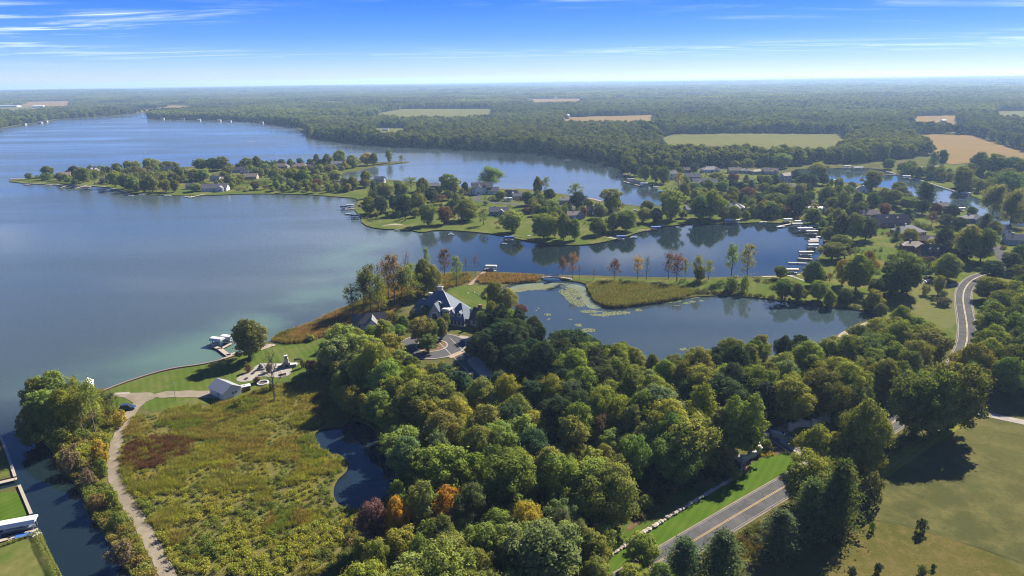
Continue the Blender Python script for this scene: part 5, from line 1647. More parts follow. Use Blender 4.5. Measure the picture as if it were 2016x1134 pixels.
wall_strip('seawall', gline([(38,957),(62,1014)], LAND, 0), .5, -.3, .75, 'wood', 'timber seawall at the end of the square lawn', 'seawall', 'palewood')
wall_strip('seawall', gline([(0,858),(12,885),(30,940)], LAND, 1), .5, -.3, .72, 'wood', 'timber seawall of the shaded lawn', 'seawall', 'palewood')
wall_strip('seawall', gline([(40,360.5),(100,363),(150,366.5),(198,366),(231,373),(250,378)], LAND, 1), .8, -.3, .8, 'stone', 'pale shore wall at the tip of the long peninsula', 'seawall')
wall_strip('seawall', gline([(1500,545.5),(1530,544.5),(1556,543),(1575,541)], LAND, 0), .8, -.2, .72, 'stone', 'pale shore wall near the tan boat canopy', 'seawall')
wall_strip('seawall', gline([(1740,336),(1768,344),(1804,352),(1852,368),(1881,377)], LAND, 1), .8, -.3, .75, 'stone', 'pale retaining wall on the far canal bank', 'seawall')
wall_strip('seawall', gline([(985,459),(1005,464.5),(1056,472.5),(1083,479.5),(1135,480.5)], LAND, 1), .5, -.3, .72, 'darkwood', 'dark timber edge of the striped bay lawn', 'seawall')

def hedge(px, label, w=1.0, h=1.1):
    line = gline(px, LAND, 2)
    C, Ns = [], []
    rs = np.random.default_rng(171)
    o = line[len(line) // 2]
    for p, d in walk_line(line, .16):
        nn = np.array((-d.y, d.x, 0))
        k = 10
        u = rs.uniform(-1, 1, k)
        v = rs.uniform(0, 1, k)
        top = rs.random(k) < .5
        pos = np.array((p.x - o.x, p.y - o.y, 0)) + nn * np.where(top, u * w / 2, np.sign(u) * w / 2)[:, None] + np.array((0, 0, 1)) * np.where(top, h, v * h)[:, None]
        C.append(pos + rs.normal(size=(k, 3)) * .07)
        nr = np.where(top[:, None], np.array((0, 0, 1.)), nn * np.sign(u)[:, None]) + rs.normal(size=(k, 3)) * .5
        Ns.append(nr / np.linalg.norm(nr, axis=1)[:, None])
    C, Ns = np.concatenate(C), np.concatenate(Ns)
    V, Q = leaf_quads(C, Ns, .24 * rs.uniform(.7, 1.3, len(C)), .8)
    ob = link('hedge', quads_mesh('hedge', V, Q, rs.random(len(C)), M['leaf']), None, (o.x, o.y, LAND))
    ob.color = (.155, .175, .035, 1)
    tag(ob, label, 'hedge')
hedge([(76,1052),(88,1082),(100,1106),(116,1140)], 'clipped yellow-green hedge along the channel lawn')
hedge([(0,1077),(40,1063),(70,1052)], 'low hedge between the lawn and the boat slip', .6, .5)

def gate():
    def stone_wall(px, piers, label):
        line = [P(x, y) for x, y in px]
        r = wall_strip('stone_wall', chaikin(line, 1, False), .6, LAND - .2, LAND + 1.7, 'stone', label, 'stone wall', 'offwhite')
        for i in piers:
            q = line[i] - r.location
            p = MB().box((q.x, q.y, 1.05), (1.1, 1.1, 2.3)).build('pier', M['stone'], r)
            MB().box((q.x, q.y, 2.3), (1.4, 1.4, .22)).add([(q.x - .6, q.y - .6, 2.41), (q.x + .6, q.y - .6, 2.41), (q.x + .6, q.y + .6, 2.41), (q.x - .6, q.y + .6, 2.41), (q.x, q.y, 2.75)], [(0, 1, 4), (1, 2, 4), (2, 3, 4), (3, 0, 4)]).build('pier_cap', M['offwhite'], p)
    stone_wall([(1436,912),(1462,913),(1494,895),(1493,881),(1508,869)], (1, 2, 4), 'curved pale stone wall beside the bright lawn at the gate')
    stone_wall([(1555,848),(1574,839),(1600,840),(1622,827),(1634,833)], (0, 1, 2, 3), 'stepped pale stone wall with piers in the shade of the wood')
    g = P(1532, 862)
    root = empty('gate_island', (g.x, g.y, LAND), R(-35))
    tag(root, 'stone keypad pier on the planted island between the gate lanes', 'gate pier')
    MB().box((0, 0, .75), (3.2, 1.0, 1.5)).build('pier', M['stone'], root)
    MB().box((0, 0, 1.57), (3.5, 1.3, .14)).build('coping', M['offwhite'], root)
    MB().box((1.2, 0, 1.95), (.35, .35, .6)).build('lantern', M['iron'], root)
    for sx, sy, lb in ((1516, 845, 'open black iron gate leaf beside the gate island'), (1545, 843, 'open black iron gate leaf near the stepped wall')):
        g = P(sx, sy)
        rt = empty('iron_gate', (g.x, g.y, LAND), R(-32))
        tag(rt, lb, 'gate')
        f = MB()
        f.box((0, 0, .25), (3.4, .07, .07)).box((0, 0, 1.75), (3.4, .07, .07)).box((-1.7, 0, 1), (.09, .09, 2)).box((1.7, 0, 1), (.09, .09, 2))
        f.build('frame', M['iron'], rt)
        bar = MB().box((0, 0, 1), (.035, .035, 1.5)).mesh('bar', M['iron'])
        for k in range(15):
            link('bar', bar, rt, (-1.5 + k * .214, 0, 0))
gate()

# ------------------------------------------------------------------ houses
WIN = {}
def window_meshes(w, h):
    key = (round(w, 1), round(h, 1))
    if key not in WIN:
        f = MB()
        t = .10
        f.box((0, 0, h / 2 + t / 2), (w + 2 * t, .10, t)).box((0, 0, -h / 2 - t / 2), (w + 2 * t, .14, t)).box((-w / 2 - t / 2, 0, 0), (t, .10, h)).box((w / 2 + t / 2, 0, 0), (t, .10, h)).box((0, 0, 0), (.06, .07, h))
        WIN[key] = (f.mesh('window', M['white']), MB().box((0, 0, 0), (w, .04, h)).mesh('pane', M['glass']))
    return WIN[key]

def add_window(parent, loc, rz, w=1.1, h=1.2, pane=True):
    f, p = window_meshes(w, h)
    o = link('window', f, parent, loc, rz)
    link('pane', p, o, (0, 0.0, 0))
    return o

def gable_roof(mb, w, d, z0, rh, ov=.5, th=.22, x0=0, y0=0, along='x'):
    """two pitched slabs meeting at a ridge"""
    if along == 'x':
        L, S = w, d
    else:
        L, S = d, w
    hs = S / 2 + ov
    drop = rh * ov / (S / 2)
    prof = [(-hs, z0 - drop), (0, z0 + rh), (hs, z0 - drop), (hs, z0 - drop + th), (0, z0 + rh + th * 1.25), (-hs, z0 - drop + th)]
    vs = []
    for e in (-L / 2 - ov, L / 2 + ov):
        for s, z in prof:
            vs.append((x0 + e, y0 + s, z) if along == 'x' else (x0 - s, y0 + e, z))
    fs = [(0, 1, 4, 5), (1, 2, 3, 4), (6, 11, 10, 7), (7, 10, 9, 8)]
    fs += [(5, 4, 10, 11), (4, 3, 9, 10), (0, 6, 7, 1), (1, 7, 8, 2), (0, 5, 11, 6), (2, 8, 9, 3)]
    mb.add(vs, fs)

def hip_roof(mb, w, d, z0, rh, ov=.5, th=.15, x0=0, y0=0, ridge=None, flare=0):
    hw, hd = w / 2 + ov, d / 2 + ov
    rl = max(hw - hd, 0) if ridge is None else ridge
    drop = rh * ov / min(w / 2, d / 2) * .6
    za = z0 - drop
    b = [(-hw, -hd), (hw, -hd), (hw, hd), (-hw, hd)]
    vs = [(x0 + x, y0 + y, za) for x, y in b] + [(x0 + x, y0 + y, za + th) for x, y in b] + [(x0 - rl, y0, z0 + rh), (x0 + rl, y0, z0 + rh)]
    fs = [(3, 2, 1, 0)] + [(i, (i + 1) % 4, (i + 1) % 4 + 4, i + 4) for i in range(4)]
    if rl < .01:
        fs += [(4, 5, 8), (5, 6, 8), (6, 7, 8), (7, 4, 8)]
    else:
        fs += [(4, 5, 9, 8), (5, 6, 9), (6, 7, 8, 9), (7, 4, 8)]
    mb.add(vs, fs)

def wall_box(mb, w, d, h, gable=None, rh=0, x0=0, y0=0, z0=-.3):
    vs = [(x0 + sx * w / 2, y0 + sy * d / 2, z) for z in (z0, h) for sx, sy in ((-1, -1), (1, -1), (1, 1), (-1, 1))]
    fs = [(0, 1, 5, 4), (1, 2, 6, 5), (2, 3, 7, 6), (3, 0, 4, 7), (3, 2, 1, 0), (4, 5, 6, 7)]
    if gable == 'x':
        vs += [(x0 - w / 2, y0, h + rh), (x0 + w / 2, y0, h + rh)]
        fs = fs[:5] + [(0 + 4, 7, 8), (5, 9, 6), (4, 8, 9, 5), (7, 6, 9, 8)]
    elif gable == 'y':
        vs += [(x0, y0 - d / 2, h + rh), (x0, y0 + d / 2, h + rh)]
        fs = fs[:5] + [(4, 5, 8), (6, 7, 9), (5, 6, 9, 8), (7, 4, 8, 9)]
    mb.add(vs, fs)

HOUSE_N = [0]
def house(px, py, wpx, label, wall='beige', roof='r_grey', style='gable', rot=None, d=None, storeys=1, wing=None, chimney=True, garage=False, dormers=0, hroof=None, name='house', cat='house', group='houses around the lake', wm=None):
    HOUSE_N[0] += 1
    rs = np.random.default_rng(HOUSE_N[0] * 17)
    g = P(px, py)
    dz = proj(g)[2]
    w = wm or max(wpx / FPX * dz, 6.0)
    d = d or min(max(w * .55, 6.5), 10)
    rz = R(rs.uniform(-18, 18) if rot is None else rot)
    fwd = Vector((g.x, g.y, 0)).normalized()
    c = g + fwd * d * .45
    root = empty(name, (c.x, c.y, LAND), rz)
    HOUSES.append((c, max(w, d) * .55 + 3.5))
    tag(root, label, cat, group)
    h = 2.9 * storeys + .2
    rh = hroof or d * (.30 if style == 'hip' else .34)
    mb = MB()
    wall_box(mb, w, d, h, 'x' if style == 'gable' else None, rh)
    mr = MB()
    (gable_roof if style == 'gable' else hip_roof)(mr, w, d, h, rh)
    wl = mb.build('wall', M[wall], root)
    rf = mr.build('roof', M[roof], root)
    if wing:                                   # (x offset share, width, depth, forward)
        fx, ww, wd = wing
        m2, r2 = MB(), MB()
        wall_box(m2, ww, wd, h - .15, 'y', ww * .36, fx * w, -d / 2 - wd / 2 + .6)
        gable_roof(r2, ww, wd + 2.4, h - .15, ww * .36, .4, .2, fx * w, -d / 2 - wd / 2 + 1.8, 'y')
        m2.build('wing_wall', M[wall], root)
        r2.build('wing_roof', M[roof], root)
        add_window(root, (fx * w, -d / 2 - wd + .6 - .04, 1.6), 0, min(ww * .4, 1.8), 1.3)
    n = max(int(w / 3.4), 2)
    for st in range(storeys):
        for k in range(n):
            x = -w / 2 + w * (k + .5) / n
            if wing and abs(x - wing[0] * w) < wing[1] / 2 + .6:
                continue
            if garage and st == 0 and k == n - 1:
                gd = MB().box((0, 0, 0), (2.7, .1, 2.2)).build('garage_door', M['white'], root, (x, -d / 2 - .04, 1.1))
                continue
            if st == 0 and k == n // 2:
                dr = MB().box((0, 0, 0), (1.0, .1, 2.1)).build('door', M['white' if wall in ('brick', 'brownwall', 'bluewall') else 'darkwood'], root, (x - .8, -d / 2 - .03, 1.05))
            add_window(root, (x + .3, -d / 2 - .04, 1.6 + 2.9 * st), 0)
        for sx in (-1, 1):
            add_window(root, (sx * (w / 2 + .04), -d * .18, 1.6 + 2.9 * st), math.pi / 2)
    if chimney:
        MB().box((0, 0, 0), (.8, .7, 2.0)).box((0, 0, 1.05), (.95, .85, .14)).build('chimney', M['brick' if rs.random() < .6 else 'stone'], rf, (w * rs.uniform(-.3, .3), d * .12, h + rh * .9))
    for k in range(dormers):
        x = -w / 2 + w * (k + 1) / (dormers + 1)
        dm = MB()
        wall_box(dm, 1.9, 2.4, h + rh * .62, 'y', .7, x, -d * .27, h + .1)
        do = dm.build('dormer', M[wall], rf)
        dr = MB()
        gable_roof(dr, 1.9, 2.8, h + rh * .62, .7, .25, .12, x, -d * .27 + .1, 'y')
        dr.build('dormer_roof', M[roof], do)
        add_window(root, (x, -d * .27 - 1.2 - .04, h + rh * .42), 0, .9, .8)
    return root

def HS(crop, rows):
    ox, oy, s = crop
    for r in rows:
        x, y, w, label = r[:4]
        house(ox + x / s, oy + y / s, w / s, label, **(r[4] if len(r) > 4 else {}))

HS((0, 280, 4.8), [
    (610, 335, 120, 'low tan-roofed house near the tip of the long peninsula', dict(roof='r_tan', wall='brownwall')),
    (885, 300, 100, 'grey two-storey house with white gable on the long peninsula', dict(roof='r_grey', wall='white', storeys=2, wing=(.25, 4, 3))),
    (1005, 382, 80, 'white cottage with dark windows near the peninsula beach', dict(roof='r_grey', wall='white', wing=(.2, 3.5, 2.5))),
    (1405, 315, 110, 'brown-roofed house with a white garage in mid-peninsula', dict(roof='r_brown', wall='offwhite', garage=True)),
    (1615, 305, 115, 'blue-grey house between tall oaks on the peninsula', dict(roof='r_grey', wall='bluewall', storeys=2)),
    (1815, 442, 90, 'tan-walled house behind the round shore trees', dict(roof='r_tan', wall='beige'))])
HS((380, 280, 4.58), [
    (205, 442, 225, 'long white house with grey roof on the peninsula shore', dict(roof='r_grey', wall='white', wing=(.28, 6, 4), rot=4)),
    (212, 350, 95, 'small white house behind the long white one', dict(roof='r_grey', wall='white')),
    (305, 362, 65, 'beige cottage at the middle of the peninsula', dict(roof='r_tan', wall='beige', d=7)),
    (410, 275, 115, 'dark-roofed house on the far side of the peninsula', dict(roof='r_dark', wall='greywall')),
    (475, 295, 75, 'small grey house beside the dark-roofed one', dict(roof='r_grey', wall='greywall')),
    (525, 335, 120, 'flat tan-roofed house in the peninsula trees', dict(roof='r_tan', wall='beige', chimney=False)),
    (795, 240, 145, 'long house with faded tan roof facing the big lake', dict(roof='r_brown', wall='beige', style='hip')),
    (848, 350, 45, 'tiny white shed behind the yellow-green tree', dict(roof='r_white', wall='white', chimney=False, d=6)),
    (965, 240, 135, 'long red-brown house facing the big lake', dict(roof='r_brown', wall='brick', style='hip')),
    (1075, 240, 80, 'small red-brown house beside the tall dark trees', dict(roof='r_brown', wall='brick')),
    (1310, 242, 115, 'white gabled house near the narrow wooded spit', dict(roof='r_grey', wall='white', storeys=2, wing=(.15, 5, 3))),
    (1330, 408, 115, 'brown house where the peninsula meets the bay shore', dict(roof='r_brown', wall='offwhite', garage=True))])
HS((680, 320, 4.8), [
    (330, 215, 95, 'grey-roofed house hidden in spruces at the bay point', dict(roof='r_grey', wall='greywall', storeys=2)),
    (840, 250, 85, 'grey house behind the very dark round tree', dict(roof='r_grey', wall='greywall')),
    (1290, 298, 190, 'large white house with dark blue multi-gabled roof on the bay', dict(roof='r_dark', wall='white', storeys=2, wing=(-.2, 7, 4), dormers=2, rot=6, d=11)),
    (1395, 300, 100, 'dark-roofed garage wing beside the large white house', dict(roof='r_dark', wall='white', garage=True, chimney=False, rot=10, d=8)),
    (1570, 325, 115, 'charcoal house by the upper bay water', dict(roof='r_dark', wall='greywall', wing=(.2, 4, 3))),
    (1645, 350, 125, 'grey-roofed house by the upper bay with pale driveway', dict(roof='r_grey', wall='greywall', garage=True)),
    (1450, 500, 175, 'low house with grey roof and pale base on the wide lawn', dict(roof='r_grey', wall='bluewall', wing=(.15, 5, 2.5), rot=-4))])
HS((1000, 320, 4.8), [
    (550, 392, 115, 'grey-roofed house beside the tall dark tree on the bay neck', dict(roof='r_grey', wall='greywall', style='hip')),
    (635, 535, 150, 'tan-roofed blue house behind the striped lawn', dict(roof='r_tan', wall='bluewall', rot=3)),
    (795, 490, 95, 'brown shingled house behind the lawn trees', dict(roof='r_brown', wall='brownwall')),
    (1725, 478, 115, 'beige house with white garage near the blue canopy', dict(roof='r_grey', wall='beige', garage=True))])
HS((1200, 290, 4.8), [
    (590, 305, 75, 'tall white gabled house near the upper bay docks', dict(roof='r_grey', wall='white', storeys=2, rot=8)),
    (735, 240, 75, 'brown-roofed house below the belt of woods', dict(roof='r_brown', wall='beige')),
    (785, 308, 145, 'wide grey-roofed house with pale drive near the upper bay', dict(roof='r_grey', wall='greywall', garage=True)),
    (950, 238, 165, 'pale grey bungalow on the open lawn below the woods', dict(roof='r_grey', wall='white', style='hip', wing=(.25, 5, 3))),
    (895, 368, 225, 'long dark-shingled house among the eastern trees', dict(roof='r_grey', wall='brownwall', wing=(-.2, 6, 4))),
    (1180, 245, 120, 'grey-brown ranch house on the eastern lawn', dict(roof='r_brown', wall='beige')),
    (1290, 248, 90, 'grey ranch house beside the tan-roofed one', dict(roof='r_grey', wall='beige', style='hip')),
    (1390, 255, 105, 'house with orange-tan hip roof near the canal', dict(roof='r_tan', wall='beige', style='hip')),
    (1515, 255, 135, 'brown house with dark windows by the canal trees', dict(roof='r_brown', wall='greywall', wing=(.2, 5, 3))),
    (1660, 325, 95, 'cream gabled house among dark round trees', dict(roof='r_tan', wall='offwhite', storeys=2, rot=20)),
    (1170, 645, 185, 'blue and white two-storey house above the bay docks', dict(roof='r_grey', wall='bluewall', storeys=2, wing=(.1, 6, 3), style='hip')),
    (1440, 615, 125, 'dark brown house behind the dark round tree', dict(roof='r_brown', wall='brownwall')),
    (1945, 615, 165, 'white flat-roofed house above the northern docks', dict(roof='r_white', wall='white', style='hip', chimney=False, hroof=1.0))])
HS((1560, 290, 4.42), [
    (990, 196, 125, 'grey-brown house on the far canal bank', dict(roof='r_brown', wall='greywall', wing=(.2, 5, 3))),
    (1180, 222, 200, 'long brown-roofed blue house on the far canal bank', dict(roof='r_brown', wall='bluewall', wing=(.2, 7, 4))),
    (1330, 258, 125, 'blue-grey house with tan roof on the canal lawn', dict(roof='r_tan', wall='bluewall')),
    (1585, 325, 65, 'small teal house beside the big canal tree', dict(roof='r_dark', wall='bluewall')),
    (605, 395, 65, 'white gable end near the canal dock', dict(roof='r_grey', wall='white', rot=60, d=9)),
    (1290, 545, 95, 'dark house on the near canal bank', dict(roof='r_dark', wall='brownwall')),
    (1540, 655, 145, 'grey hip-roofed house near the white boat canopy', dict(roof='r_grey', wall='greywall', style='hip', wing=(.25, 6, 4))),
    (1800, 752, 145, 'dark navy-roofed house with white base by the canal end', dict(roof='r_dark', wall='white', rot=-8))])
HS((1660, 380, 5.155), [
    (250, 260, 190, 'brown-roofed wing behind the dormered brick house', dict(roof='r_brown', wall='brick', chimney=False)),
    (470, 345, 310, 'brown brick house with two dormers above the docks', dict(roof='r_brown', wall='brick', dormers=2, rot=-4, d=11, hroof=4.6)),
    (650, 445, 260, 'grey-brown hip-roofed house below the dormered brick house', dict(roof='r_grey', wall='brownwall', style='hip', wing=(-.2, 7, 5), d=12)),
    (830, 530, 200, 'tan-roofed brick house with stepped gables', dict(roof='r_brown', wall='brick', wing=(.2, 6, 4), rot=-12)),
    (700, 585, 210, 'tan hip-roofed brick house with a white chimney', dict(roof='r_tan', wall='brick', style='hip', rot=-10, wing=(.2, 6, 4))),
    (890, 675, 225, 'dark brick house with white arched window dormers', dict(roof='r_dark', wall='brick', dormers=2, rot=-8, hroof=4.5)),
    (1760, 525, 230, 'grey-roofed garage at the edge of the eastern lawn', dict(roof='r_grey', wall='greywall', garage=True, rot=-15))])
for i, (x, y, w, rf, lb) in enumerate([(80, 243, 9, 'r_white', 'white boathouse at the wooded western shore'), (91, 240, 7, 'r_grey', 'second white cottage on the wooded western shore'), (48, 246, 9, 'r_grey', 'grey cottage low on the western shore'),
        (392, 238, 8, 'r_white', 'white cottage with red trim on the northern shore'), (432, 239, 8, 'r_white', 'white gabled house on the northern shore'), (452, 240, 9, 'r_grey', 'bright white house near the northern docks'), (360, 236, 10, 'r_grey', 'grey cottage on the wooded northern point'), (320, 235, 9, 'r_brown', 'brown cottage at the tip of the northern point'), (515, 243, 9, 'r_grey', 'grey house where the northern shore bends'),
        (759, 258, 14, 'r_white', 'white house in the woodland clearing'), (1857, 240, 10, 'r_white', 'white barn beside the far dark wood'), (1098, 234, 20, 'r_white', 'long white farm barn at the tan field'), (1093, 195, 10, 'r_white', 'white shed on the thin far field')]):
    house(x, y, w * .8, lb, roof=rf, wall='offwhite', chimney=False, rot=-5)
g = P(1117, 234)
silo = empty('silo', (g.x, g.y, hill(g.x, g.y)))
tag(silo, 'round grey grain bin beside the long white barn', 'silo')
MB().tube([(0, 0, 0), (0, 0, 9)], [6, 6], 16).build('bin', M['steel'], silo)
MB().tube([(0, 0, 9.02), (0, 0, 12)], [6.3, .4], 16).build('roof', M['steel'], silo)
for (x0, y0, x1, y1, lb) in ((-90, 212.5, 38, 211.5, 'long row-end white greenhouse by the lake head'), (66, 212.5, 87, 212, 'short white greenhouse beside the long one')):
    a, b = P(x0, y0), P(x1, y1)
    c = (a + b) / 2
    rt = empty('greenhouse', (c.x, c.y, hill(c.x, c.y)), math.atan2(b.y - a.y, b.x - a.x))
    tag(rt, lb, 'greenhouse')
    L = (b - a).length
    arc = [(14 * math.cos(t), 5 + 6 * math.sin(t)) for t in np.linspace(0, math.pi, 9)]
    mb = MB()
    vs = [(e, s, z) for e in (-L / 2, L / 2) for s, z in ([(14, 0)] + arc + [(-14, 0)])]
    k = len(arc) + 2
    mb.add(vs, [(i, i + 1, k + i + 1, k + i) for i in range(k - 1)] + [tuple(range(k))[::-1], tuple(range(k, 2 * k))])
    mb.build('cover', M['canvas'], rt)
    MB().box((0, -14.1, 1.2), (L * .9, .1, .3)).build('base_rail', M['steel'], rt)

# ------------------------------------------------------------------ the big slate-roofed house
def big_house():
    a, b = P(806, 627), P(917, 643)
    rz = math.atan2(b.y - a.y, b.x - a.x)
    c = (a + b) / 2
    root = empty('slate_house', (c.x, c.y, LAND), rz)
    root.scale = (.95, .95, .92)
    tag(root, 'large chateau-style house with steep blue slate roof and pale chimney', 'house')
    W = (b - a).length
    def part(name, mb, mat, parent=root):
        return mb.build(name, M[mat], parent)
    # main body under one steep roof, ridge short and high
    mw = MB()
    wall_box(mw, W * .80, 14, 3.6, None, 0, -W * .08, 8)
    part('wall', mw, 'stone')
    mr = MB()
    hip_roof(mr, W * .80, 14, 3.6, 9.4, .7, .2, -W * .08, 8, 1.6)
    roof = part('roof', mr, 'slate')
    # lower left and right wings
    ml = MB()
    wall_box(ml, W * .26, 9, 3.2, None, 0, -W * .40, 6.5)
    part('side_wing', ml, 'beige')
    mlr = MB()
    hip_roof(mlr, W * .26, 9, 3.2, 5.6, .6, .2, -W * .40, 6.5, .6)
    part('side_roof', mlr, 'slate')
    mg = MB()
    wall_box(mg, W * .30, 10.5, 3.4, None, 0, W * .36, 4.4)
    part('bay_wing', mg, 'offwhite')
    mgr = MB()
    hip_roof(mgr, W * .30, 10.5, 3.4, 6.0, .7, .2, W * .36, 4.4, .5)
    bayroof = part('bay_roof', mgr, 'slate')
    # gabled front rising into the roof, with the arched entry
    mf = MB()
    wall_box(mf, 6.2, 4.5, 4.6, 'y', 4.6, -W * .02, 1.6)
    part('entry_gable', mf, 'stone')
    mfr = MB()
    gable_roof(mfr, 6.2, 8.0, 4.6, 4.6, .35, .2, -W * .02, 3.5, 'y')
    part('entry_roof', mfr, 'slate')
    arch = MB()
    k = 10
    for (r0, r1, y0, y1) in ((1.35, 2.0, -.95, -.55),):
        vs, fs = [], []
        for i in range(k + 1):
            t = math.pi * i / k
            for r_ in (r0, r1):
                for y in (y0, y1):
                    vs.append((-W * .02 + r_ * math.cos(t), y, 3.4 + r_ * math.sin(t)))
        for i in range(k):
            q = 4 * i
            fs += [(q, q + 2, q + 6, q + 4), (q + 1, q + 5, q + 7, q + 3), (q + 2, q + 3, q + 7, q + 6), (q, q + 4, q + 5, q + 1)]
        arch.add(vs, fs)
    arch.box((-W * .02 - 1.68, -.75, 1.7), (.65, .4, 3.4)).box((-W * .02 + 1.68, -.75, 1.7), (.65, .4, 3.4))
    part('entry_arch', arch, 'white')
    dk = MB()
    dk.box((-W * .02, -.67, 1.7), (2.7, .08, 3.4))
    pts = [(-W * .02 + 1.35 * math.cos(math.pi * i / k), 3.4 + 1.35 * math.sin(math.pi * i / k)) for i in range(k + 1)]
    dk.add([(x, -.70, z) for x, z in pts], [tuple(range(k + 1))])
    part('door', dk, 'glass')
    # second stone bay with a flat white head
    s2 = MB()
    wall_box(s2, 3.4, 3.6, 6.4, None, 0, W * .16, 2.2)
    part('stone_bay', s2, 'stone')
    s3 = MB().box((W * .16, 2.2, 6.55), (4.0, 4.2, .28)).box((W * .16, 2.2, 6.85), (3.4, 3.6, .3))
    part('bay_cornice', s3, 'white')
    for z in (1.9, 4.9):
        add_window(root, (W * .16, .36, z), 0, 1.5, 1.7)
    # eyebrow dormer high in the roof
    eb = MB()
    vs = []
    for y in (2.9, 5.0):
        for i in range(9):
            t = math.pi * i / 8
            vs.append((-W * .03 + 1.9 * math.cos(t), y, 8.1 + 1.35 * math.sin(t)))
    eb.add(vs, [(i, i + 1, i + 10, i + 9) for i in range(8)] + [tuple(range(9))[::-1]])
    e = part('eyebrow_dormer', eb, 'offwhite', roof)
    ebg = MB()
    ebg.add([(-W * .03 + 1.45 * math.cos(math.pi * i / 8), 2.86, 8.15 + .95 * math.sin(math.pi * i / 8)) for i in range(9)], [tuple(range(9))[::-1]])
    part('dormer_window', ebg, 'glass', roof)
    # chimneys
    ch = MB().box((-W * .10, 9.0, 11.8), (2.3, 1.3, 5.2)).box((-W * .10, 9.0, 14.5), (2.7, 1.7, .3))
    cho = part('chimney', ch, 'offwhite')
    for dx in (-.75, 0, .75):
        MB().tube([(-W * .10 + dx, 9, 14.6), (-W * .10 + dx, 9, 15.4)], .24, 8).build('chimney_pot', M['offwhite'], cho)
    c2 = MB().box((-W * .30, 9.5, 8.2), (1.5, 1.1, 4.6)).box((-W * .30, 9.5, 10.6), (1.8, 1.4, .25))
    part('chimney', c2, 'offwhite')
    # pale ridge cresting on the right-hand hip
    x1, y1 = -W * .08 + W * .40 + .7, 1.0 - .7
    rid = MB().tube([(-W * .08 + 1.6, 8, 13.05), (-W * .08 + 1.6 + (x1 + W * .08 - 1.6) * .52, 8 + (y1 - 8) * .52 * .98, 13.05 - 9.8 * .52)], .22, 6)
    part('hip_cresting', rid, 'offwhite')
    part('ridge_cap', MB().tube([(-W * .08 - 1.6, 8, 13.05), (-W * .08 + 1.6, 8, 13.05)], .2, 6), 'offwhite')
    # dormers on the bay wing
    for i, x in enumerate((W * .30, W * .42)):
        dm = MB()
        wall_box(dm, 1.9, 2.6, 6.0, 'y', .9, x, .9, 4.0)
        do = part('dormer', dm, 'offwhite', bayroof)
        dr = MB()
        gable_roof(dr, 1.9, 3.0, 6.0, .9, .25, .12, x, 1.1, 'y')
        part('dormer_roof', dr, 'slate', bayroof)
        add_window(root, (x, -.44, 5.3), 0, .9, 1.1)
    # tall windows round the bay wing
    for i in range(5):
        add_window(root, (W * .23 + i * W * .065, -.89, 1.75), 0, 1.0, 2.2)
    for y in (1.5, 4.0, 6.5):
        add_window(root, (W * .51 + .05, y, 1.75), math.pi / 2, 1.0, 2.2)
    for x in (-W * .48, -W * .40, -W * .32):
        add_window(root, (x, 1.96, 1.7), 0, 1.0, 1.6)
    for x in (-W * .22, -W * .15):
        add_window(root, (x, .96, 1.8), 0, 1.1, 1.8)
big_house()

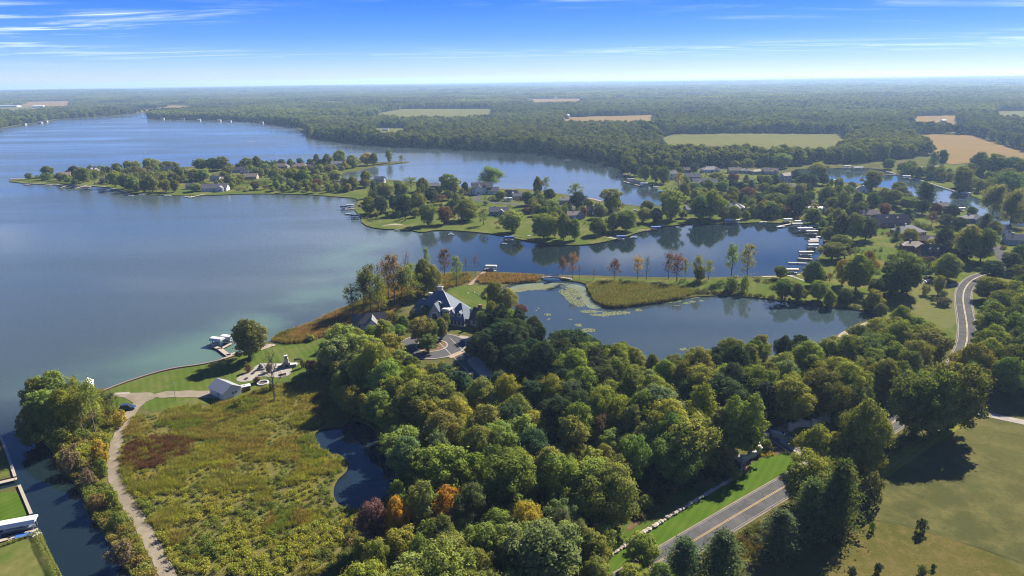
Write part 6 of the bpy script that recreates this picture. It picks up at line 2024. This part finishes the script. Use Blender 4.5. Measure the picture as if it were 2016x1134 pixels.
# garage, cottage, shed
def estate_buildings():
    a, b = P(696, 648), P(757, 650)
    c = (a + b) / 2
    rt = empty('garage', (c.x, c.y, LAND), R(8))
    tag(rt, 'low garage with near-black roof and pale gable above the lawn', 'garage')
    W = (b - a).length
    m1, r1 = MB(), MB()
    wall_box(m1, W, 7.5, 2.8, 'x', 3.0, 0, 4)
    gable_roof(r1, W, 7.5, 2.8, 3.0, .5, .2, 0, 4)
    m1.build('wall', M['offwhite'], rt)
    r1.build('roof', M['r_dark'], rt)
    m2, r2 = MB(), MB()
    wall_box(m2, 5.2, 4.5, 2.8, 'y', 2.6, W * .12, -1.0)
    gable_roof(r2, 5.2, 7.0, 2.8, 2.6, .4, .18, W * .12, .2, 'y')
    m2.build('front_gable', M['white'], rt)
    r2.build('gable_roof', M['r_grey'], rt)
    MB().box((0, 0, 0), (3.4, .1, 2.2)).build('garage_door', M['palewood'], rt, (W * .12, -3.3, 1.15))
    add_window(rt, (-W * .3, .2, 1.6), 0)
    add_window(rt, (W * .38, .2, 1.6), 0)
    g = P(933, 640)
    rt = empty('cottage', (g.x, g.y, LAND), R(-38))
    tag(rt, 'white cottage with steep black roof and brick-topped chimney', 'cottage')
    m1, r1 = MB(), MB()
    wall_box(m1, 8.5, 6.2, 3.0, 'x', 4.2, 3, 2)
    gable_roof(r1, 8.5, 6.2, 3.0, 4.2, .35, .18, 3, 2)
    m1.build('wall', M['white'], rt)
    rf = r1.build('roof', M['r_dark'], rt)
    MB().box((2, 2, 7.6), (1.3, 1.0, 2.4)).box((2, 2, 8.9), (1.6, 1.3, .2)).build('chimney', M['brick'], rf)
    add_window(rt, (1.0, -1.15, 1.6), 0)
    add_window(rt, (4.6, -1.15, 1.6), 0)
    add_window(rt, (-1.3, 2, 1.7), math.pi / 2, 1.0, 1.4)
    MB().box((0, 0, 0), (1.0, .1, 2.1)).build('door', M['darkwood'], rt, (2.8, -1.13, 1.05))
    # the white boat shed at the end of the gravel
    A, B, C = P(436, 791), P(471, 777), P(419, 775)
    u = (B - A)
    w = u.length
    rz = math.atan2(u.y, u.x)
    v = C - A
    L = v.length
    cc = (A + B) / 2 + v / 2
    rt = empty('boat_shed', (cc.x, cc.y, LAND), rz)
    tag(rt, 'white clapboard shed with ribbed metal gable roof at the gravel end', 'shed')
    w, L = min(max(w, 6), 9), min(max(L, 7), 11)
    m1 = MB()
    wall_box(m1, w, L, 2.7, 'y', 1.9)
    m1.build('wall', M['white'], rt)
    r1 = MB()
    gable_roof(r1, w, L, 2.7, 1.9, .45, .14, 0, 0, 'y')
    rf = r1.build('roof', M['metalroof'], rt)
    rib = MB()
    rib.box((0, 0, 0), (1, .06, .06))
    sl = math.hypot(w / 2 + .4, 1.9 * (1 + .8 / w))
    for s in (-1, 1):
        ang = math.atan2(1.9, w / 2)
        n_ = int(L / .9)
        for k in range(n_ + 1):
            mb = MB()
            x0, z0 = 0, 2.7 + 1.9 + .2
            x1, z1 = s * (w / 2 + .42), 2.7 - 1.9 * .42 / (w / 2) + .16
            y = -L / 2 + L * k / n_
            mb.add([(x0, y - .03, z0), (x0, y + .03, z0), (x1, y + .03, z1), (x1, y - .03, z1), (x0, y - .03, z0 + .06), (x0, y + .03, z0 + .06), (x1, y + .03, z1 + .06), (x1, y - .03, z1 + .06)],
                   [(4, 5, 6, 7), (0, 3, 2, 1), (0, 1, 5, 4), (1, 2, 6, 5), (2, 3, 7, 6), (3, 0, 4, 7)])
            mb.build('roof_rib', M['metalroof'], rf)
    add_window(rt, (.2, -L / 2 - .05, 1.5), 0, .6, .6)
    add_window(rt, (1.3, -L / 2 - .05, 1.5), 0, .6, .6)
    MB().box((0, 0, 0), (3.0, .1, 2.2)).build('garage_door', M['greywall'], rt, (0, L / 2 + .05, 1.1))
    MB().box((0, 0, 0), (.1, 1.0, 2.0)).build('door', M['greywall'], rt, (-w / 2 - .04, -1.0, 1.0))
    # small white-topped lean-to and its neighbours
    g = P(485, 768)
    rt = empty('pump_shed', (g.x, g.y, LAND), R(28))
    tag(rt, 'small brown shed with flat white roof beside the white clapboard shed', 'shed')
    MB().box((0, 0, .8), (2.6, 1.8, 1.7)).build('wall', M['brownwall'], rt)
    MB().box((0, 0, 1.72), (3.1, 2.3, .13)).build('roof', M['r_white'], rt)
    MB().box((-.4, .1, 1.86), (.5, .4, .16)).build('roof_vent', M['steel'], rt)
    MB().box((.3, -.93, .75), (.8, .06, 1.5)).build('door', M['darkwood'], rt)
    g = P(174, 764)
    rt = empty('boathouse', (g.x, g.y, LAND), R(25))
    tag(rt, 'little white boathouse among the trees of the spit', 'boathouse')
    m1, r1 = MB(), MB()
    wall_box(m1, 3, 3.6, 2.0, 'y', 1.0)
    gable_roof(r1, 3, 3.6, 2.0, 1.0, .3, .14, 0, 0, 'y')
    m1.build('wall', M['white'], rt)
    r1.build('roof', M['r_white'], rt)
    MB().box((0, 0, 0), (1.6, .08, 1.9)).build('door', M['greywall'], rt, (0, -1.84, .95))
estate_buildings()

# ------------------------------------------------------------------ patio
def patio():
    cr = (400, 620, 5.67)
    X = lambda x, y: P(cr[0] + x / cr[2], cr[1] + y / cr[2])
    pts = [X(*q) for q in [(365,725),(400,690),(480,650),(560,620),(570,580),(640,545),(720,535),(820,545),(900,540),(1000,525),(1065,535),(1060,560),(990,590),(985,650),(930,690),(880,705),(800,700),(700,690),(640,690),(560,735),(450,752),(390,745)]]
    sheet('patio', chaikin(pts, 2), Z3, M['concrete'], label='winding pale paver patio on the estate lawn', cat='patio')
    g = X(668, 765)
    rt = empty('fire_ring', (g.x, g.y, LAND))
    tag(rt, 'round white stone fire ring below the patio', 'fire ring')
    for k in range(16):
        t = 2 * math.pi * k / 16
        MB().box((0, 0, 0), (.72, .42, .5)).build('ring_stone', M['white'], rt, (1.75 * math.cos(t), 1.75 * math.sin(t), .25), t + math.pi / 2)
    MB().tube([(0, 0, .02), (0, 0, .14)], [1.5, 1.5], 16).build('fire_bed', M['darkwood'], rt)
    for (x, y, s, lb) in ((485, 716, .65, 'black fire bowl at the round end of the patio'), (558, 657, .65, 'black fire bowl in mid-patio'), (862, 676, .6, 'black fire bowl near the patio chimney')):
        g = X(x, y)
        rt = empty('fire_bowl', (g.x, g.y, Z3))
        tag(rt, lb, 'fire bowl')
        MB().tube([(0, 0, 0), (0, 0, .18), (0, 0, .32)], [s * .5, s * .9, s], 14).build('bowl', M['iron'], rt)
        MB().tube([(0, 0, .325), (0, 0, .37)], [s * .75, s * .6], 14).build('ash', M['darkwood'], rt)
    g = X(645, 612)
    rt = empty('stone_fountain', (g.x, g.y, Z3), R(20))
    tag(rt, 'grey stacked-stone fountain on the patio', 'fountain')
    MB().box((0, 0, .3), (2.6, 1.8, .6)).build('basin', M['greyrock'], rt)
    MB().box((0, .2, .95), (1.6, 1.1, .7)).build('tier', M['greyrock'], rt)
    MB().box((0, .25, 1.6), (.9, .7, .6)).build('tier', M['greyrock'], rt)
    MB().tube([(0, .25, 1.9), (0, .25, 2.5)], [.28, .08], 8).build('finial', M['stone'], rt)
    g = X(935, 585)
    rt = empty('patio_fireplace', (g.x, g.y, Z3), R(15))
    tag(rt, 'tall stone outdoor fireplace with white counters on the patio', 'fireplace')
    MB().box((0, 0, .9), (2.6, 1.6, 1.8)).build('hearth', M['greyrock'], rt)
    MB().box((0, -.82, .75), (1.1, .06, .9)).build('firebox', M['iron'], rt)
    MB().box((0, .1, 2.6), (1.5, 1.1, 1.7)).build('flue', M['stone'], rt)
    MB().box((0, .1, 3.9), (.9, .8, 1.0)).build('flue', M['greyrock'], rt)
    MB().box((0, .1, 4.45), (1.2, 1.1, .16)).build('cap', M['white'], rt)
    MB().box((2.3, -.2, .5), (2.0, 1.1, 1.0)).build('counter_base', M['greyrock'], rt)
    MB().box((2.3, -.2, 1.06), (2.3, 1.4, .12)).build('counter', M['white'], rt)
    MB().box((-2.2, .3, .5), (1.8, 1.0, 1.0)).build('counter_base', M['greyrock'], rt)
    MB().box((-2.2, .3, 1.06), (2.0, 1.3, .12)).build('counter', M['white'], rt)
    for (x, y, rz, lb) in ((1050, 520, 10, 'dark curved bench wall behind the patio fireplace'), (895, 690, 30, 'low bench at the round patio end near the fireplace')):
        g = X(x, y)
        rt = empty('bench', (g.x, g.y, Z3), R(rz))
        tag(rt, lb, 'bench')
        MB().box((0, 0, .42), (2.2, .5, .08)).build('seat', M['darkwood'], rt)
        MB().box((-.9, 0, .19), (.12, .45, .38)).build('leg', M['darkwood'], rt)
        MB().box((.9, 0, .19), (.12, .45, .38)).build('leg', M['darkwood'], rt)
        MB().box((0, .24, .75), (2.2, .07, .5)).build('backrest', M['darkwood'], rt)
    # yard pole
    g = P(346, 787)
    rt = empty('yard_pole', (g.x, g.y, LAND))
    tag(rt, 'slim grey pole beside the gravel drive', 'pole')
    MB().tube([(0, 0, 0), (0, 0, 6.2)], [.09, .06], 8).build('shaft', M['steel'], rt)
    MB().box((.25, 0, 6.15), (.7, .18, .14)).build('lamp_head', M['steel'], rt)
    # chairs on the back lawn
    for k, (x, y) in enumerate(((922, 578), (934, 576), (941, 580))):
        g = P(x, y)
        rt = empty('lawn_chair', (g.x, g.y, LAND), R(40 * k))
        rt.scale = (.6, .6, .6)
        tag(rt, ('white lawn chair nearest the lily pond', 'white lawn chair in the middle of the three', 'white lawn chair nearest the slate-roofed house')[2 - k].replace('nearest', 'closer to'), 'chair', 'white chairs on the back lawn')
        MB().box((0, 0, .4), (1.5, .9, .08)).build('seat', M['white'], rt)
        MB().box((-.6, 0, .7), (.1, .9, .6)).build('backrest', M['white'], rt)
        for sx in (-.6, .6):
            for sy in (-.4, .4):
                MB().box((sx, sy, .18), (.09, .09, .36)).build('leg', M['white'], rt)
patio()

# ------------------------------------------------------------------ docks, boat lifts, boats, footbridge
def dock(px, width, label, mat='palewood', z=.55, posts=True, name='dock', group='docks'):
    line = [P(x, y, z) for x, y in px]
    root = empty(name, (line[0].x, line[0].y, z))
    tag(root, label, 'dock', group)
    o = line[0]
    for a, b in zip(line[:-1], line[1:]):
        d = b - a
        L = d.length
        c = (a + b) / 2 - o
        MB().box((c.x, c.y, 0), (L + width * .5, width, .14), math.atan2(d.y, d.x)).build('deck', M[mat], root)
        if posts:
            nn = Vector((-d.y, d.x, 0)).normalized()
            k = max(int(L / 4), 1)
            for i in range(k + 1):
                q = a + d * i / k - o
                for sg in (-1, 1):
                    e = q + nn * sg * (width / 2 + .06)
                    MB().tube([(e.x, e.y, -1.2), (e.x, e.y, .45)], .07, 5).build('post', M['darkwood'], root)
    return root

def canopy_mesh(w, d, arch, mat):
    prof = [(-d / 2, 0), (-d / 2, .35), (-d * .36, .35 + arch * .75), (0, .35 + arch), (d * .36, .35 + arch * .75), (d / 2, .35), (d / 2, 0)]
    n = len(prof)
    vs = [(e, y, z) for e in (-w / 2, w / 2) for y, z in prof]
    vs2 = [(e * (1 - .02), y * .96, z - .05) for e, y, z in vs]
    fs = [(i, i + n, i + n + 1, i + 1) for i in range(n - 1)]
    fs2 = [tuple(2 * n + k for k in f[::-1]) for f in fs]
    ends = [tuple(range(1, n - 1))[::-1], tuple(range(n + 1, 2 * n - 1))]
    me = bpy.data.meshes.new('canopy')
    me.from_pydata(vs + vs2, [], fs + fs2 + ends)
    me.update()
    me.materials.append(M[mat])
    return me

def hull_mesh(L, B, mat):
    secs = [(-.5, .9, .55), (-.2, 1, .5), (.15, .95, .55), (.38, .6, .68), (.5, .06, .8)]
    mb = MB()
    vs = []
    for t, w, h in secs:
        vs += [(t * L, -w * B / 2, h), (t * L, -w * B * .32, 0), (t * L, w * B * .32, 0), (t * L, w * B / 2, h)]
    fs = []
    for i in range(len(secs) - 1):
        a, b = 4 * i, 4 * i + 4
        fs += [(a, b, b + 1, a + 1), (a + 1, b + 1, b + 2, a + 2), (a + 2, b + 2, b + 3, a + 3)]
    fs += [(0, 1, 2, 3), (16, 19, 18, 17)]
    for i in range(len(secs) - 1):
        a, b = 4 * i, 4 * i + 4
        fs.append((a, a + 3, b + 3, b))
    mb.add(vs, fs)
    return mb.mesh('hull', M[mat])

def boat(loc, rz, L, label, mat='white', cover=None, group='boats around the bay', z=None):
    rt = empty('boat', loc, rz)
    tag(rt, label, 'boat', group)
    link('hull', hull_mesh(L, L * .36, mat), rt)
    MB().box((-L * .08, 0, .75), (L * .5, L * .26, .22)).build('cockpit', M[cover or 'greycanvas'], rt)
    MB().add([(L * .16, -L * .13, .62), (L * .16, L * .13, .62), (L * .08, L * .11, 1.05), (L * .08, -L * .11, 1.05)], [(0, 1, 2, 3)]).build('windscreen', M['glass'], rt)
    MB().box((-L * .5, 0, .5), (.4, .45, .8)).build('motor', M['iron'], rt)
    return rt

LIFT_N = [0]
def lift(px, py, wpx, color, label, rot=0, boatmat='white', depth=None, raise_=2.1, with_boat=True):
    LIFT_N[0] += 1
    g = P(px, py, 0)
    w = max(wpx / FPX * proj(g)[2], 4.5)
    d = depth or min(max(w * .42, 3.0), 4.2)
    rt = empty('boat_lift', (g.x, g.y, 0), R(rot))
    tag(rt, label, 'boat lift', 'covered boat lifts')
    link('canopy', canopy_mesh(w, d, .75, color), rt, (0, 0, raise_))
    for sx in (-1, 1):
        for sy in (-1, 1):
            MB().box((sx * w * .42, sy * d * .44, raise_ / 2 - .4), (.12, .12, raise_ + .8)).build('post', M['steel'], rt)
    MB().box((0, -d * .44, .25), (w * .86, .1, .12)).box((0, d * .44, .25), (w * .86, .1, .12)).build('cradle', M['steel'], rt)
    if with_boat:
        boat((g.x, g.y, .35), R(rot), w * .86, label.replace('canopy', 'canopy,').split(',')[0].strip() + ' shelters this moored boat' if False else 'boat moored under the ' + label.replace('boat lift with ', '').replace('boat lift under ', ''), boatmat)

def LF(crop, rows):
    ox, oy, s = crop
    for r in rows:
        lift(ox + r[0] / s, oy + r[1] / s, r[2] / s, r[3], r[4], *(r[5:]))

LF((0, 280, 4.8), [(690, 432, 72, 'navycanvas', 'navy canopy midway along the peninsula beach', -4, 'c_blue'), (825, 448, 66, 'tancanvas', 'tan canopy by the peninsula beach', 8), (975, 474, 82, 'navycanvas', 'long navy canopy off the peninsula point', 4, 'c_blue')])
LF((380, 280, 4.58), [(1362, 608, 62, 'navycanvas', 'dark canopy where the bay narrows', 5)])
LF((680, 320, 4.8), [(45, 432, 62, 'greycanvas', 'grey canopy beside the dark bay-point trees', 4), (92, 530, 82, 'navycanvas', 'navy canopy at the sandy bay point', -2, 'c_blue'), (1550, 740, 92, 'bluecanvas', 'bright blue canopy off the wide lawn', 3)])
LF((1000, 320, 4.8), [(1065, 735, 82, 'bluecanvas', 'bright blue canopy beside the red dock', 2), (1395, 645, 92, 'bluecanvas', 'pale-edged blue canopy near the beige house', 3, 'c_blue'), (1055, 140, 72, 'tancanvas', 'brown canopy at the upper bay corner', -5), (1160, 182, 70, 'greycanvas', 'grey canopy second from the upper bay corner', -8), (1215, 200, 70, 'tancanvas', 'tan canopy third from the upper bay corner', -8), (1285, 222, 72, 'canvas', 'white canopy in the upper bay row', -8), (1400, 255, 60, 'greycanvas', 'grey canopy near the teal one', -10), (1432, 300, 52, 'tealcanvas', 'teal canopy at the end of the upper bay', 0)])
LF((1400, 400, 5.6), [(182, 222, 70, 'canvas', 'white canopy below the blue and white house', -6), (268, 224, 90, 'tancanvas', 'tan canopy below the blue and white house', -6), (840, 218, 92, 'canvas', 'white canopy first in the dock row', -4), (972, 240, 115, 'tancanvas', 'tan canopy second in the dock row', -2), (942, 268, 115, 'greycanvas', 'grey canopy farther out in the dock row', 0), (1030, 318, 160, 'canvas', 'tall white canopy in the dock row', 0), (1105, 352, 130, 'tancanvas', 'tan canopy with dark boat below the tall white one', 0), (1130, 448, 105, 'canvas', 'upper of three close white canopies', 0), (1120, 470, 115, 'tancanvas', 'middle tan one of three close canopies', 0), (1118, 505, 115, 'canvas', 'lower of three close white canopies', 0), (1040, 588, 155, 'tancanvas', 'wide tan canopy beside the white dock', 0), (890, 785, 132, 'tancanvas', 'tan canopy beside the leafy tree on the causeway', -4)])
LF((1560, 290, 4.42), [(475, 185, 58, 'canvas', 'white canopy in the dark canal corner', 0), (570, 196, 82, 'canvas', 'wide white canopy in the canal corner', 0), (990, 274, 62, 'greycanvas', 'grey canopy on the far canal bank', -10), (1500, 425, 72, 'greycanvas', 'brown-grey canopy below the big canal tree', -10), (1465, 560, 62, 'canvas', 'white canopy on the near canal bank', 0)])
LF((400, 620, 5.67), [(165, 335, 155, 'canvas', 'outer white canopy at the estate dock', -18), (280, 310, 145, 'canvas', 'inner white canopy at the estate dock', -18)])
lift(38, 1046, 66, 'canvas', 'long white canopy in the channel boat slip', 19, 'c_silver', 3.0)
lift(967, 533, 22, 'greycanvas', 'flat grey canopy at the end of the boardwalk', -8, 'c_silver', 3.6)

for px, w, lb, mt in [
    ([(412,679),(432,686),(449,699),(463,695)], 1.8, 'pale L-shaped estate dock at the seawall', 'palewood'), ([(436,686),(455,676)], 1.3, 'short pale dock finger beside the inner white canopy', 'palewood'), ([(437,707),(456,700)], 1.3, 'low pale dock step at the seawall', 'palewood'),
    ([(-20,955),(30,943)], 1.4, 'weathered dock along the first boat slip', 'wood'), ([(-10,1068),(72,1043)], 1.2, 'weathered dock beside the long white canopy', 'wood'),
    ([(925,561),(947,541),(962,526)], 2.2, 'red-brown boardwalk running to the boat platform', 'redwood'), ([(952,533),(975,533)], 2.0, 'boat platform beside the flat grey canopy', 'palewood'), ([(945,543),(985,542.5),(1030,544.5),(1064,547)], 1.7, 'boardwalk across the rusty marsh to the footbridge', 'wood'),
    ([(20,351.5),(52,351.5)], 2.0, 'long dock at the tip of the long peninsula', 'wood'), ([(148,371),(172,364)], 1.5, 'dock beside the tan canopy on the peninsula', 'wood'), ([(210,377),(232,373)], 1.5, 'dock leading to the long navy canopy', 'wood'), ([(372,389),(402,382)], 1.8, 'pale dock below the long white house', 'palewood'),
    ([(92,364),(120,363)], 1.5, 'dock at the peninsula tip lawns', 'wood'), ([(120,369),(135,364)], 1.5, 'short dock between small boats', 'wood'),
    ([(680,412),(700,410)], 1.5, 'dock beside the grey canopy at the bay point', 'wood'), ([(1160,390),(1184,396)], 3.0, 'reddish dock platforms in the upper bay', 'redwood'), ([(1195,467),(1212,470)], 2.2, 'red dock with chairs below the lawn trees', 'redwood'), ([(1256,453),(1286,453)], 2.0, 'red-brown dock beside the pale-edged blue canopy', 'redwood'), ([(1290,447),(1306,443)], 2.0, 'pale gangway near the pale-edged blue canopy', 'palewood'),
    ([(1553,516.5),(1588,518)], 1.4, 'long thin dock reaching into the bay', 'palewood'), ([(1572,508),(1612,511)], 1.6, 'white dock under the wide tan canopy', 'palewood'), ([(1530,530),(1548,531)], 1.5, 'dock beside the causeway tan canopy', 'wood'), ([(1555,543),(1585,553)], 1.6, 'pale path from the dock to the lawn', 'concrete'), ([(1590,485),(1623,484)], 1.4, 'dock among the three close canopies', 'wood'), ([(1590,452),(1616,450)], 1.4, 'dock beside the tall white canopy', 'wood'), ([(1530,446),(1560,440)], 1.5, 'low dock at the head of the bay', 'wood'),
    ([(1640,354),(1662,352)], 1.6, 'dock in the canal by the white gable', 'wood'), ([(1782,351),(1806,352)], 1.4, 'dock on the far canal bank', 'wood'), ([(1222,346),(1240,342)], 2.0, 'dark dock at the upper bay corner', 'darkwood'), ([(1228,357),(1262,366)], 1.6, 'long dock along the upper bay canopies', 'wood')]:
    dock(px, w, lb, mt, .55 if 'path' not in lb else LAND + .1, posts='path' not in lb)

def B_(crop, rows):
    ox, oy, s = crop
    for x, y, L, rz, mat, lb in rows:
        g = P(ox + x / s, oy + y / s, 0)
        boat((g.x, g.y, -.1), R(rz), L, lb, mat)
B_((0, 280, 4.8), [(262, 405, 7, 5, 'c_silver', 'grey boat off the tip of the long peninsula'), (460, 410, 8, 10, 'white', 'white boat at the first peninsula dock'), (552, 400, 7, -5, 'white', 'white boat close to the peninsula lawn'), (608, 414, 8, 8, 'c_silver', 'silver pontoon boat beside the navy canopy'), (1240, 508, 6, 0, 'white', 'small white boat under the shore trees'), (1350, 497, 7, 0, 'white', 'white boat below the thin shore trees'), (1592, 508, 7, 8, 'white', 'white speedboat off the peninsula shore'), (1792, 518, 9, 8, 'white', 'white pontoon boat at the pale dock')])
B_((680, 320, 4.8), [(490, 645, 4, 0, 'white', 'white swim raft off the bay point'), (1003, 684, 4.5, 0, 'white', 'white swim raft below the reddish tree'), (1505, 772, 3.5, 0, 'white', 'small white raft below the bright blue canopy'), (1745, 702, 5, 5, 'c_silver', 'silver rowboat pulled up at the dark timber edge'), (30, 492, 6, 4, 'c_silver', 'silver boat beside the navy canopy at the point')])
B_((1000, 320, 4.8), [(980, 716, 6, 0, 'c_blue', 'dark boat beside the red dock'), (1190, 712, 5, 3, 'white', 'white boat beside the bright blue canopy'), (1350, 215, 6, -8, 'white', 'white boat in the upper bay row')])
B_((1400, 400, 5.6), [(570, 215, 6, 10, 'white', 'white boat below the dark round tree'), (770, 268, 6, 0, 'c_silver', 'silver boat at the mouth of the dock row'), (1140, 258, 9, 0, 'tancanvas', 'tan pontoon boat close to the dock row bank'), (1205, 380, 6, 0, 'white', 'white boat at the dock row bank')])
g = P(52, 1058, 0)
boat((g.x, g.y, -.1), R(14), 6.5, 'small white boat beside the long white canopy in the slip', 'white', 'bluecanvas')
g = P(1117, 316, 0)
boat((g.x, g.y, -.1), R(10), 8, 'lone boat out on the upper bay', 'c_silver')
for k, (x, y) in enumerate(((410, 238.5), (422, 238.5), (462, 240.5), (487, 242), (556, 249), (570, 251), (577, 252), (285, 232), (335, 236.5), (350, 237))):
    g = P(x, y, 0)
    boat((g.x, g.y, -.1), R(10 * k), 6, f'{ordinal(k + 1)} tiny pale boat counted along the far northern shore', 'white')
# low weed islet
g = P(493, 279.5, 0)
isl = link('islet', MB().tube([(-9, 0, 0), (-4, 0, .1), (3, 0, .1), (9, 0, 0)], [.4, 2.4, 2.0, .4], 8).mesh('islet', M['greyrock']), None, (g.x, g.y, 0))
isl.scale = (1.3, 1.5, .25)
tag(isl, 'low dark islet out in the big lake', 'islet')

def footbridge():
    a, b = P(1060, 547, .6), P(1128, 550, .6)
    c = (a + b) / 2
    d = b - a
    L = d.length
    rt = empty('footbridge', (c.x, c.y, .6), math.atan2(d.y, d.x))
    tag(rt, 'arched wooden footbridge over the pond channel', 'bridge')
    n = 14
    zf = lambda t: 1.1 * (1 - (2 * t - 1) ** 2)
    plank = MB().box((0, 0, 0), (L / 40 * .92, 1.9, .09)).mesh('plank', M['palewood'])
    for i in range(40):
        t = (i + .5) / 40
        o = link('plank', plank, rt, ((t - .5) * L, 0, zf(t)))
        o.rotation_euler = (0, -math.atan(1.1 * 4 * (1 - 2 * t) / L), 0)
    for s in (-1, 1):
        mb = MB()
        mb.tube([((i / n - .5) * L, s * .95, zf(i / n) - .25) for i in range(n + 1)], .16, 5)
        mb.build('girder', M['darkwood'], rt)
        for hz in (.55, 1.05):
            MB().tube([((i / n - .5) * L, s * 1.0, zf(i / n) + hz) for i in range(n + 1)], .06, 5).build('rail', M['palewood'], rt)
        for i in range(0, n + 1):
            x = (i / n - .5) * L
            MB().box((x, s * 1.0, zf(i / n) + .5), (.12, .12, 1.3)).build('rail_post', M['wood'], rt)
footbridge()

# ------------------------------------------------------------------ vehicles
def car(px, py, rz, mat, label, suv=False):
    g = P(px, py)
    rt = empty('parked_car', (g.x, g.y, Z3), R(rz))
    tag(rt, label, 'car', 'cars parked near the houses')
    L, Wd = 4.7, 1.85
    prof = [(-2.3, .35), (-2.35, .8), (-2.2, .95), (-1.2, 1.0), (1.0, .98), (2.0, .85), (2.32, .65), (2.33, .35)]
    mb = MB()
    n = len(prof)
    mb.add([(x, y, z) for y in (-Wd / 2, Wd / 2) for x, z in prof], [tuple(range(n)), tuple(range(n, 2 * n))[::-1]] + [(i, i + n, (i + 1) % n + n, (i + 1) % n) for i in range(n)])
    body = mb.build('body', M[mat], rt)
    top = 1.72 if suv else 1.45
    xs = [(-2.15 if suv else -1.75, .98), (-1.8 if suv else -1.1, top), (.25, top), (1.0, .98)]
    cb = MB()
    cb.add([(x, s * (Wd / 2 - (.08 if z < 1 else .22)), z) for s in (-1, 1) for x, z in xs], [(0, 1, 2, 3), (7, 6, 5, 4), (0, 4, 5, 1), (2, 6, 7, 3)])
    cb.build('glasshouse', M['glass'], rt)
    MB().box(((xs[1][0] + xs[2][0]) / 2, 0, top + .02), (xs[2][0] - xs[1][0] + .1, Wd - .42, .05)).build('roof', M[mat], rt)
    for sx in (-1.4, 1.45):
        for sy in (-1, 1):
            w = MB().tube([(0, -.1, 0), (0, .1, 0)], .33, 12).build('wheel', M['rubber'], rt, (sx, sy * .86, .33))
            MB().tube([(0, -.11, 0), (0, .11, 0)], .2, 8).build('rim', M['steel'], w)
    for sy in (-.65, .65):
        MB().box((2.32, sy, .68), (.06, .35, .14)).build('headlight', M['white'], rt)
car(1809, 555, 20, 'c_black', 'black car under the big dark tree by the driveway')
car(1828, 549, 5, 'c_blue', 'dark blue car on the concrete driveway behind the yellow tree')
car(1830, 557, 5, 'c_silver', 'silver car in front of the dark blue one')
car(1866, 559, 0, 'c_black', 'black off-road vehicle parked near the curving road', True)
car(252, 806, 12, 'c_blue', 'dark blue vehicle parked beside the gravel turning', True)
car(1622, 399, 30, 'c_white', 'white car outside the white flat-roofed house')
car(1250, 417, 10, 'c_white', 'white car on the street behind the bay lawn')
car(925, 384, 70, 'c_silver', 'silver car on the curved drive of the large white house')
car(612, 375, 10, 'c_white', 'white car on the peninsula shore drive')
car(628, 377, 10, 'c_black', 'black car beside the peninsula shore drive')
car(190, 344, 10, 'c_black', 'dark car outside the grey two-storey peninsula house')
# camper on the bay lawn
g = P(1000, 396)
rt = empty('camper_trailer', (g.x, g.y, LAND), R(12))
tag(rt, 'white camper trailer on the lawn near the charcoal house', 'camper')
MB().prism([(-3.6, -1.2), (3.4, -1.2), (3.6, -.8), (3.6, .8), (3.4, 1.2), (-3.6, 1.2)], .6, 2.9).build('body', M['white'], rt)
MB().box((0, -1.22, 1.9), (2.0, .05, .7)).build('window', M['glass'], rt)
MB().box((0, 0, 3.0), (1.2, 1.0, .22)).build('roof_unit', M['greycanvas'], rt)
for sy in (-1, 1):
    MB().tube([(0, -.12, 0), (0, .12, 0)], .36, 10).build('wheel', M['rubber'], rt, (-.3, sy * 1.1, .36))
MB().tube([(3.5, 0, .55), (4.8, 0, .5)], .08, 5).build('hitch', M['steel'], rt)

# more trees among the houses, then plant them all
canopy([(70,346),(180,332),(300,326),(420,324),(540,320),(650,318),(690,330),(660,345),(700,372),(660,378),(560,372),(420,374),(300,372),(240,366),(150,356)], 8.5, (5, 10), 'pen', (.75, 1.0), 'bbdu', 6, 5.0, True, (26, .64))
canopy([(720,366),(800,362),(900,372),(1000,380),(1100,390),(1200,405),(1290,415),(1250,435),(1150,440),(1000,420),(860,415),(730,420),(712,400)], 8, (3.5, 9), 'bay', (.75, 1.0), 'bbdu', 7, 5.0, True, (24, .70))
canopy([(1260,350),(1300,338),(1500,334),(1620,355),(1720,372),(1830,400),(1940,440),(1990,470),(1960,520),(1850,520),(1740,440),(1640,440),(1560,425),(1420,425),(1330,420),(1320,390)], 9, (5, 11), 'hood', (.75, 1.0), 'bbbdt', 8, 5.0, True, (28, .68))
canopy([(1760,322),(1900,335),(2016,350),(2100,380),(2100,430),(1990,410),(1900,370),(1800,342)], 9, (7, 13), 'hood', (.75, 1.0), 'bbb', 9, 5.0, True, (30, .55))
canopy([(1640,570),(1700,585),(1760,600),(1740,625),(1650,605),(1560,590),(1560,575)], 8, (5, 10), 'dock', (.7, .9), 'bb', 10, 5.0)
plant_all()
print('TREES', len(TREES), {k: sum(1 for t in TREES if t[5] == k) for k in GROUP})

# ------------------------------------------------------------------ haze: the air between here and the horizon
def build_haze():
    mb = MB().box((0, 8500, 64), (35400, 21500, 132))
    mt = bpy.data.materials.new('haze')
    mt.use_nodes = True
    t = mt.node_tree
    t.nodes.clear()
    o = N(t, 'ShaderNodeOutputMaterial')
    v = N(t, 'ShaderNodeVolumePrincipled')
    v.inputs['Color'].default_value = (0.44, 0.65, 1.0, 1)
    v.inputs['Density'].default_value = 0.000085
    v.inputs['Anisotropy'].default_value = 0.25
    t.links.new(v.outputs[0], o.inputs['Volume'])
    h = mb.build('haze', mt)
    tag(h, 'thin blue haze over the distant woods', 'haze', None, 'stuff')
build_haze()
